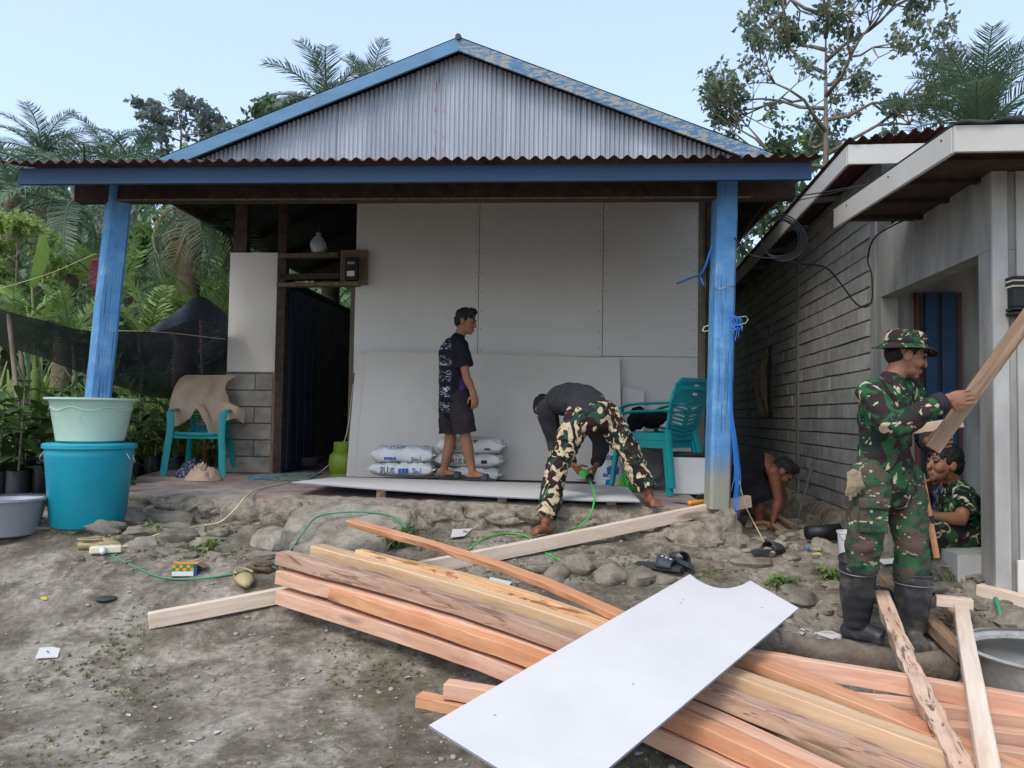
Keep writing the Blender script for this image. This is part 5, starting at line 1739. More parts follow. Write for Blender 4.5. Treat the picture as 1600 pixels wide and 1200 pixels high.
def body(t, J, skin='skin', s=1.0, feet=True, vox=.006, face=True, hands=True):
    mb = MB()
    lat = (J['sr'] - J['sl']).normalized()
    hip = (J['hr'] + J['hl']) / 2
    tor = [hip - (J['waist'] - hip).normalized() * .06 * s, hip.lerp(J['waist'], .25), J['waist'], J['chest'], J['chest'].lerp(J['neck'], .55), J['neck']]
    mb.tube(spline(tor, 3), resample([(.135 * s, .10 * s), (.158 * s, .11 * s), (.138 * s, .098 * s), (.16 * s, .112 * s), (.145 * s, .088 * s), (.06 * s, .06 * s)], 3), 18, side=lat)
    hd = J['head']; f, r, u = axes(J['face'], J.get('hup', Vector((0, 0, 1))))
    mb.tube(spline([J['neck'] - (J['neck'] - J['chest']).normalized() * .03 * s, J['neck'].lerp(hd, .4), hd - u * .05 * s - f * .02 * s], 3), .054 * s, 12)
    add_head(mb, hd, J['face'], J.get('hup', Vector((0, 0, 1))), s * 1.07)
    for q in 'lr':
        sh, el, wr = J['s' + q], J['e' + q], J['w' + q]
        mb.ball(sh, .058 * s, 12, 8)
        mb.tube([J['neck'].lerp(J['chest'], .35), sh], [.065 * s, .055 * s], 12)
        limb3(mb, sh, el, wr, .052 * s, .050 * s, .040 * s, .041 * s, .026 * s)
        if hands: add_hand(mb, wr, J['d' + q], J['n' + q], J.get('c' + q, .5), s, J.get('t' + q, 1))
        h, k, a = J['h' + q], J['k' + q], J['a' + q]
        limb3(mb, h, k, a, .088 * s, .080 * s, .056 * s, .057 * s, .036 * s)
        if feet: add_foot(mb, a, J['f' + q], s)
    o = voxel(mb, 'body', MT[skin], t, vox, 3)
    if face: face_parts(t, hd, J['face'], J.get('hup', Vector((0, 0, 1))), s * 1.07)
    return o
def top(t, J, mat, s=1.0, sleeve='short', disp=.012, name='shirt', grow=.016, hem=.04, vox=.008, dscale=.13):
    mb = MB(); lat = (J['sr'] - J['sl']).normalized()
    hip = (J['hr'] + J['hl']) / 2; g = grow
    dn = (hip - J['waist']).normalized()
    tor = [hip + dn * hem * s, J['waist'].lerp(hip, .5), J['waist'], J['chest'], J['chest'].lerp(J['neck'], .55), J['neck'].lerp(J['chest'], .12)]
    mb.tube(spline(tor, 3), resample([(.168 * s + g, .122 * s + g), (.160 * s + g, .118 * s + g), (.146 * s + g, .108 * s + g), (.163 * s + g, .116 * s + g), (.147 * s + g, .092 * s + g), (.068 * s + g, .064 * s + g * .5)], 3), 20, side=lat)
    for q in 'lr':
        sh, el, wr = J['s' + q], J['e' + q], J['w' + q]
        mb.ball(sh, .058 * s + g, 12, 8)
        mb.tube([J['neck'].lerp(J['chest'], .4), sh], [.066 * s + g, .056 * s + g], 12)
        if sleeve == 'short':
            e = sh.lerp(el, .66); mb.tube([sh, sh.lerp(e, .5), e], [.056 * s + g, .056 * s + g, .056 * s + g * 1.3], 14, rnd=False)
        elif sleeve == 'long':
            pts = [sh, sh.lerp(el, .4), sh.lerp(el, .85), el, el.lerp(wr, .35), el.lerp(wr, .8), el.lerp(wr, .95)]
            mb.tube(spline(pts, 2), resample([.055 * s + g, .056 * s + g, .048 * s + g, .048 * s + g, .047 * s + g, .036 * s + g * .9, .031 * s + g * .7], 2), 14, rnd=False)
    return voxel(mb, name, MT[mat], t, vox, 2, disp, dscale, (1, 1, 1.5))
def bottoms(t, J, mat, s=1.0, to=1.0, disp=.012, name='trousers', grow=.018, vox=.008, flare=1.0, dscale=.13, waist=.45, bulge=None):
    """to: 1 = to the ankle, .5 about the knee"""
    mb = MB(); lat = (J['hr'] - J['hl']).normalized()
    hip = (J['hr'] + J['hl']) / 2; g = grow; up = (J['waist'] - hip)
    mb.tube(spline([hip - up.normalized() * .05 * s, hip, hip + up * waist * .5, hip + up * waist], 3), resample([(.135 * s + g, .112 * s + g), (.160 * s + g, .118 * s + g), (.156 * s + g, .112 * s + g), (.146 * s + g, .106 * s + g)], 3), 18, side=lat)
    for q in 'lr':
        h, k, a = J['h' + q], J['k' + q], J['a' + q]
        pts = [h, h.lerp(k, .35), h.lerp(k, .8), k, k.lerp(a, .35), k.lerp(a, .75), a]
        rs = [.092 * s + g, .088 * s + g, .070 * s + g, .066 * s + g, .064 * s + g * 1.1, .054 * s * flare + g * 1.2, .050 * s * flare + g * 1.2]
        if to < 1:
            pts = [h, h.lerp(k, .35), h.lerp(k, to * 1.0), h.lerp(k, to * 2 if False else min(1.3, to * 1.6))]; rs = [.092 * s + g, .090 * s + g * 1.3, .085 * s + g * 1.5, .082 * s + g * 1.6]
        mb.ball(h, .094 * s + g, 14, 10)
        mb.tube(spline(pts, 2), resample(rs, 2), 16, rnd=False)
    return voxel(mb, name, MT[mat], t, vox, 2, disp, dscale, (1, 1, 1.6))
def rubber_boot(t, top_, an, toe, s=1.0):
    zf = toe.z; fd = Vector((toe.x - an.x, toe.y - an.y, 0)).normalized(); sd = fd.cross(Vector((0, 0, 1)))
    mb = MB()
    low = Vector((an.x, an.y, zf + .085 * s))
    mb.tube(spline([top_, top_.lerp(low, .5), low.lerp(top_, .12), low], 4), resample([.084 * s, .076 * s, .060 * s, .058 * s], 4), 18, rnd=False)
    hl = Vector((an.x, an.y, zf + .045 * s)) - fd * .035 * s
    mb.tube(spline([hl, Vector((an.x, an.y, zf + .05 * s)) + fd * .04 * s, Vector((an.x, an.y, zf + .042 * s)) + fd * .11 * s, toe - fd * .03 * s + Vector((0, 0, .036 * s))], 3), resample([(.042 * s, .042 * s), (.046 * s, .048 * s), (.050 * s, .040 * s), (.046 * s, .034 * s)], 3), 14, side=sd)
    b = voxel(mb, 'boot', MT['black_rubber'], t, .006, 2, .004, .08)
    m = MB(); L0 = hl - fd * .015 * s; L0.z = zf; T0 = toe.copy(); T0.z = zf
    m.tube([L0 + Vector((0, 0, .010)), L0.lerp(T0, .45) + Vector((0, 0, .008)), T0 + Vector((0, 0, .014)) - fd * .01], [(.044 * s, .014), (.050 * s, .012), (.048 * s, .014)], 14, side=sd); m.build('sole', MT['slate_rubber'], b, smooth=True)
    m = MB(); p = top_.lerp(low, .16); ax = (top_ - low).normalized()
    a_, b_ = frame_of(ax, fd); rr = .0845 * s
    m.tube([p + (a_ * math.cos(q) + b_ * math.sin(q)) * rr for q in [2 * math.pi * k / 28 for k in range(29)]], .0025, 6, cap=False); m.build('rim_line', MT['steel_dull'], b, smooth=True)
    m = MB(); p = top_ + ax * .002
    m.tube([p + (a_ * math.cos(q) + b_ * math.sin(q)) * rr * .985 for q in [2 * math.pi * k / 28 for k in range(29)]], .006, 6, cap=False); m.build('top_rim', MT['black_rubber'], b, smooth=True)
def sandal(t, an, toe, s=1.0, mat='slate_rubber'):
    zf = toe.z; fd = Vector((toe.x - an.x, toe.y - an.y, 0)).normalized(); sd = fd.cross(Vector((0, 0, 1)))
    m = MB(); A = Vector((an.x, an.y, zf - .004)) - fd * .075 * s; B_ = Vector((toe.x, toe.y, zf - .004)) + fd * .02
    m.tube([A, A.lerp(B_, .3), A.lerp(B_, .75), B_], [(.036 * s, .010), (.038 * s, .010), (.048 * s, .010), (.040 * s, .010)], 14, side=sd); o = m.build('sandal', MT[mat], t, smooth=True)
    m = MB(); c = A.lerp(B_, .68)
    pts = [c + sd * (.05 * math.cos(a) * s) + Vector((0, 0, .055 * s * math.sin(a))) for a in [math.pi * k / 8 for k in range(9)]]
    m.tube(pts, [(.035 * s, .005)] * 9, 8, side=fd); m.build('strap', MT[mat], o, smooth=True)

# ---- soldier in the bush hat carrying a plank
def soldier():
    gy = G(1345, 1004)
    Y = gy.y; zg = gy.z
    t = thing('person', 'person in camouflage shirt, bush hat and rubber boots carrying a plank', 'person', (gy.x, gy.y, zg))
    Q = lambda u, v, dy=0: P(u, v, Y + dy)
    s = .93
    fl, fr = Q(1378, 1006, -.10), Q(1440, 1020, -.16)
    fr.z = ground_z(fr.x, fr.y) + .005; fl.z = zg + .006
    J = dict(head=Q(1416, 556, .02), face=Vector((.93, -.22, -.28)), neck=Q(1394, 592, .03), chest=Q(1384, 640, .02), waist=Q(1382, 700, .02),
             sr=Q(1360, 615, -.13), sl=Q(1422, 610, .17), er=Q(1396, 668, -.26), wr=Q(1480, 624, -.30), el=Q(1448, 684, .16), wl=Q(1452, 690, -.05),
             dr=Vector((.97, .05, .12)), nr=Vector((.05, 1, -.05)), cr=.16, tr=-1, dl=Vector((.3, -.95, .05)), nl=Vector((.9, .3, .2)), cl=.9, tl=1,
             hr=Q(1358, 752, -.07), hl=Q(1410, 752, .09), kr=Q(1350, 845, -.14), kl=Q(1424, 850, -.04), ar=Q(1338, 965, -.02), al=Q(1424, 985, -.02),
             fr=fl, fl=fr)
    body(t, J, 'skin', s, feet=False, vox=.0036)
    hair(t, J['head'], J['face'], s=s * .97, spike=.004)
    top(t, J, 'camo_shirt', s, 'long', .009, grow=.016, hem=.05, dscale=.10)
    J2 = dict(J); J2['ar'] = J['kr'].lerp(J['ar'], .36); J2['al'] = J['kl'].lerp(J['al'], .42)
    bottoms(t, J2, 'camo_pants_digital', s, 1.0, .012, grow=.021, flare=1.15, waist=.7, dscale=.10)
    # cuffs
    for w_, e_, n_ in ((J['wr'], J['er'], 0), (J['wl'], J['el'], 1)):
        m = MB(); m.tube([e_.lerp(w_, .80), e_.lerp(w_, .97)], [.060 * s, .050 * s], 14, rnd=False); m.build('cuff', MT['cloth_charcoal'], t, smooth=True)
    m = MB(); nk = J['neck']; ax = (J['head'] - J['neck']).normalized(); a_, b_ = frame_of(ax, Vector((1, 0, 0)))
    rubber_boot(t, Q(1341, 874, -.08), J['ar'], fl, s * 1.17)
    rubber_boot(t, Q(1427, 896, -.03), J['al'], fr, s * 1.17)
    # bush hat
    f, r, u = axes(Vector((.93, -.22, -.12)))
    hat = MB(); hc = J['head'] + (u * .058 - f * .012) * s
    xf = Matrix((r, f, u)).transposed()
    prof = [(.094, -.005), (.095, .02), (.093, .048), (.083, .068), (.056, .079), (.002, .083)]
    hat.lathe(prof, (0, 0, 0), 32, sx=.92, sy=1.08)
    hat.v = [tuple(hc + xf @ Vector(p)) for p in hat.v]
    h_ = hat.build('hat', MT['camo_shirt'], t, smooth=True)
    br = MB()
    def brim(sv, tv):
        a = sv * 2 * math.pi; rr = .090 + .055 * tv
        droop = -.030 * tv ** 1.4 + .010 * tv * math.sin(2 * a + .6)
        return hc + xf @ Vector((rr * .95 * math.cos(a), rr * 1.08 * math.sin(a), droop))
    br.grid(brim, 40, 5)
    o = br.build('brim', MT['camo_shirt'], h_, smooth=True); md = o.modifiers.new('thick', 'SOLIDIFY'); md.thickness = .004
    m = MB(); pk = J['hr'].lerp(J['kr'], .55) + Vector((-.02, -.115, 0)); m.box(pk, (.13, .03, .16), Matrix.Rotation(R(-12), 3, 'Z')); m.box(pk + Vector((0, -.012, .065)), (.14, .03, .05), Matrix.Rotation(R(-12), 3, 'Z'))
    voxel(m, 'pocket', MT['camo_pants_digital'], t, .007, 3, .004, .05)
    # belt and gloves
    m = MB(); p = Q(1333, 748, -.16)
    for k in range(5):
        a = p + Vector((.012 * (k - 2), -.004 * k, .0)); m.tube(spline([a + Vector((0, 0, .03)), a + Vector((.004 * (k - 2), -.02, -.03)), a + Vector((.008 * (k - 2), -.012, -.10 + .018 * abs(k - 1)))], 3), [.0085] * 7, 8)
    m.ball(p + Vector((0, -.01, .02)), (.026, .016, .03), 10, 8)
    voxel(m, 'work_gloves', MT['cloth_glove'], t, .006, 1, .004, .03)
    # the plank in the hands
    wr = J['wr'] + J['dr'].normalized() * .085 * s + Vector((.02, .03, .01))
    a = P(1446, 712, Y - .165); c = wr; b = a + (c - a).normalized() * 1.75
    b2 = P(1680, 388, Y - .375)
    m = timber('plank', 'brown plank held slantwise by the person in the bush hat', 'wood_grey', [a + Vector((0, 0, .05)), b2 + Vector((0, 0, .05))], .03, .072, 31, cat='plank', wob=.002)
    timber('plank', 'pale short plank end tucked behind the slanted brown plank', 'wood_pale', [P(1428, 664, Y + .05), P(1500, 652, Y - .12)], .06, .05, 32, cat='plank', wob=.001)
    # brown stick with a black band
    st = thing('wooden_stick', 'reddish brown stick with black band standing beside the camouflage trousers', 'stick', P(1466, 872, Y + .12))
    m = MB(); m.beam(P(1440, 740, Y + .18), P(1464, 872, Y + .12), .035, .02); m.build('shaft', MT['wood_orange'], st, bevel=.004)
    m = MB(); m.beam(P(1453, 806, Y + .15), P(1456, 818, Y + .145), .044, .032); m.build('band', MT['black_rubber'], st, bevel=.004)
soldier()

# ---- man standing on the board
def standing():
    Y = 6.62
    Q = lambda u, v, dy=0: P(u, v, Y + dy)
    zf = FLOOR + .062
    base = Q(715, 752)
    t = thing('person', 'person in dark jersey and black shorts standing on the terrace board', 'person', (base.x, base.y, zf - .02))
    s = .89
    fl = Q(727, 750, .10); fr = Q(768, 754, -.10); fl.z = fr.z = zf
    J = dict(head=Q(728, 503), face=Vector((.92, -.22, -.22)), neck=Q(716, 528), chest=Q(709, 553), waist=Q(708, 590),
             sr=Q(719, 541, -.15), sl=Q(706, 540, .16), er=Q(729, 590, -.19), wr=Q(741, 615, -.19), el=Q(712, 588, .22), wl=Q(722, 612, .16),
             dr=Vector((.12, -.05, -1)), nr=Vector((-.5, .85, 0)), cr=.38, tr=-1, dl=Vector((.2, 0, -1)), nl=Vector((-.3, -.9, 0)), cl=.4,
             hr=Q(717, 622, -.08), hl=Q(703, 622, .09), kr=Q(728, 688, -.08), kl=Q(704, 688, .11), ar=Q(739, 741, -.08), al=Q(692, 741, .11), fr=fr, fl=fl)
    body(t, J, 'skin', s)
    hair(t, J['head'], J['face'], s=s)
    top(t, J, 'jersey', s, 'short', .008, grow=.024, hem=.07)
    bottoms(t, J, 'cloth_short', s, .52, .008, name='shorts', grow=.018)
    sandal(t, J['ar'], fr, s); sandal(t, J['al'], fl, s)
standing()

# ---- man bending with the grinder
def bending():
    gl = G(850, 834); Y = 5.34
    t = thing('person', 'barefoot person in camouflage trousers bending over the board with a cutting tool', 'person', (0.35, 5.2, gl.z))
    s = .92
    fl = gl + Vector((-.10, -.09, 0)); fl = P(826, 838, 4.98)
    fr = PZ(1030, 794, FLOOR + .006); 
    al = P(853, 815, fl.y + .09); al.z = fl.z + .085
    ar = P(1014, 768, fr.y + .13); ar.z = FLOOR + .09
    J = dict(head=P(852, 640, 6.02), face=Vector((-.05, .35, -.93)), hup=Vector((-.35, .85, .3)), neck=P(868, 628, 5.84), chest=P(888, 624, 5.70), waist=P(912, 628, 5.50),
             sl=P(854, 640, 5.70), sr=P(904, 636, 5.90), el=P(868, 696, 5.74), wl=P(896, 727, 5.64), er=P(940, 690, 5.80), wr=P(932, 727, 5.68),
             dl=Vector((.6, -.1, -.6)), nl=Vector((.5, .5, .4)), cl=.7, tl=1, dr=Vector((-.35, -.15, -.85)), nr=Vector((-.8, .3, .3)), cr=.7, tr=-1,
             hl=P(905, 652, 5.36), hr=P(946, 648, 5.42), kl=P(870, 730, 5.22), kr=P(984, 708, 5.32), al=al, ar=ar, fl=fl, fr=fr)
    body(t, J, 'skin_dark', s, face=True)
    hair(t, J['head'], J['face'], J['hup'], s)
    top(t, J, 'cloth_charcoal', s, 'long', .012, grow=.020, hem=-.02)
    J2 = dict(J); J2['al'] = J['kl'].lerp(J['al'], .93); J2['ar'] = J['kr'].lerp(J['ar'], .90)
    bottoms(t, J2, 'camo_pants_old', s, 1.0, .011, grow=.016, flare=1.1, waist=.75, dscale=.09)
    # green angle grinder in both hands, cord trailing
    c = P(918, 744, 5.58)
    g = thing('angle_grinder', 'small bright green power cutter in the bent person hands', 'power tool', c)
    m = MB(); m.tube([c + Vector((-.03, .05, .02)), c + Vector((0, -.02, .0)), c + Vector((.01, -.06, -.01))], [.03, .032, .028], 14); m.build('body', MT['green_bright'], g, smooth=True)
    m = MB(); m.lathe([(.002, -.006), (.03, -.006), (.05, -.002), (.05, .002), (.002, .004)], c + Vector((-.03, .08, -.035)), 24); m.build('disc', MT['steel_dull'], g, smooth=True)
    m = MB(); m.tube([c + Vector((.01, -.06, -.01)), c + Vector((.014, -.09, -.015))], [.034, .02], 12); m.build('rear_cap', MT['black_plastic'], g, smooth=True)
    m = MB()
    pts = [P(922, 750, 5.48), P(929, 775, 5.25), P(922, 805, 5.12), P(905, 822, 5.06), G(885, 832) , G(868, 848), G(860, 868), G(880, 880)]
    for i in range(4, 8): pts[i].z += .01
    m.tube(spline(pts, 6), .006, 8)
    tag(m.build('power_cord', MT['green_bright'], smooth=True), 'bright green cord hanging from the power cutter to the ground', 'cord')
    m = MB(); pts = [G(735, 860), G(760, 843), G(795, 836), G(825, 842), G(840, 858), G(862, 872), G(885, 885)]
    for p in pts: p.z += .012
    m.tube(spline(pts, 6), .006, 8)
    tag(m.build('power_cord', MT['green_bright'], smooth=True), 'bright green cord looped on the ground by the bare foot', 'cord')
bending()

# ---- squatting soldier in the porch of the grey house
def sitting():
    Y = 4.62
    Q = lambda u, v, dy=0: P(u, v, Y + dy)
    t = thing('person', 'person in camouflage t shirt sitting on the grey house porch step', 'person', RX @ Vector((.05, .55, .69)))
    s = .92
    fr, fl = Q(1432, 905, -.18), Q(1436, 898, .05)
    J = dict(head=Q(1476, 726, 0), face=Vector((-.985, -.05, .08)), neck=Q(1490, 757, .02), chest=Q(1500, 790, .02), waist=Q(1508, 822, .03),
             sr=Q(1492, 775, .17), sl=Q(1508, 777, -.16), el=Q(1502, 812, -.24), wl=Q(1460, 806, -.24), er=Q(1480, 815, .22), wr=Q(1452, 800, .05),
             dl=Vector((-.9, .1, .1)), nl=Vector((0, .6, -.7)), cl=.5, tl=-1, dr=Vector((-.8, -.4, 0)), nr=Vector((0, -.3, -.9)), cr=.5, tr=1,
             hl=Q(1512, 846, -.08), hr=Q(1506, 843, .10), kl=Q(1452, 826, -.20), kr=Q(1448, 822, .06), al=Q(1452, 890, -.14), ar=Q(1455, 885, .06), fl=fr, fr=fl)
    body(t, J, 'skin', s)
    hair(t, J['head'], J['face'], s=s)
    top(t, J, 'camo_tee', s, 'short', .010, grow=.018, hem=.0)
    bottoms(t, J, 'camo_shirt', s, 1.0, .012, grow=.022, waist=.5)
    # second person mostly hidden behind
    t = thing('person', 'person in patterned navy shirt mostly hidden behind the sitting one', 'person', RX @ Vector((.5, .95, .69)))
    Q = lambda u, v, dy=0: P(u, v, 5.0 + dy)
    s = .85
    J = dict(head=Q(1468, 728, .02), face=Vector((-.9, -.4, -.1)), neck=Q(1480, 758), chest=Q(1488, 785), waist=Q(1494, 815),
             sl=Q(1500, 768, -.12), sr=Q(1462, 765, .14), el=Q(1508, 800, -.14), wl=Q(1485, 815, -.2), er=Q(1452, 790, .14), wr=Q(1450, 765, -.05),
             dl=Vector((-.9, -.1, .1)), nl=Vector((0, .6, -.7)), cl=.5, dr=Vector((-.3, -.4, .6)), nr=Vector((0, -.6, -.5)), cr=.5,
             hl=Q(1500, 836, -.08), hr=Q(1492, 834, .10), kl=Q(1455, 815, -.15), kr=Q(1452, 815, .06), al=Q(1462, 850, -.1), ar=Q(1462, 848, .06), fl=Q(1440, 852, -.12), fr=Q(1440, 852, .06))
    body(t, J, 'skin_dark', s, vox=.008)
    hair(t, J['head'], J['face'], s=s)
    top(t, J, 'cloth_navy', s, 'short', .010, grow=.016, hem=.0)
    bottoms(t, J, 'cloth_charcoal', s, 1.0, .010, grow=.02, waist=.5)
sitting()

# ---- bare-backed man stooping in the alley
def stooping():
    Y = 6.35
    Q = lambda u, v, dy=0: P(u, v, Y + dy)
    t = thing('person', 'bare backed person in black shorts stooping beside the block wall', 'person', (2.05, Y, .5))
    s = .90
    fl, fr = Q(1212, 838, -.15), Q(1128, 832, -.1)
    for p in (fl, fr): p.z = ground_z(p.x, p.y) + .005
    al = fl + Vector((-.12, .03, .085)); ar = fr + Vector((-.02, .1, .11))
    J = dict(head=Q(1222, 738, -.12), face=Vector((.6, -.15, -.78)), hup=Vector((.75, -.1, .6)), neck=Q(1212, 728, -.05), chest=Q(1198, 727, -.02), waist=Q(1184, 728, .0),
             sl=Q(1208, 738, -.17), sr=Q(1208, 732, .12), el=Q(1216, 782, -.2), wl=Q(1208, 812, -.2), er=Q(1224, 775, .12), wr=Q(1218, 810, .05),
             dl=Vector((-.15, -.05, -1)), nl=Vector((-.9, .2, 0)), cl=.6, dr=Vector((-.15, -.2, -1)), nr=Vector((-.5, -.5, 0)), cr=.6,
             hl=Q(1170, 742, -.08), hr=Q(1168, 742, .09), kl=Q(1186, 790, -.12), kr=Q(1166, 795, .06), al=al, ar=ar, fl=fl, fr=fr)
    body(t, J, 'skin_dark', s)
    hair(t, J['head'], J['face'], J['hup'], s)
    bottoms(t, J, 'cloth_black', s, .56, .010, name='shorts', grow=.04, waist=.8)
    bx = G(1230, 832)
    timber('plank', 'pale grey plank on the rubble under the stooping person hands', 'wood_grey', [P(1190, 788, 6.3), G(1240, 828) + Vector((0, 0, .05))], .07, .03, 41, cat='plank')
    timber('plank', 'second grey plank on the rubble beside the stooping person feet', 'wood_grey', [G(1165, 800) + Vector((0, 0, .10)), G(1225, 838) + Vector((0, 0, .05))], .07, .03, 42, cat='plank')
stooping()
# ------------------------------------------------------------------ plants
def frond_mesh(name, L, n, lmax, arch, droop, w, seed, mat, vee=.5):
    rng = random.Random(seed); mb = MB()
    pts, tang = [], []
    p = Vector((0, 0, 0)); a = 0.0
    N = 24
    for i in range(N + 1):
        pts.append(p.copy()); a = -arch * (i / N) ** 1.3
        d = Vector((math.cos(a), 0, math.sin(a))); tang.append(d); p = p + d * (L / N)
    mb.tube(pts, [.022 * L / 2 * (1 - .85 * i / N) + .003 for i in range(N + 1)], 5)
    for i in range(n):
        s = .12 + .88 * (i + rng.random() * .4) / n
        f = s * N; k = min(int(f), N - 1); q = pts[k].lerp(pts[k + 1], f - k); t = tang[k]
        ll = lmax * (math.sin(math.pi * (.12 + .80 * s)) ** .7) * rng.uniform(.8, 1.1)
        up = Vector((-t.z, 0, t.x))
        for sd in (-1, 1):
            d = (t * rng.uniform(.45, .75) + Vector((0, sd, 0)) * .8 + up * vee * rng.uniform(.1, .5)).normalized()
            d2 = (d + Vector((rng.uniform(-.2, .2), rng.uniform(-.2, .2), -droop * rng.uniform(.2, 1.8)))).normalized()
            if rng.random() < .06: continue
            m_ = q + d * ll * .5; e = m_ + d2 * ll * .5
            ww = t * (w * rng.uniform(.8, 1.2))
            mb.add([q - ww * .4, q + ww * .4, m_ + ww * .55, m_ - ww * .55, e], [(0, 1, 2, 3), (3, 2, 4)])
    me = mb.mesh(name); me.materials.append(MT[mat])
    return me
FR = {
    'up': [frond_mesh('frond_up%d' % k, 1.0, 46, .30, .9, .35, .013, 10 + k, 'leaf_palm') for k in range(3)],
    'dark': [frond_mesh('frond_dk%d' % k, 1.0, 44, .30, 1.3, .7, .014, 20 + k, 'leaf_palm_dark') for k in range(3)],
    'hang': [frond_mesh('frond_hg%d' % k, 1.0, 50, .34, 1.7, 1.6, .012, 30 + k, 'leaf_palm_dark', .1) for k in range(2)],
    'dry': [frond_mesh('frond_dry%d' % k, 1.0, 44, .32, 1.9, 2.0, .012, 40 + k, 'leaf_palm_dry', .0) for k in range(2)],
    'salak': [frond_mesh('frond_sl%d' % k, 1.0, 26, .26, .6, .25, .030, 50 + k, 'leaf_mid') for k in range(3)],
}
def place_frond(root, kind, L, az, el, rng, name='frond'):
    o = bpy.data.objects.new(name, rng.choice(FR[kind])); col.objects.link(o); o.parent = root
    o.matrix_basis = root_crown[root.name] @ Matrix.Rotation(az, 4, 'Z') @ Matrix.Rotation(-el, 4, 'Y') @ Matrix.Rotation(rng.uniform(-.4, .4), 4, 'X') @ Matrix.Scale(L, 4)
    return o
root_crown = {}
def palm(label, u, v, Y, spec, seed, trunk=True, tr=.13, group='palms behind the house', cat='palm tree', name='palm_tree'):
    """spec: (kind, count, length, lowest and highest elevation in degrees)"""
    rng = random.Random(seed); c = P(u, v, Y); gz = ground_z(c.x, c.y)
    t = thing(name, label, cat, (c.x, c.y, gz), group)
    root_crown[t.name] = Matrix.Translation((0, 0, c.z - gz))
    if trunk and c.z - gz > .3:
        m = MB(); H = c.z - gz; n = max(6, int(H / .25))
        m.tube([Vector((c.x + .1 * math.sin(i / n * 2 + seed) - .1 * math.sin(2 + seed), c.y, gz + H * i / n)) for i in range(n + 1)], [tr * (1.25 - .3 * i / n) * (1 + (.06 if i % 2 else -.04)) for i in range(n + 1)], 10)
        m.build('trunk', MT['palm_trunk'], t, smooth=True)
    for kind, cnt, L, e0, e1 in spec:
        for k in range(cnt):
            az = 2.399963 * k + seed + rng.uniform(-.25, .25); el = R(e0 + (e1 - e0) * (k + .5) / cnt + rng.uniform(-6, 6))
            place_frond(t, kind, L * rng.uniform(.85, 1.12), az, el, rng)
    return t
palm('tall coconut palm with upright fronds above the grey house roof', 1532, 210, 14, [('up', 26, 1.75, 30, 88), ('dark', 9, 1.7, -20, 25)], 1)
palm('palm with dark feathery fronds behind the gable of the blue house', 515, 180, 13, [('dark', 16, 1.3, 5, 85), ('hang', 7, 1.25, -10, 40)], 2)
palm('second palm close behind the gable with a spray of stiff fronds', 578, 160, 14.5, [('up', 9, 1.1, 40, 88)], 22)
palm('palm with ragged crown rising over the porch roof end', 66, 246, 15, [('dark', 18, 1.1, 0, 85), ('hang', 8, 1.0, -25, 30)], 3)
palm('hanging palm with grey dry fronds beside the house wall', 305, 318, 9.6, [('hang', 9, 1.35, -35, 25), ('dry', 6, 1.15, -55, -10), ('dark', 8, 1.2, 20, 75)], 4)
palm('dark palm standing behind the left blue post', 118, 315, 12.5, [('dark', 13, 1.75, -20, 70), ('hang', 4, 1.3, -40, 0)], 5)
palm('dark palm at the forest edge under the porch roof end', 20, 300, 13.5, [('dark', 12, 1.8, -20, 75)], 6)
palm('small dark palm between the far tree and the porch roof', 205, 262, 16, [('dark', 12, 1.5, -10, 70)], 7)
palm('far palm with pale fronds just above the porch roof', 165, 245, 18, [('dark', 11, 1.3, -5, 75)], 8)
palm('small palm among the trees past the right eave', 1228, 330, 17, [('dark', 9, 1.4, -10, 70)], 9)
GSL = 'low feather leaved palms in the garden'
k = 0
for (u, v, Y, L, n, lab) in ((232, 500, 8.6, .85, 9, 'low palm with broad leaflets right of the blue post'), (335, 470, 8.9, .8, 9, 'low palm with light leaflets against the white wall panel'), (110, 500, 9.4, .95, 8, 'low palm behind the shade net left of the blue post'), (285, 500, 9.6, 1.0, 9, 'low palm behind the peak of the shade net'), (20, 505, 9.0, .9, 8, 'low palm behind the shade net by the banana'), (180, 440, 11, 1.1, 8, 'low palm further back behind the blue post'), (350, 385, 11.5, 1.3, 9, 'low palm seen under the eave above the wall panel')):
    palm(lab, u, v + 40, Y, [('salak', n, L, 25, 85)], 60 + k, False, group=GSL, cat='palm', name='low_palm'); k += 1

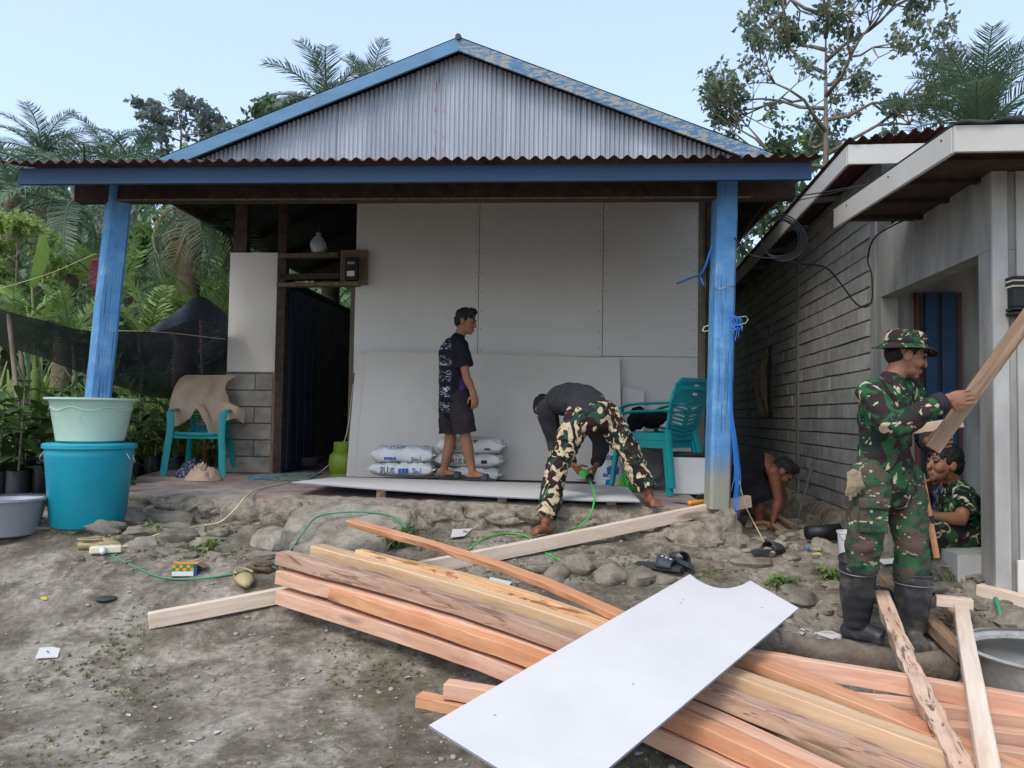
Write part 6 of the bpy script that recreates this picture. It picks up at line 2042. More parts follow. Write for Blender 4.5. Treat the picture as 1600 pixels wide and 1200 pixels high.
def leaf_quad(mb, p, d, n, L, W, bend=.25):
    """one pointed leaf of four triangles"""
    d = d.normalized(); s = d.cross(n)
    s = s.normalized() if s.length > 1e-4 else d.orthogonal().normalized()
    nn = s.cross(d)
    a = p + d * (L * .45) + nn * (L * .06); e = p + d * L - nn * (L * bend)
    mb.add([p, a + s * (W / 2), e, a - s * (W / 2), a - nn * (W * .12)], [(0, 1, 4), (1, 2, 4), (2, 3, 4), (3, 0, 4)])
def rv(rng): 
    while True:
        v = Vector((rng.uniform(-1, 1), rng.uniform(-1, 1), rng.uniform(-1, 1)))
        if .05 < v.length < 1: return v.normalized()
def leafy_tree(name, label, u, v_top, v_low, Y, width_px, mat, seed, leaf=.16, per=7, twigs=1.0, base_v=None, flat=False, nb=5, cat='tree', group='trees behind the houses', depth=4, fill=1.0, lean=0, thick=.34):
    rng = random.Random(seed)
    ct, cl = P(u, v_top, Y), P(u, v_low, Y); gz = ground_z(ct.x, Y)
    rad = width_px / FPX * Y / 2
    t = thing(name, label, cat, (ct.x, Y, gz), group)
    trunk, tips = MB(), []
    zc = (ct.z + cl.z) / 2; rz = (ct.z - cl.z) / 2
    H0 = cl.z + (.15 if flat else -.1) * rz
    tb = Vector((ct.x - lean, Y, gz)); tt = Vector((ct.x, Y, H0))
    r0 = .035 * (ct.z - gz) * thick
    trunk.tube(spline([tb, tb.lerp(tt, .5) + Vector((.15, 0, 0)), tt], 5), resample([r0, r0 * .8, r0 * .6], 5), 9)
    trunk.tube([tt, tt.lerp(Vector((ct.x, Y, ct.z)), .8)], [r0 * .58, .012], 7)
    def grow(p, d, L, r, lv):
        q = p + d * L; m_ = p.lerp(q, .5) + rv(rng) * L * .08
        trunk.tube([p, m_, q], [r, r * .8, r * .6], 5, rnd=False)
        if lv == 0:
            tips.append((q, d)); tips.append((m_, d)); return
        for k in range(rng.choice((2, 3, 3))):
            nd = (d + rv(rng) * .75 + Vector((0, 0, .12 if not flat else .0))).normalized()
            L2 = L * rng.uniform(.6, .85)
            e = q + nd * L2
            ee = Vector(((e.x - ct.x) / rad, (e.y - Y) / rad, (e.z - zc) / rz))
            if ee.length > 1.12: nd = (nd * .4 + (Vector((ct.x, Y, zc)) - q).normalized() * .5).normalized(); L2 *= .6
            grow(q, nd, L2, r * .6, lv - 1)
    for k in range(nb):
        h = .05 + .85 * k / nb
        p = tt.lerp(Vector((ct.x, Y, ct.z)), h)
        a = 2.4 * k + seed; d = Vector((math.cos(a), math.sin(a), .25 + .5 * h if not flat else .12)).normalized()
        grow(p, d, rad * .52 * (1 - .35 * h), r0 * .42, depth - 1)
    trunk.build('trunk', MT['bark'], t, smooth=True)
    crown = MB()
    for (q, d) in tips:
        if rng.random() > fill: continue
        for k in range(per):
            o = rv(rng) * leaf * rng.uniform(.2, 1.3)
            if flat: o.z *= .35
            dd = (rv(rng) + Vector((0, 0, -.6)) + d * .4).normalized()
            leaf_quad(crown, q + o, dd, rv(rng), leaf * rng.uniform(.7, 1.25), leaf * rng.uniform(.45, .7))
    crown.build('crown', MT[mat], t)
    return t
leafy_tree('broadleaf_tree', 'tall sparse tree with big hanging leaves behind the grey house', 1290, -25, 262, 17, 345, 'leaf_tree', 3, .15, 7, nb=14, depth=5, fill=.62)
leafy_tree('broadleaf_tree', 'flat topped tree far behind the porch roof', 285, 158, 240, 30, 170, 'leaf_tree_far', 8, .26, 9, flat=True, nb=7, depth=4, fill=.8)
leafy_tree('broadleaf_tree', 'bushy tree between the two houses past the right eave', 1195, 225, 420, 18, 150, 'leaf_forest', 12, .2, 8, nb=7, depth=4, fill=.7)
leafy_tree('broadleaf_tree', 'leafy tree below the tall sparse one', 1255, 215, 330, 21, 120, 'leaf_mid', 14, .2, 8, nb=6, depth=4, fill=.8)
leafy_tree('broadleaf_tree', 'bush top showing over the rake board of the blue house', 432, 160, 240, 16, 90, 'leaf_forest', 17, .15, 8, nb=6, depth=4)
leafy_tree('broadleaf_tree', 'light green shrub at the garden edge beside the banana leaf', 30, 335, 480, 10, 120, 'leaf_light', 21, .10, 8, nb=7, depth=4, group='garden shrubs', cat='shrub')
leafy_tree('broadleaf_tree', 'yellow green shrub behind the blue post', 110, 385, 470, 12, 90, 'leaf_light', 23, .10, 7, nb=6, depth=4, group='garden shrubs', cat='shrub')
leafy_tree('broadleaf_tree', 'mid green shrub behind the low palm right of the post', 215, 360, 470, 13, 120, 'leaf_mid', 25, .12, 8, nb=7, depth=4, group='garden shrubs', cat='shrub')

# forest on the hillside: one mass
def forest():
    rng = random.Random(5); mb = MB()
    for k in range(330):
        y = rng.uniform(14.5, 42); x = rng.uniform(-1.05, -.12) * y + rng.uniform(-2, 2)
        if k % 5 == 0: x = rng.uniform(.18, .5) * y
        if k % 7 == 0: y = rng.uniform(14, 19); x = rng.uniform(-.75, -.28) * y
        r = rng.uniform(.7, 1.5) * (1 + y / 40); c = Vector((x, y, ground_z(x, y, False) + r * rng.uniform(.5, 1.3)))
        for i in range(int(90)):
            d = rv(rng); d.z = abs(d.z) * 1.1 - .15
            p = c + Vector((d.x * r, d.y * r, d.z * r * .9)) * rng.uniform(.75, 1.08)
            leaf_quad(mb, p, (d + rv(rng) * .7 + Vector((0, 0, -.3))).normalized(), d, .30 * (1 + y / 50) * rng.uniform(.6, 1.3), .17 * (1 + y / 50) * rng.uniform(.7, 1.3))
    o = mb.build('forest', MT['leaf_forest'])
    tag(o, 'dense green forest covering the hillside behind the houses', 'forest', None, 'stuff')
forest()

# tall grass and strap-leaved plants
def strap_plant(label, p, n, L, W, mat, seed, group, name='strap_plant', spread=.6, cat='plant'):
    rng = random.Random(seed)
    t = thing(name, label, cat, p, group); mb = MB()
    for k in range(n):
        az = rng.uniform(0, 6.283); e = R(90 - rng.uniform(5, 60) * spread); l = L * rng.uniform(.6, 1.1)
        d = Vector((math.cos(az) * math.cos(e), math.sin(az) * math.cos(e), math.sin(e))); s = d.cross(Vector((0, 0, 1))).normalized()
        q = Vector(p) + Vector((rng.uniform(-.1, .1), rng.uniform(-.1, .1), 0)); vs, fs = [], []
        for i in range(7):
            w = W * math.sin(math.pi * (.1 + .9 * (1 - i / 6)) * .9) * .5 + .001
            vs += [q - s * w, q + s * w]
            q = q + d * (l / 6); d = (d + Vector((0, 0, -.20 - .1 * rng.random()))).normalized()
        fs = [(2 * i, 2 * i + 1, 2 * i + 3, 2 * i + 2) for i in range(6)]
        mb.add(vs, fs)
    mb.build('foliage', MT[mat], t)
    return t
rng = random.Random(77)
GG = 'leafy garden plants behind the shade net'
for k in range(46):
    u = rng.uniform(-40, 352); Y = rng.uniform(8.3, 13)
    x = (u - 800) / FPX * Y
    strap_plant('clump of long arching green leaves in the garden behind the shade net', (x, Y, ground_z(x, Y)), 26, rng.uniform(.9, 1.7), rng.uniform(.03, .07), rng.choice(('leaf_mid', 'leaf_mid', 'leaf_light', 'leaf_forest')), k, GG)
# banana
def banana():
    base = P(50, 600, 9.5); gz = ground_z(base.x, base.y)
    t = thing('banana_plant', 'banana plant with one tall light green leaf', 'banana plant', (base.x, base.y, gz))
    m = MB(); m.tube([(base.x, base.y, gz), (base.x + .05, base.y, gz + 1.2)], [.09, .06], 10); m.build('stem', MT['leaf_light'], t, smooth=True)
    def leaf(tip_u, tip_v, base_u, base_v, W, bendy, n=14):
        a, b = P(base_u, base_v, 9.5), P(tip_u, tip_v, 9.4); mb = MB()
        side = Vector((.8, .6, 0))
        mid = a.lerp(b, .5) + Vector((bendy, 0, .05)); line = spline([a, mid, b], n // 2)
        vs = []
        for i, p in enumerate(line):
            s = i / (len(line) - 1); w = W * (math.sin(math.pi * min(1, .06 + .9 * s)) ** .6) / 2
            vs += [p - side * w + Vector((0, 0, .12 * w)), p, p + side * w + Vector((0, 0, .12 * w))]
        fs = []
        for i in range(len(line) - 1): fs += [(3 * i, 3 * i + 1, 3 * i + 4, 3 * i + 3), (3 * i + 1, 3 * i + 2, 3 * i + 5, 3 * i + 4)]
        mb.add(vs, fs); mb.build('leaf', MT['leaf_banana'], t, smooth=True)
        st = MB(); st.tube([Vector((base.x + .05, base.y, gz + 1.1)), a.lerp(Vector((base.x + .05, base.y, gz + 1.2)), .4), a], [.03, .02, .012], 7); st.build('leaf_stalk', MT['leaf_light'], t, smooth=True)
    leaf(66, 366, 50, 450, .15, .06); leaf(-20, 440, 42, 480, .22, -.05); leaf(95, 470, 52, 500, .16, .1)
banana()
# cocoa seedlings in black bags
LEAF = []
for k in range(3):
    m = MB(); L, W = 1.0, .36
    vs, fs = [], []
    for i in range(7):
        s = i / 6; w = W / 2 * math.sin(math.pi * (.04 + .92 * s)) ** .8; z = -.35 * s * s * (1 + .3 * k)
        vs += [(s, -w, z + .06 * w), (s, 0, z - .02), (s, w, z + .06 * w)]
    for i in range(6): fs += [(3 * i, 3 * i + 1, 3 * i + 4, 3 * i + 3), (3 * i + 1, 3 * i + 2, 3 * i + 5, 3 * i + 4)]
    m.add(vs, fs); me = m.mesh('leaf', smooth=True); me.materials.append(MT['leaf_cocoa']); LEAF.append(me)
bagm = MB(); bagm.lathe([(.075, 0), (.08, .02), (.078, .27), (.07, .28), (.06, .265), (.002, .26)], (0, 0, 0), 14); BAG = bagm.mesh('polybag', smooth=True); BAG.materials.append(MT['black_plastic'])
rng = random.Random(31)
for j, Y in enumerate((5.75, 6.2, 6.7, 7.3, 8.0)):
    for i in range(10):
        x = min(-3.08 - (Y - 5.6) * .40, -3.08) - i * .23 + rng.uniform(-.04, .04); y = Y + rng.uniform(-.06, .06)
        if Y > 7.9: x += .55
        if 800 + FPX * x / y < -60: continue
        if Y < 6 and x > -3.25: continue
        gz = ground_z(x, y)
        t = thing('seedling', 'cocoa seedling with big dark leaves in a black nursery bag', 'seedling', (x, y, gz), 'seedlings in black bags beside the house')
        o = bpy.data.objects.new('polybag', BAG); col.objects.link(o); o.parent = t
        H = rng.uniform(.6, .95)
        m = MB(); m.tube([(x, y, gz + .25), (x + .02, y, gz + H)], [.008, .005], 6); m.build('stem', MT['bark'], t)
        for k in range(15):
            o = bpy.data.objects.new('leaf', rng.choice(LEAF)); col.objects.link(o); o.parent = t
            z = .30 + (H - .28) * (k / 14) ; az = 2.4 * k + rng.uniform(-.4, .4); sc = rng.uniform(.2, .34)
            o.matrix_basis = Matrix.Translation((0, 0, z)) @ Matrix.Rotation(az, 4, 'Z') @ Matrix.Rotation(-R(rng.uniform(-10, 35)), 4, 'Y') @ Matrix.Scale(sc, 4)
# shade net on poles
def net():
    c00, c10 = P(-60, 462, 6.1), P(352, 492, 7.5)
    t = thing('shade_net', 'dark shade net sagging over the seedlings between poles', 'net', (-3.6, 6.8, .6))
    top_line = [(-60, 468, 6.2), (0, 482, 6.2), (70, 503, 6.3), (140, 516, 6.4), (230, 516, 6.7), (270, 492, 7.0), (312, 463, 7.2), (340, 478, 7.35), (356, 494, 7.5)]
    low_line = [(-60, 520, 8.2), (0, 540, 8.2), (70, 560, 8.1), (140, 588, 8.0), (230, 618, 7.9), (270, 622, 7.9), (312, 612, 8.0), (340, 600, 8.1), (356, 595, 8.2)]
    A = spline([P(*q) for q in top_line], 5); B_ = spline([P(*q) for q in low_line], 5)
    n = len(A) - 1; m = MB()
    def fn(s, tt):
        i = round(s * n); a, b = A[i], B_[i]
        p = a.lerp(b, tt); p.z -= .10 * math.sin(math.pi * tt) + .02 * noise.noise((p.x * 3, tt * 4, 1))
        return p
    m.grid(fn, n, 12); m.build('net', MT['shade_net'], t, smooth=True)
    # the flap that hangs from the peak
    m = MB()
    f0 = [P(232, 516, 6.7), P(272, 490, 6.95), P(312, 463, 7.15), P(352, 494, 7.4)]
    f1 = [P(240, 518, 6.65), P(262, 514, 6.8), P(300, 500, 7.0), P(345, 500, 7.3)]
    A2, B2 = spline(f0, 5), spline(f1, 5)
    m.grid(lambda s, tt: A2[round(s * 15)].lerp(B2[round(s * 15)], tt), 15, 3); m.build('flap', MT['shade_net'], t, smooth=True)
    for (u0, v0, u1, v1, Y, mt, r, lb) in ((313, 470, 322, 690, 8.25, 'bamboo', .024, 'bamboo pole holding up the peak of the shade net'), (14, 492, 42, 720, 6.3, 'bark', .02, 'dark stick holding the sagging end of the shade net')):
        a, b = P(u0, v0, Y), P(u1, v1, Y); b.z = ground_z(b.x, b.y); m = MB(); m.tube([a, a.lerp(b, .5) + Vector((.01, 0, 0)), b], r, 8)
        tag(m.build('pole', MT[mt], smooth=True), lb, 'pole')
    m = MB(); m.tube(spline([P(-40, 462, 8), P(70, 430, 8), P(150, 396, 8)], 6), .003, 5)
    tag(m.build('clothes_line', MT['wire_beige'], smooth=True), 'thin line strung across the garden to the blue post', 'line')
    m = MB(); m.tube(spline([P(140, 516, 6.4), P(250, 519, 6.8), P(352, 530, 7.5)], 6), .003, 5)
    tag(m.build('clothes_line', MT['wire_beige'], smooth=True), 'thin line under the peak of the shade net', 'line')
    c = P(151, 425, 6.2); m = MB()
    for k in range(9): m.tube(spline([c + Vector((.01 * (k - 4), 0, .1)), c + Vector((.014 * (k - 4), .01, 0)), c + Vector((.011 * (k - 4) + .01 * math.sin(k), 0, -.11 - .02 * (k % 3)))], 3), .012, 6)
    o = voxel(m, 'hanging_cloth', MT['leaf_red'], None, .009, 1, .004, .05); tag(o, 'dark red tuft of cloth hanging behind the blue post', 'cloth')
net()
# ------------------------------------------------------------------ stones
def stone_mesh(rx, ry, rz, seed, rough=.16, seg=20, rg=12):
    m = MB(); m.ball((0, 0, 0), 1.0, seg, rg)
    out = []
    rs = random.Random(seed * 7 + 1)
    planes = []
    for _ in range(12):
        n_ = Vector((rs.gauss(0, 1), rs.gauss(0, 1), rs.gauss(0, 1))).normalized()
        planes.append((n_, rs.uniform(.66, .98) - rough * .35))
    for p in m.v:
        p = Vector(p)
        for n_, d_ in planes:
            e_ = p.dot(n_) - d_
            if e_ > 0: p = p - n_ * (e_ * .9)
        k = 1 + rough * 1.3 * noise.noise(p * 1.2 + Vector((seed * 3.7, 0, 0))) + rough * .9 * abs(noise.noise(p * 2.3 + Vector((0, seed * 2.1, 0)))) + rough * .3 * noise.noise(p * 6 + Vector((0, 0, seed)))
        q = Vector((math.copysign(abs(p.x) ** .9, p.x), math.copysign(abs(p.y) ** .9, p.y), math.copysign(abs(p.z) ** .95, p.z))) * k
        out.append((q.x * rx, q.y * ry, q.z * rz))
    m.v = out
    return m
def stone(label, u, v, w, h, seed, mat='river_stone', Y=None, sink=.45, group=None, rough=.34, zoff=0, depth=None, name='stone', yaw=None):
    """pixel of the stone's middle, its size in pixels"""
    p = G(u, v + h * .4) if Y is None else P(u, v + h * .4, Y)
    k = p.y / FPX
    rx, rz = w * k / 2 * 1.12, h * k / 2 * 1.4; ry = depth or min(rx, max(rz * 1.3, .05))
    m = stone_mesh(rx, ry, rz, seed, rough)
    me = m.mesh(name, smooth=True); me.set_sharp_from_angle(angle=R(32))
    o = link_mesh(name, me, MT[mat]); rr = random.Random(seed)
    o.location = (p.x, p.y + ry * .5, p.z + rz * (1 - sink) * .7 + zoff)
    o.rotation_euler = (rr.uniform(-.12, .12), rr.uniform(-.12, .12), yaw if yaw is not None else rr.uniform(-.3, .3))
    return tag(o, label, 'stone', group)
G1 = 'river stones along the terrace edge'
L1 = 'rounded grey river stone in the rubble at the foot of the terrace'
for i, (u, v, w, h) in enumerate(((150, 822, 72, 28), (201, 812, 44, 22), (264, 808, 66, 22), (215, 830, 76, 16), (270, 826, 38, 14), (217, 853, 56, 18), (267, 843, 64, 24), (249, 832, 26, 14), (306, 836, 38, 18), (339, 833, 38, 17), (321, 846, 62, 16), (348, 857, 58, 16), (279, 854, 34, 12), (184, 844, 20, 14), (255, 863, 42, 14), (108, 826, 60, 12), (60, 826, 60, 10), (240, 868, 22, 9), (330, 868, 30, 9), (296, 870, 24, 9))):
    stone(L1, u, v, w, h, i + 1, group=G1)
stone('pale angular stone leaning against the slab stone', 429, 848, 74, 44, 40, 'slab_stone', rough=.25)
stone('brown angular stone beside the pale stone by the slab', 384, 842, 60, 30, 41, rough=.25)
stone('flat stone in front of the pale angular stone', 410, 868, 46, 16, 42)
G2 = 'stones in the yard before the bent person'
L2 = 'grey stone lying in the yard between the pale beam and the slippers'
for i, (u, v, w, h) in enumerate(((867, 898, 38, 28), (902, 885, 56, 28), (955, 903, 48, 30), (998, 903, 44, 28), (842, 888, 52, 14), (946, 884, 48, 14), (1038, 907, 44, 14), (1075, 912, 30, 12), (830, 905, 24, 10))):
    stone(L2, u, v, w, h, 60 + i, group=G2, rough=.2)
G3 = 'stones on the bank by the boots'
L3 = 'grey brown stone on the sloping bank near the rubber boots'
for i, (u, v, w, h) in enumerate(((1254, 934, 66, 28), (1268, 962, 24, 14), (1290, 955, 26, 14), (1230, 962, 22, 12), (1195, 985, 40, 14), (1490, 888, 50, 14), (1530, 895, 70, 16), (1585, 970, 50, 26), (1305, 915, 34, 14), (1235, 905, 40, 14), (1460, 905, 30, 12), (1475, 920, 44, 16), (1310, 985, 26, 10), (1180, 880, 60, 18), (1300, 880, 40, 12))):
    stone(L3, u, v, w, h, 80 + i, group=G3, rough=.22)
G4 = 'rubble in the alley'
L4 = 'small rubble stone in the alley beside the block wall'
rng = random.Random(8)
for i in range(46):
    u = rng.uniform(1165, 1318); v = rng.uniform(800, 880)
    stone(L4, u, v, rng.uniform(10, 34), rng.uniform(6, 15), 120 + i, group=G4, rough=.25, mat=rng.choice(('river_stone', 'slab_stone', 'rubble')))
# great slab in front of the terrace
def slab():
    a = [P(436, 838, 4.78), P(470, 790, 5.12), P(560, 783, 5.22), P(628, 792, 5.14), P(634, 818, 4.92), P(592, 842, 4.74), P(520, 848, 4.70), P(450, 848, 4.72)]
    n = len(a); c = sum(a, Vector()) / n
    loop = spline(a + [a[0]], 10)[:-1]; N = len(loop)
    m = MB(); vs, fs = [], []
    rings = [(0.0, .0), (.15, .002), (.3, .003), (.45, .005), (.6, .005), (.72, .004), (.82, .003), (.9, .0), (.97, -.006), (1.02, -.02), (1.03, -.05), (.99, -.085), (.92, -.16)]
    for (k, dz) in rings:
        for i, p in enumerate(loop):
            q = c.lerp(p, k); nn = noise.noise(q * 5) * .018 + noise.noise(q * 12) * .012 + noise.noise(q * 28) * .008
            vs.append(q + Vector((nn * (k > .9) * 2, -nn * (k > .9) * 2, dz + nn)))
    for j in range(len(rings) - 1):
        for i in range(N): fs.append((j * N + i, j * N + (i + 1) % N, (j + 1) * N + (i + 1) % N, (j + 1) * N + i))
    m.add(vs, fs); o = m.build('stone_slab', MT['slab_stone'], smooth=True)
    bm = bmesh.new(); bm.from_mesh(o.data); bmesh.ops.remove_doubles(bm, verts=bm.verts, dist=.0005); bmesh.ops.recalc_face_normals(bm, faces=bm.faces); bm.to_mesh(o.data); bm.free()
    tag(o, 'broad flat slab stone forming a step before the terrace', 'stone')
slab()
# stones built into the terrace face and the pier under the post
rng = random.Random(12)
for i in range(64):
    x = TX0 + .1 + (TX1 - TX0 - .15) * (i % 32 + rng.random() * .6) / 32; z = FLOOR - .08 - .12 * (i // 32) - rng.uniform(0, .04)
    p = HX @ Vector((x, TY - .0 - .035 * (i // 32), z))
    m = stone_mesh(rng.uniform(.06, .15), .05, rng.uniform(.03, .07), 300 + i, .4, 16, 10)
    o = link_mesh('stone', m.mesh('stone', smooth=True), MT['rubble'], TERR)
    o.location = p; o.rotation_euler = (0, rng.uniform(-.3, .3), -HA)
GP = 'stones of the pier under the right blue post'
for i, (u, v, w, h, Y) in enumerate(((1128, 826, 66, 44, 4.98), (1085, 828, 62, 22, 5.0), (1100, 846, 110, 36, 4.92), (1150, 852, 60, 36, 4.9), (1060, 842, 60, 24, 5.02), (1112, 812, 44, 20, 5.03), (1048, 832, 40, 16, 5.06), (1020, 840, 60, 20, 5.04), (985, 836, 50, 16, 5.06))):
    stone('pale cemented stone in the pier under the right blue post', u, v, w, h, 200 + i, 'rubble', Y=Y, sink=.5, group=GP, rough=.22, depth=.12)

# ------------------------------------------------------------------ litter that cannot be counted
def litter():
    rng = random.Random(3)
    rub = MB()
    for i in range(520):
        if i < 330: u, v = rng.uniform(120, 1100), rng.uniform(812, 880)
        elif i < 450: u, v = rng.uniform(1060, 1330), rng.uniform(820, 985)
        else: u, v = rng.uniform(1400, 1600), rng.uniform(890, 1000)
        p = G(u, v); r = rng.choice((.010, .013, .016, .022, .03)) * rng.uniform(.7, 1.3)
        s_ = stone_mesh(r * 1.4, r, r * .7, i + 900, .35, 9, 6); q_ = Matrix.Rotation(rng.uniform(0, 6.28), 3, 'Z')
        rub.add([q_ @ Vector(w) + p for w in s_.v], s_.f)
    o = rub.build('rubble', MT['river_stone']); tag(o, 'small broken rubble strewn along the terrace foot and bank', 'rubble', None, 'stuff')
    peb, flk, grs, dry = MB(), MB(), MB(), MB()
    for i in range(2200):
        y = 2.3 + 3.0 * rng.random() ** 1.2; x = rng.uniform(-.75, .75) * y
        r = rng.choice((.003, .003, .004, .005, .006, .008, .011)) * rng.uniform(.7, 1.4)
        z = ground_z(x, y)
        a = rng.uniform(0, 6.28); q = Matrix.Rotation(a, 3, 'Z')
        peb.ball((x, y, z + r * .25), (r * 1.3, r, r * .65), 6, 4, q)
    for i in range(125):
        if i < 80: u, v = rng.uniform(1210, 1330), rng.uniform(985, 1035)
        else: u, v = rng.uniform(20, 1300), rng.uniform(880, 1190)
        p = G(u, v); s = rng.uniform(.008, .028) if i >= 80 else rng.uniform(.012, .05); a = rng.uniform(0, 6.28)
        d = Vector((math.cos(a), math.sin(a), 0)) * s; e = Vector((-math.sin(a), math.cos(a), 0)) * s * rng.uniform(.3, .7); t = Vector((0, 0, .009))
        flk.add([p - d + t, p + e + t * 1.2, p + d + t, p - e * .6 + t * 1.1], [(0, 3, 2, 1)])
    for i in range(1500):
        y = 2.4 + 2.9 * rng.random(); x = rng.uniform(-.72, .72) * y; z = ground_z(x, y) + .006
        a = rng.uniform(0, 6.28); l = rng.uniform(.01, .06); d = Vector((math.cos(a), math.sin(a), rng.uniform(-.05, .15))) * l; e = Vector((-d.y, d.x, 0)).normalized() * rng.uniform(.001, .004)
        p = Vector((x, y, z)); dry.add([p - e, p + e, p + d + e * .5, p + d - e * .5], [(0, 1, 2, 3)])
    def tuft(p, n, L):
        for k in range(n):
            a = rng.uniform(0, 6.28); o = Vector((rng.uniform(-1, 1), rng.uniform(-1, 1), 0)) * L * .5
            d = Vector((math.cos(a) * .5, math.sin(a) * .5, 1)).normalized() * L * rng.uniform(.5, 1.2); e = Vector((-math.sin(a), math.cos(a), 0)) * .0028
            q = p + o; m_ = q + d * .6; t = q + d + Vector((math.cos(a), math.sin(a), -.3)) * L * .3
            grs.add([q - e, q + e, m_ + e * .8, m_ - e * .8, t], [(0, 1, 2, 3), (3, 2, 4)])
    cl = [(rng.uniform(-2.6, 1.6), rng.uniform(2.4, 4.9), rng.uniform(.1, .45)) for _ in range(15)]
    for (cx, cy, cr) in cl:
        for k in range(int(60 * cr / .25)):
            a, r = rng.uniform(0, 6.28), cr * rng.random() ** .6
            x, y = cx + r * math.cos(a), cy + r * math.sin(a); tuft(Vector((x, y, ground_z(x, y))), 5, rng.uniform(.008, .02))
    for (u, v, n, L) in ((300, 862, 60, .03), (590, 850, 60, .05), (340, 866, 40, .03), (900, 900, 30, .03), (1225, 918, 50, .03), (1400, 950, 40, .03), (1300, 900, 40, .04), (1110, 900, 30, .03), (1440, 870, 30, .04), (840, 890, 30, .04), (110, 830, 30, .04), (1480, 910, 30, .04), (1340, 955, 30, .03), (420, 890, 40, .03)):
        for k in range(n):
            p = G(u + rng.uniform(-30, 30), v + rng.uniform(-8, 8)); tuft(p, 5, L * rng.uniform(.7, 1.3))
    tag(peb.build('pebbles', MT['pebble'], smooth=True), 'small pebbles scattered over the yard soil', 'pebbles', None, 'stuff')
    tag(flk.build('white_flakes', MT['chip_white']), 'white board flakes scattered on the soil', 'flakes', None, 'stuff')
    tag(grs.build('grass', MT['grass_blade']), 'short sparse grass tufts in the yard', 'grass', None, 'stuff')
    tag(dry.build('dry_litter', MT['dry_litter']), 'dry straw and twigs on the soil', 'litter', None, 'stuff')
litter()
def weed(label, u, v, n, L, seed, Y=None):
    p = G(u, v) if Y is None else P(u, v, Y); rng = random.Random(seed)
    t = thing('weed', label, 'weed', p); mb, st = MB(), MB()
    for k in range(n):
        a = rng.uniform(0, 6.28); r = rng.uniform(0, 1) ** .7 * L * 1.3; h = rng.uniform(.2, 1) * L
        q = p + Vector((math.cos(a) * r, math.sin(a) * r * .6, h))
        st.tube([p + Vector((math.cos(a) * r * .4, math.sin(a) * r * .3, 0)), q], .002, 4)
        for j in range(4):
            leaf_quad(mb, q, (rv(rng) + Vector((0, 0, .2))).normalized(), Vector((0, 0, 1)), rng.uniform(.03, .06), rng.uniform(.02, .035))
    mb.build('leaves', MT['leaf_mid'], t); st.build('stems', MT['leaf_mid'], t)
weed('green weed under the lifted end of the long edge board', 620, 855, 34, .11, 1)
weed('small weed between the river stones by the tub', 235, 838, 18, .07, 2)
weed('small weed growing at the foot of the turquoise tub', 105, 828, 12, .07, 3)
weed('low weed before the flat stones near the printed box', 330, 862, 20, .05, 4)
weed('weed on the bank behind the white sheet notch', 1222, 918, 20, .05, 5)
weed('weed on the bank by the rubber boots', 1295, 905, 14, .06, 6)

# ------------------------------------------------------------------ small things in the yard
def clog(label, u, v, yaw, mat, s=1.0):
    p = G(u, v); t = thing('clog', label, 'shoe', p)
    q = Matrix.Rotation(yaw, 3, 'Z'); m = MB(); vs, fs = [], []
    n, sg = 16, 18
    def ring(i):
        x = -.12 + .25 * i / n; f = i / n
        w = (.040 + .012 * math.sin(math.pi * f)) * (1 - .55 * max(0, f - .8) / .2) ; 
        if f < .1: w *= .75 + 2.5 * f
        hgt = .055 + .02 * (1 - f) if f < .45 else .075 - .045 * ((f - .45) / .55) ** 2
        return x, w * s, hgt * s
    for i in range(n + 1):
        x, w, hg = ring(i)
        for k in range(sg):
            a = 2 * math.pi * k / sg; y = math.cos(a) * w; z = hg / 2 + math.sin(a) * hg / 2
            if i < 9 and math.sin(a) > .35: z = hg * .28 if abs(math.cos(a)) < .8 else z
            vs.append(p + q @ Vector((x * s, y, z)))
    for i in range(n):
        for k in range(sg): fs.append((i * sg + k, i * sg + (k + 1) % sg, (i + 1) * sg + (k + 1) % sg, (i + 1) * sg + k))
    fs.append(tuple(reversed(range(sg)))); fs.append(tuple(n * sg + k for k in range(sg)))
    m.add(vs, fs); m.build('shell', MT[mat], t, smooth=True)
    m = MB(); pts = [p + q @ Vector((.02 * s - .14 * math.sin(a) * s, .046 * math.cos(a) * s, .07 * s)) for a in [math.pi * k / 12 for k in range(13)]]
    m.tube(pts, [(.004, .010)] * 13, 8, side=Vector((0, 0, 1))); m.build('heel_strap', MT[mat], t, smooth=True)
clog('tan clog standing in the yard by the printed box', 380, 912, R(-62), 'clog_tan', .95)
clog('tan clog by the stones next to the socket block', 155, 858, R(20), 'clog_tan', .95)
clog('dark brown shoe next to the tan clog', 405, 893, R(150), 'clog_brown', .7)
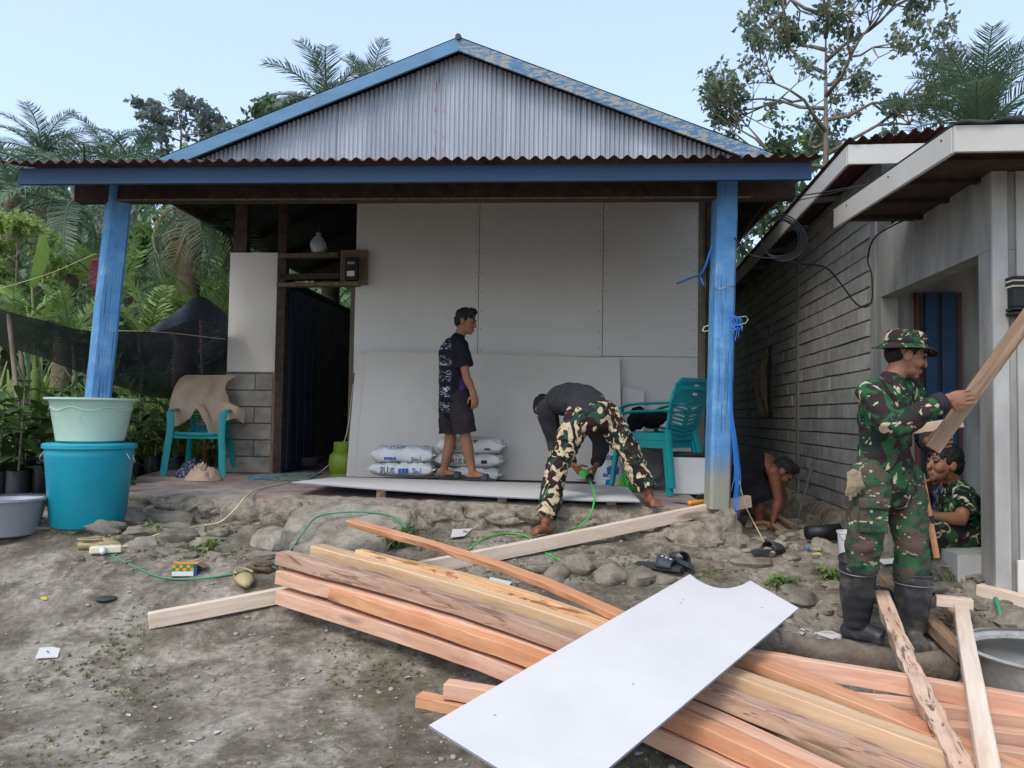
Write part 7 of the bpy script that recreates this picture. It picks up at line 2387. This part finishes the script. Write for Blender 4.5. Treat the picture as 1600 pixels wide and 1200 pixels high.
def slipper(label, u, v, yaw, tilt=0, s=1.0, stripes=True):
    p = G(u, v); t = thing('slipper', label, 'slipper', p, None)
    q = Matrix.Rotation(yaw, 3, 'Z') @ Matrix.Rotation(tilt, 3, 'X')
    W = lambda x, y, z: p + Vector((0, 0, .02)) + q @ Vector((x * s, y * s, z * s))
    m = MB(); n = 14; vs, fs = [], []
    for i in range(n + 1):
        f = i / n; x = -.135 + .27 * f; w = (.036 + .014 * f) * (math.sin(math.pi * min(1, max(.0, .06 + .88 * f))) ** .35)
        vs += [W(x, -w, 0), W(x, w, 0), W(x, w, .022), W(x, -w, .022)]
    for i in range(n):
        for k in range(4): fs.append((i * 4 + k, (i + 1) * 4 + k, (i + 1) * 4 + (k + 1) % 4, i * 4 + (k + 1) % 4))
    fs += [(0, 1, 2, 3), (n * 4 + 3, n * 4 + 2, n * 4 + 1, n * 4)]
    m.add(vs, fs); m.build('sole', MT['slate_rubber'], t, auto=40)
    m = MB(); 
    m.grid(lambda a, b: W(.0 + .09 * b, -.05 * math.cos(math.pi * a), .015 + (.055 - .02 * b) * math.sin(math.pi * a)), 12, 4); st = m.build('strap', MT['slate_rubber'], t, smooth=True)
    md = st.modifiers.new('thick', 'SOLIDIFY'); md.thickness = .006
    if stripes:
        for k in range(3):
            m = MB(); b0 = .15 + .28 * k
            m.grid(lambda a, b: W(.0 + .09 * (b0 + .13 * b), -.052 * math.cos(math.pi * (.08 + .84 * a)), .018 + (.058 - .02 * (b0 + .13 * b)) * math.sin(math.pi * (.08 + .84 * a))), 10, 1); m.build('stripe', MT['white_plastic'], st, smooth=True)
slipper('dark slipper with three white stripes lying in the yard', 1030, 893, R(-35), 0, 1.05)
slipper('dark slipper propped on its side near the striped one', 1064, 886, R(100), R(22), 1.0, False)
slipper('dark slipper on the rubble at the alley mouth', 1200, 868, R(30), 0, .95, False)
slipper('dark slipper on the bank behind the soldier boots', 1365, 940, R(10), R(10), .95, False)
# socket block, printed box, paper, disc
p = G(165, 866); e = thing('extension_socket', 'cream extension socket block with a white plug on the soil', 'socket', p)
q = Matrix.Rotation(R(22), 3, 'Z'); m = MB(); m.box(p + Vector((.0, 0, .03)), (.17, .06, .04), q); m.build('block', MT['cream_plastic'], e, bevel=.006)
m = MB(); m.tube([p + q @ Vector((-.01, -.035, .03)), p + q @ Vector((-.01, -.075, .028))], [.022, .017], 12); m.build('plug', MT['white_plastic'], e, smooth=True)
for k in range(3):
    m = MB(); m.lathe([(.016, 0), (.016, .002), (.002, .002)], p + q @ Vector((-.05 + .05 * k, .0, .0505)), 14); m.build('outlet', MT['white_plastic'], e)
p = G(291, 899); b = thing('printed_box', 'small cardboard box with orange and green checks on the soil', 'box', p)
q = Matrix.Rotation(R(6), 3, 'Z'); W = lambda x, y, z: p + q @ Vector((x, y, z))
m = MB(); m.box(p + Vector((0, 0, .035)), (.14, .075, .07), q); m.build('carton', MT['navy_print'], b, bevel=.002)
m = MB(); m.add([W(-.068, -.0385, .004), W(.05, -.0385, .004), W(.05, -.0385, .03), W(-.068, -.0385, .03)], [(0, 1, 2, 3)]); m.build('label_band', MT['white_plastic'], b)
for k in range(6):
    for j in range(2):
        x0 = -.068 + k * .02; z0 = .031 + j * .019
        m = MB(); m.add([W(x0, -.0386, z0), W(x0 + .019, -.0386, z0), W(x0 + .019, -.0386, z0 + .018), W(x0, -.0386, z0 + .018)], [(0, 1, 2, 3)]); m.build('check', MT['orange_print' if (k + j) % 2 else 'green_print'], b)
m = MB(); m.add([W(-.066, -.034, .0706), W(.066, -.034, .0706), W(.066, .034, .0706), W(-.066, .034, .0706)], [(0, 1, 2, 3)]); m.build('top_print', MT['orange_print'], b)
lettering('ROXELA', .014, lambda x, y: W(x - .01, -.0392, .017 + y), 'black_print', b) if False else None
m = MB(); f0 = [W(.07, -.037, .068), W(.07, .037, .068), W(.115, .042, .045), W(.115, -.036, .05)]; m.add(f0, [(0, 1, 2, 3)]); o = m.build('flap', MT['dry_litter'], b); md = o.modifiers.new('t', 'SOLIDIFY'); md.thickness = .002
def flat_piece(name, label, cat, pix, mat, lift=.012, th=.004):
    pts = [G(u, v) for u, v in pix]; z = max(p.z for p in pts) + lift
    c = sum(pts, Vector()) / len(pts)
    pts = [Vector((p.x, p.y, c.z + lift + (p.z - c.z) * .6)) for p in pts]; n = len(pts)
    m = MB(); m.add(pts + [p - Vector((0, 0, th)) for p in pts], [tuple(reversed(range(n))), tuple(range(n, 2 * n))] + [(i, (i + 1) % n, n + (i + 1) % n, n + i) for i in range(n)])
    bmx = m.build(name, MT[mat]); bm = bmesh.new(); bm.from_mesh(bmx.data); bmesh.ops.recalc_face_normals(bm, faces=bm.faces); bm.to_mesh(bmx.data); bm.free()
    return tag(bmx, label, cat)
flat_piece('tile_piece', 'square white tile piece lying alone on the soil', 'tile', [(55, 1034), (90, 1032), (95, 1012), (62, 1014)], 'sheet_white')
flat_piece('shard', 'white triangular board shard at the foot of the terrace', 'shard', [(704, 846), (726, 843), (738, 829), (707, 830)], 'sheet_white', .02)
flat_piece('shard', 'white shard beside the bank in front of the log', 'shard', [(1272, 992), (1300, 988), (1318, 997), (1300, 1003)], 'sheet_white')
flat_piece('shard', 'long white shard lying before the near boot', 'shard', [(1255, 1005), (1290, 1008), (1268, 1014)], 'sheet_white')
flat_piece('shard', 'crumpled white scrap beside the edge board', 'shard', [(766, 905), (800, 915), (795, 922), (762, 913)], 'sheet_white', .02)
flat_piece('plastic_scrap', 'bright blue plastic scrap between the far timbers', 'scrap', [(1388, 1078), (1420, 1076), (1424, 1084), (1395, 1086)], 'blue_plastic', .05)
flat_piece('plastic_scrap', 'bright yellow scrap on the soil', 'scrap', [(63, 936), (72, 935), (73, 940), (66, 940)], 'yellow_plastic')
flat_piece('plastic_scrap', 'blue scrap among the alley rubble', 'scrap', [(1257, 863), (1265, 861), (1266, 865)], 'blue_plastic', .03)
flat_piece('plastic_scrap', 'yellow scrap among the alley rubble', 'scrap', [(1268, 873), (1280, 870), (1283, 873)], 'yellow_plastic', .03)
flat_piece('plastic_scrap', 'clear white wrapper on the bank between the boots', 'scrap', [(1372, 885), (1398, 880), (1402, 890), (1380, 894)], 'sheet_white', .04)
p = G(167, 936); m = MB(); m.lathe([(.002, .012), (.03, .012), (.045, .008), (.055, .004), (.056, 0)], p + Vector((0, 0, .002)), 24); tag(m.build('lid', MT['slate_rubber'], smooth=True), 'round grey lid lying flat on the soil', 'lid')
# white bucket and drum in the alley
p = G(1326, 872); bk = thing('bucket', 'small white bucket on the rubble behind the near boot', 'bucket', p)
m = MB(); m.lathe([(.05, 0), (.055, .01), (.065, .15), (.07, .155), (.07, .165), (.062, .165), (.05, .02), (.002, .02)], p, 22); m.build('body', MT['white_plastic'], bk, auto=40)
m = MB(); pts = [p + Vector((.068 * math.cos(a), -.02 - .03 * math.sin(a), .15 - .05 * math.sin(a))) for a in [math.pi * k / 10 for k in range(11)]]; m.tube(pts, .002, 5); m.build('handle', MT['steel'], bk)
p = G(1290, 850); dk = thing('pail', 'dark pail lying in the alley rubble', 'pail', p)
m = MB(); m.tube([p + Vector((-.12, 0, .07)), p + Vector((.10, .02, .075))], [.045, .055], 18, rnd=False); m.build('body', MT['black_plastic'], dk, smooth=True)
m = MB(); m.tube([p + Vector((.098, .02, .075)), p + Vector((.112, .021, .0755))], [.06, .06], 18, rnd=False); m.build('rim', MT['slate_rubber'], dk, smooth=True)
# iron bar leaning on the wall
a, b_ = P(1271, 720, 7.1), G(1243, 822); m = MB(); m.tube([a, b_], .012, 8); tag(m.build('iron_bar', MT['steel_dull'], smooth=True), 'thin iron bar leaning against the block wall', 'bar')
# plank fixed by the post, hanging strip in the window
timber('plank', 'tan board standing against the block wall beside the post', 'wood_tan', [RX @ Vector((-.03, 4.6 + .0, 2.05)) if False else P(1142, 568, 9.6), P(1139, 653, 9.6)], .12, .02, 51, cat='plank')
c0, c1 = RX @ Vector((-.02, 5.5, 2.18)), RX @ Vector((-.05, 5.55, 1.45))
m = MB(); 
def cl(s, t):
    p = c0.lerp(c1, t) + Vector((-.06 * math.sin(t * 3.6 + .4) , -.10 + .2 * s, 0)) + Vector((.03 * math.sin(s * 9 + t * 4), 0, 0)) - Vector((.08 * t * s, 0, 0))
    return p
m.grid(cl, 14, 16); o = m.build('curtain', MT['cloth_glove'], smooth=True); md = o.modifiers.new('t', 'SOLIDIFY'); md.thickness = .006
tag(o, 'dirty grey cloth strip hanging out of the slot window', 'curtain')
# ------------------------------------------------------------------ cords, ropes, wires
def cord(name, label, mat, pts, r, cat='cord', n=6):
    m = MB(); m.tube(spline(pts, n), r, 7); return tag(m.build(name, MT[mat], smooth=True), label, cat)
def gl(u, v, l=.01): 
    p = G(u, v); p.z += l; return p
cord('power_cord', 'cream cord from the doorway over the terrace to the socket block', 'wire_beige', [HX @ HL(552, 600, -.08), HX @ HL(538, 690, -.15), PZ(500, 738, FLOOR + .01), PZ(455, 752, FLOOR + .01), PZ(405, 764, FLOOR + .012), P(385, 775, 5.22), P(368, 795, 5.12), P(345, 815, 5.0), gl(318, 828, .03), gl(290, 838, .05), gl(245, 848, .05), gl(200, 858, .02), gl(172, 860, .03)], .0055)
cord('hose', 'thin green rope from the socket block to the slab stone', 'rope_green', [gl(168, 868, .01), gl(205, 885), gl(245, 903), gl(290, 908), gl(350, 902), gl(420, 888, .02), gl(455, 868, .04), P(475, 830, 4.70), P(500, 806, 4.9), P(560, 800, 5.0), P(610, 806, 5.0), P(635, 825, 4.85)], .0055)
cord('hose', 'short green hose end on the bank by the pink blocks', 'rope_green', [gl(1556, 945, .03), gl(1562, 965, .03), gl(1568, 990, .02)], .012)
cord('wire', 'white wire hanging from the blue rope to the alley ground', 'wire_beige', [P(1148, 690, 5.2), P(1153, 740, 5.2), P(1165, 790, 5.2), P(1185, 830, 5.2), gl(1205, 868)], .004)
def rope():
    t = thing('rope', 'blue plastic rope tied to the right post with frayed ends', 'rope', P(1140, 520, 5.1))
    rng = random.Random(6)
    fr = MB()
    for k in range(12):
        o = [Vector((rng.uniform(-.008, .008), rng.uniform(-.01, .01), 0)) for _ in range(6)]
        w = [0, .2, .5, 1.0, 1.6, 2.0]
        px = [(1140, 480), (1141, 560), (1143, 640), (1148, 690), (1153, 742), (1150, 815)]
        fr.tube(spline([P(u + (k - 6) * .55 * w[i], v + rng.uniform(-4, 4) - (rng.uniform(0, 60) if i == 5 else 0), 5.08) + o[i] * .3 for i, (u, v) in enumerate(px)], 4), .0025, 4)
    fr.build('hanging_strands', MT['blue_bright'], t, smooth=True)
    fr = MB()
    for k in range(12):
        a = P(1143, 500 + rng.uniform(-10, 20), 5.08); e = a + Vector((rng.uniform(.0, .07), rng.uniform(-.03, .0), rng.uniform(-.14, .06)))
        fr.tube(spline([a, a.lerp(e, .5) + Vector((.02, 0, .02)), e], 4), .003, 4)
    fr.build('frayed_knot', MT['blue_bright'], t, smooth=True)
    m = MB(); m.tube(spline([P(1058, 443, 5.6), P(1080, 434, 5.4), P(1098, 425, 5.25), P(1112, 385, 5.15)], 4), .008, 6); m.tube(spline([P(1094, 432, 5.3), P(1100, 445, 5.28)], 4), .006, 6); m.build('side_end', MT['blue_bright'], t, smooth=True)
    m = MB(); c = [P(1117, 449, 5.06), P(1126, 451, 5.02), P(1144, 447, 5.04), P(1146, 446, 5.2), P(1120, 447, 5.24), P(1117, 449, 5.06)]; m.tube(spline(c, 4), .005, 6); m.build('binding', MT['steel_dull'], t, smooth=True)
rope()
def hanger():
    t = thing('coat_hanger', 'white wire coat hanger behind the right blue post', 'hanger', P(1130, 500, 5.35))
    px = [(1098, 517), (1100, 511), (1130, 500), (1165, 494), (1169, 499), (1165, 505), (1130, 512), (1100, 518), (1098, 516)]
    m = MB(); m.tube([P(u, v, 5.35) for u, v in px], .004, 6); m.build('frame', MT['white_plastic'], t, smooth=True)
    m = MB(); m.tube(spline([P(1130, 500, 5.35), P(1131, 492, 5.35), P(1136, 486, 5.33), P(1131, 482, 5.3)], 4), .003, 6); m.build('hook', MT['steel'], t, smooth=True)
hanger()
# cables on the grey house
def cable_coil():
    t = thing('cable', 'black cable hanging in a coil and loop along the grey house wall', 'cable', P(1220, 370, 5.2))
    m = MB()
    for k in range(4):
        c = P(1219 + 2 * k, 372, 5.15 - .02 * k); r = .125 + .008 * k; pts = []
        for i in range(41):
            a = 2 * math.pi * i / 40
            pts.append(c + Vector((r * math.cos(a), .02 * math.sin(a * 2), r * 1.02 * math.sin(a) + .004 * math.sin(3 * a + k))))
        m.tube(pts, .005, 6, cap=False)
    m.build('coil', MT['wire_black'], t, smooth=True)
    m = MB(); m.tube(spline([P(1148, 372, 5.1), P(1172, 398, 5.1), P(1215, 405, 5.1), P(1250, 412, 5.3), P(1290, 418, 5.45), P(1315, 445, 5.5), P(1335, 472, 5.5), P(1350, 480, 5.5), P(1362, 470, 5.5), P(1362, 430, 5.5), P(1356, 405, 5.5), P(1366, 372, 5.3), P(1400, 350, 5.1), P(1420, 342, 5.0)], 6), .006, 6); m.build('loop', MT['wire_black'], t, smooth=True)
    m = MB(); m.tube(spline([P(1240, 307, 5.1), P(1290, 300, 5.0), P(1355, 288, 4.8), P(1420, 275, 4.6)], 5), .004, 6); m.tube(spline([P(1215, 320, 5.1), P(1290, 304, 5.0), P(1355, 289, 4.8)], 5), .003, 6); m.build('service_wire', MT['wire_black'], t, smooth=True)
    m = MB(); m.tube(spline([P(1196, 316, 5.6), P(1172, 350, 5.8), P(1148, 392, 6.0)], 4), .006, 6); m.build('drop_wire', MT['wire_black'], t, smooth=True)
cable_coil()
# bag with a lamp hung above the doorway
p = HX @ HL(497, 396, -.02)
t = thing('plastic_bag', 'clear plastic bag with a white lamp inside on the beam above the doorway', 'bag', p)
m = MB(); m.lathe([(.002, .005), (.06, .0), (.08, .05), (.075, .11), (.045, .16), (.015, .185), (.03, .2)], p, 20, wob=lambda a, z: .12 * math.sin(3 * a + z * 30)); m.build('film', MT['plastic_film'], t, smooth=True)
m = MB(); m.lathe([(.002, .01), (.05, .012), (.055, .06), (.045, .075), (.03, .12), (.002, .125)], p, 18); m.build('lamp', MT['white_plastic'], t, auto=40)
m = MB(); m.tube([p + Vector((0, 0, .18)), p + Vector((.01, .05, .62))], .004, 5); m.build('cord', MT['wire_black'], t)
# painted mat at the door
m = MB(); a, b2, c, d = PZ(375, 748, FLOOR + .008), PZ(480, 750, FLOOR + .008), PZ(505, 738, FLOOR + .008), PZ(425, 736, FLOOR + .008)
m.add([a, b2, c, d], [(0, 1, 2, 3)])
mm, nt, bb, out = new_mat('door_mat')
v = coords(nt, (1, 1, 1)); n1 = noise_n(nt, v, 9, 3, .6, 1.5)
cc = ramp(nt, n1, [(.40, S(52, 110, 140)), (.5, S(90, 150, 170)), (.55, S(190, 170, 80)), (.62, S(150, 92, 92)), (.7, S(60, 120, 150))], True)
nt.links.new(cc, bb.inputs['Base Color']); bb.inputs['Roughness'].default_value = .7
o = m.build('door_mat', mm); md = o.modifiers.new('t', 'SOLIDIFY'); md.thickness = .004
tag(o, 'worn blue and yellow patterned mat on the terrace before the doorway', 'mat')
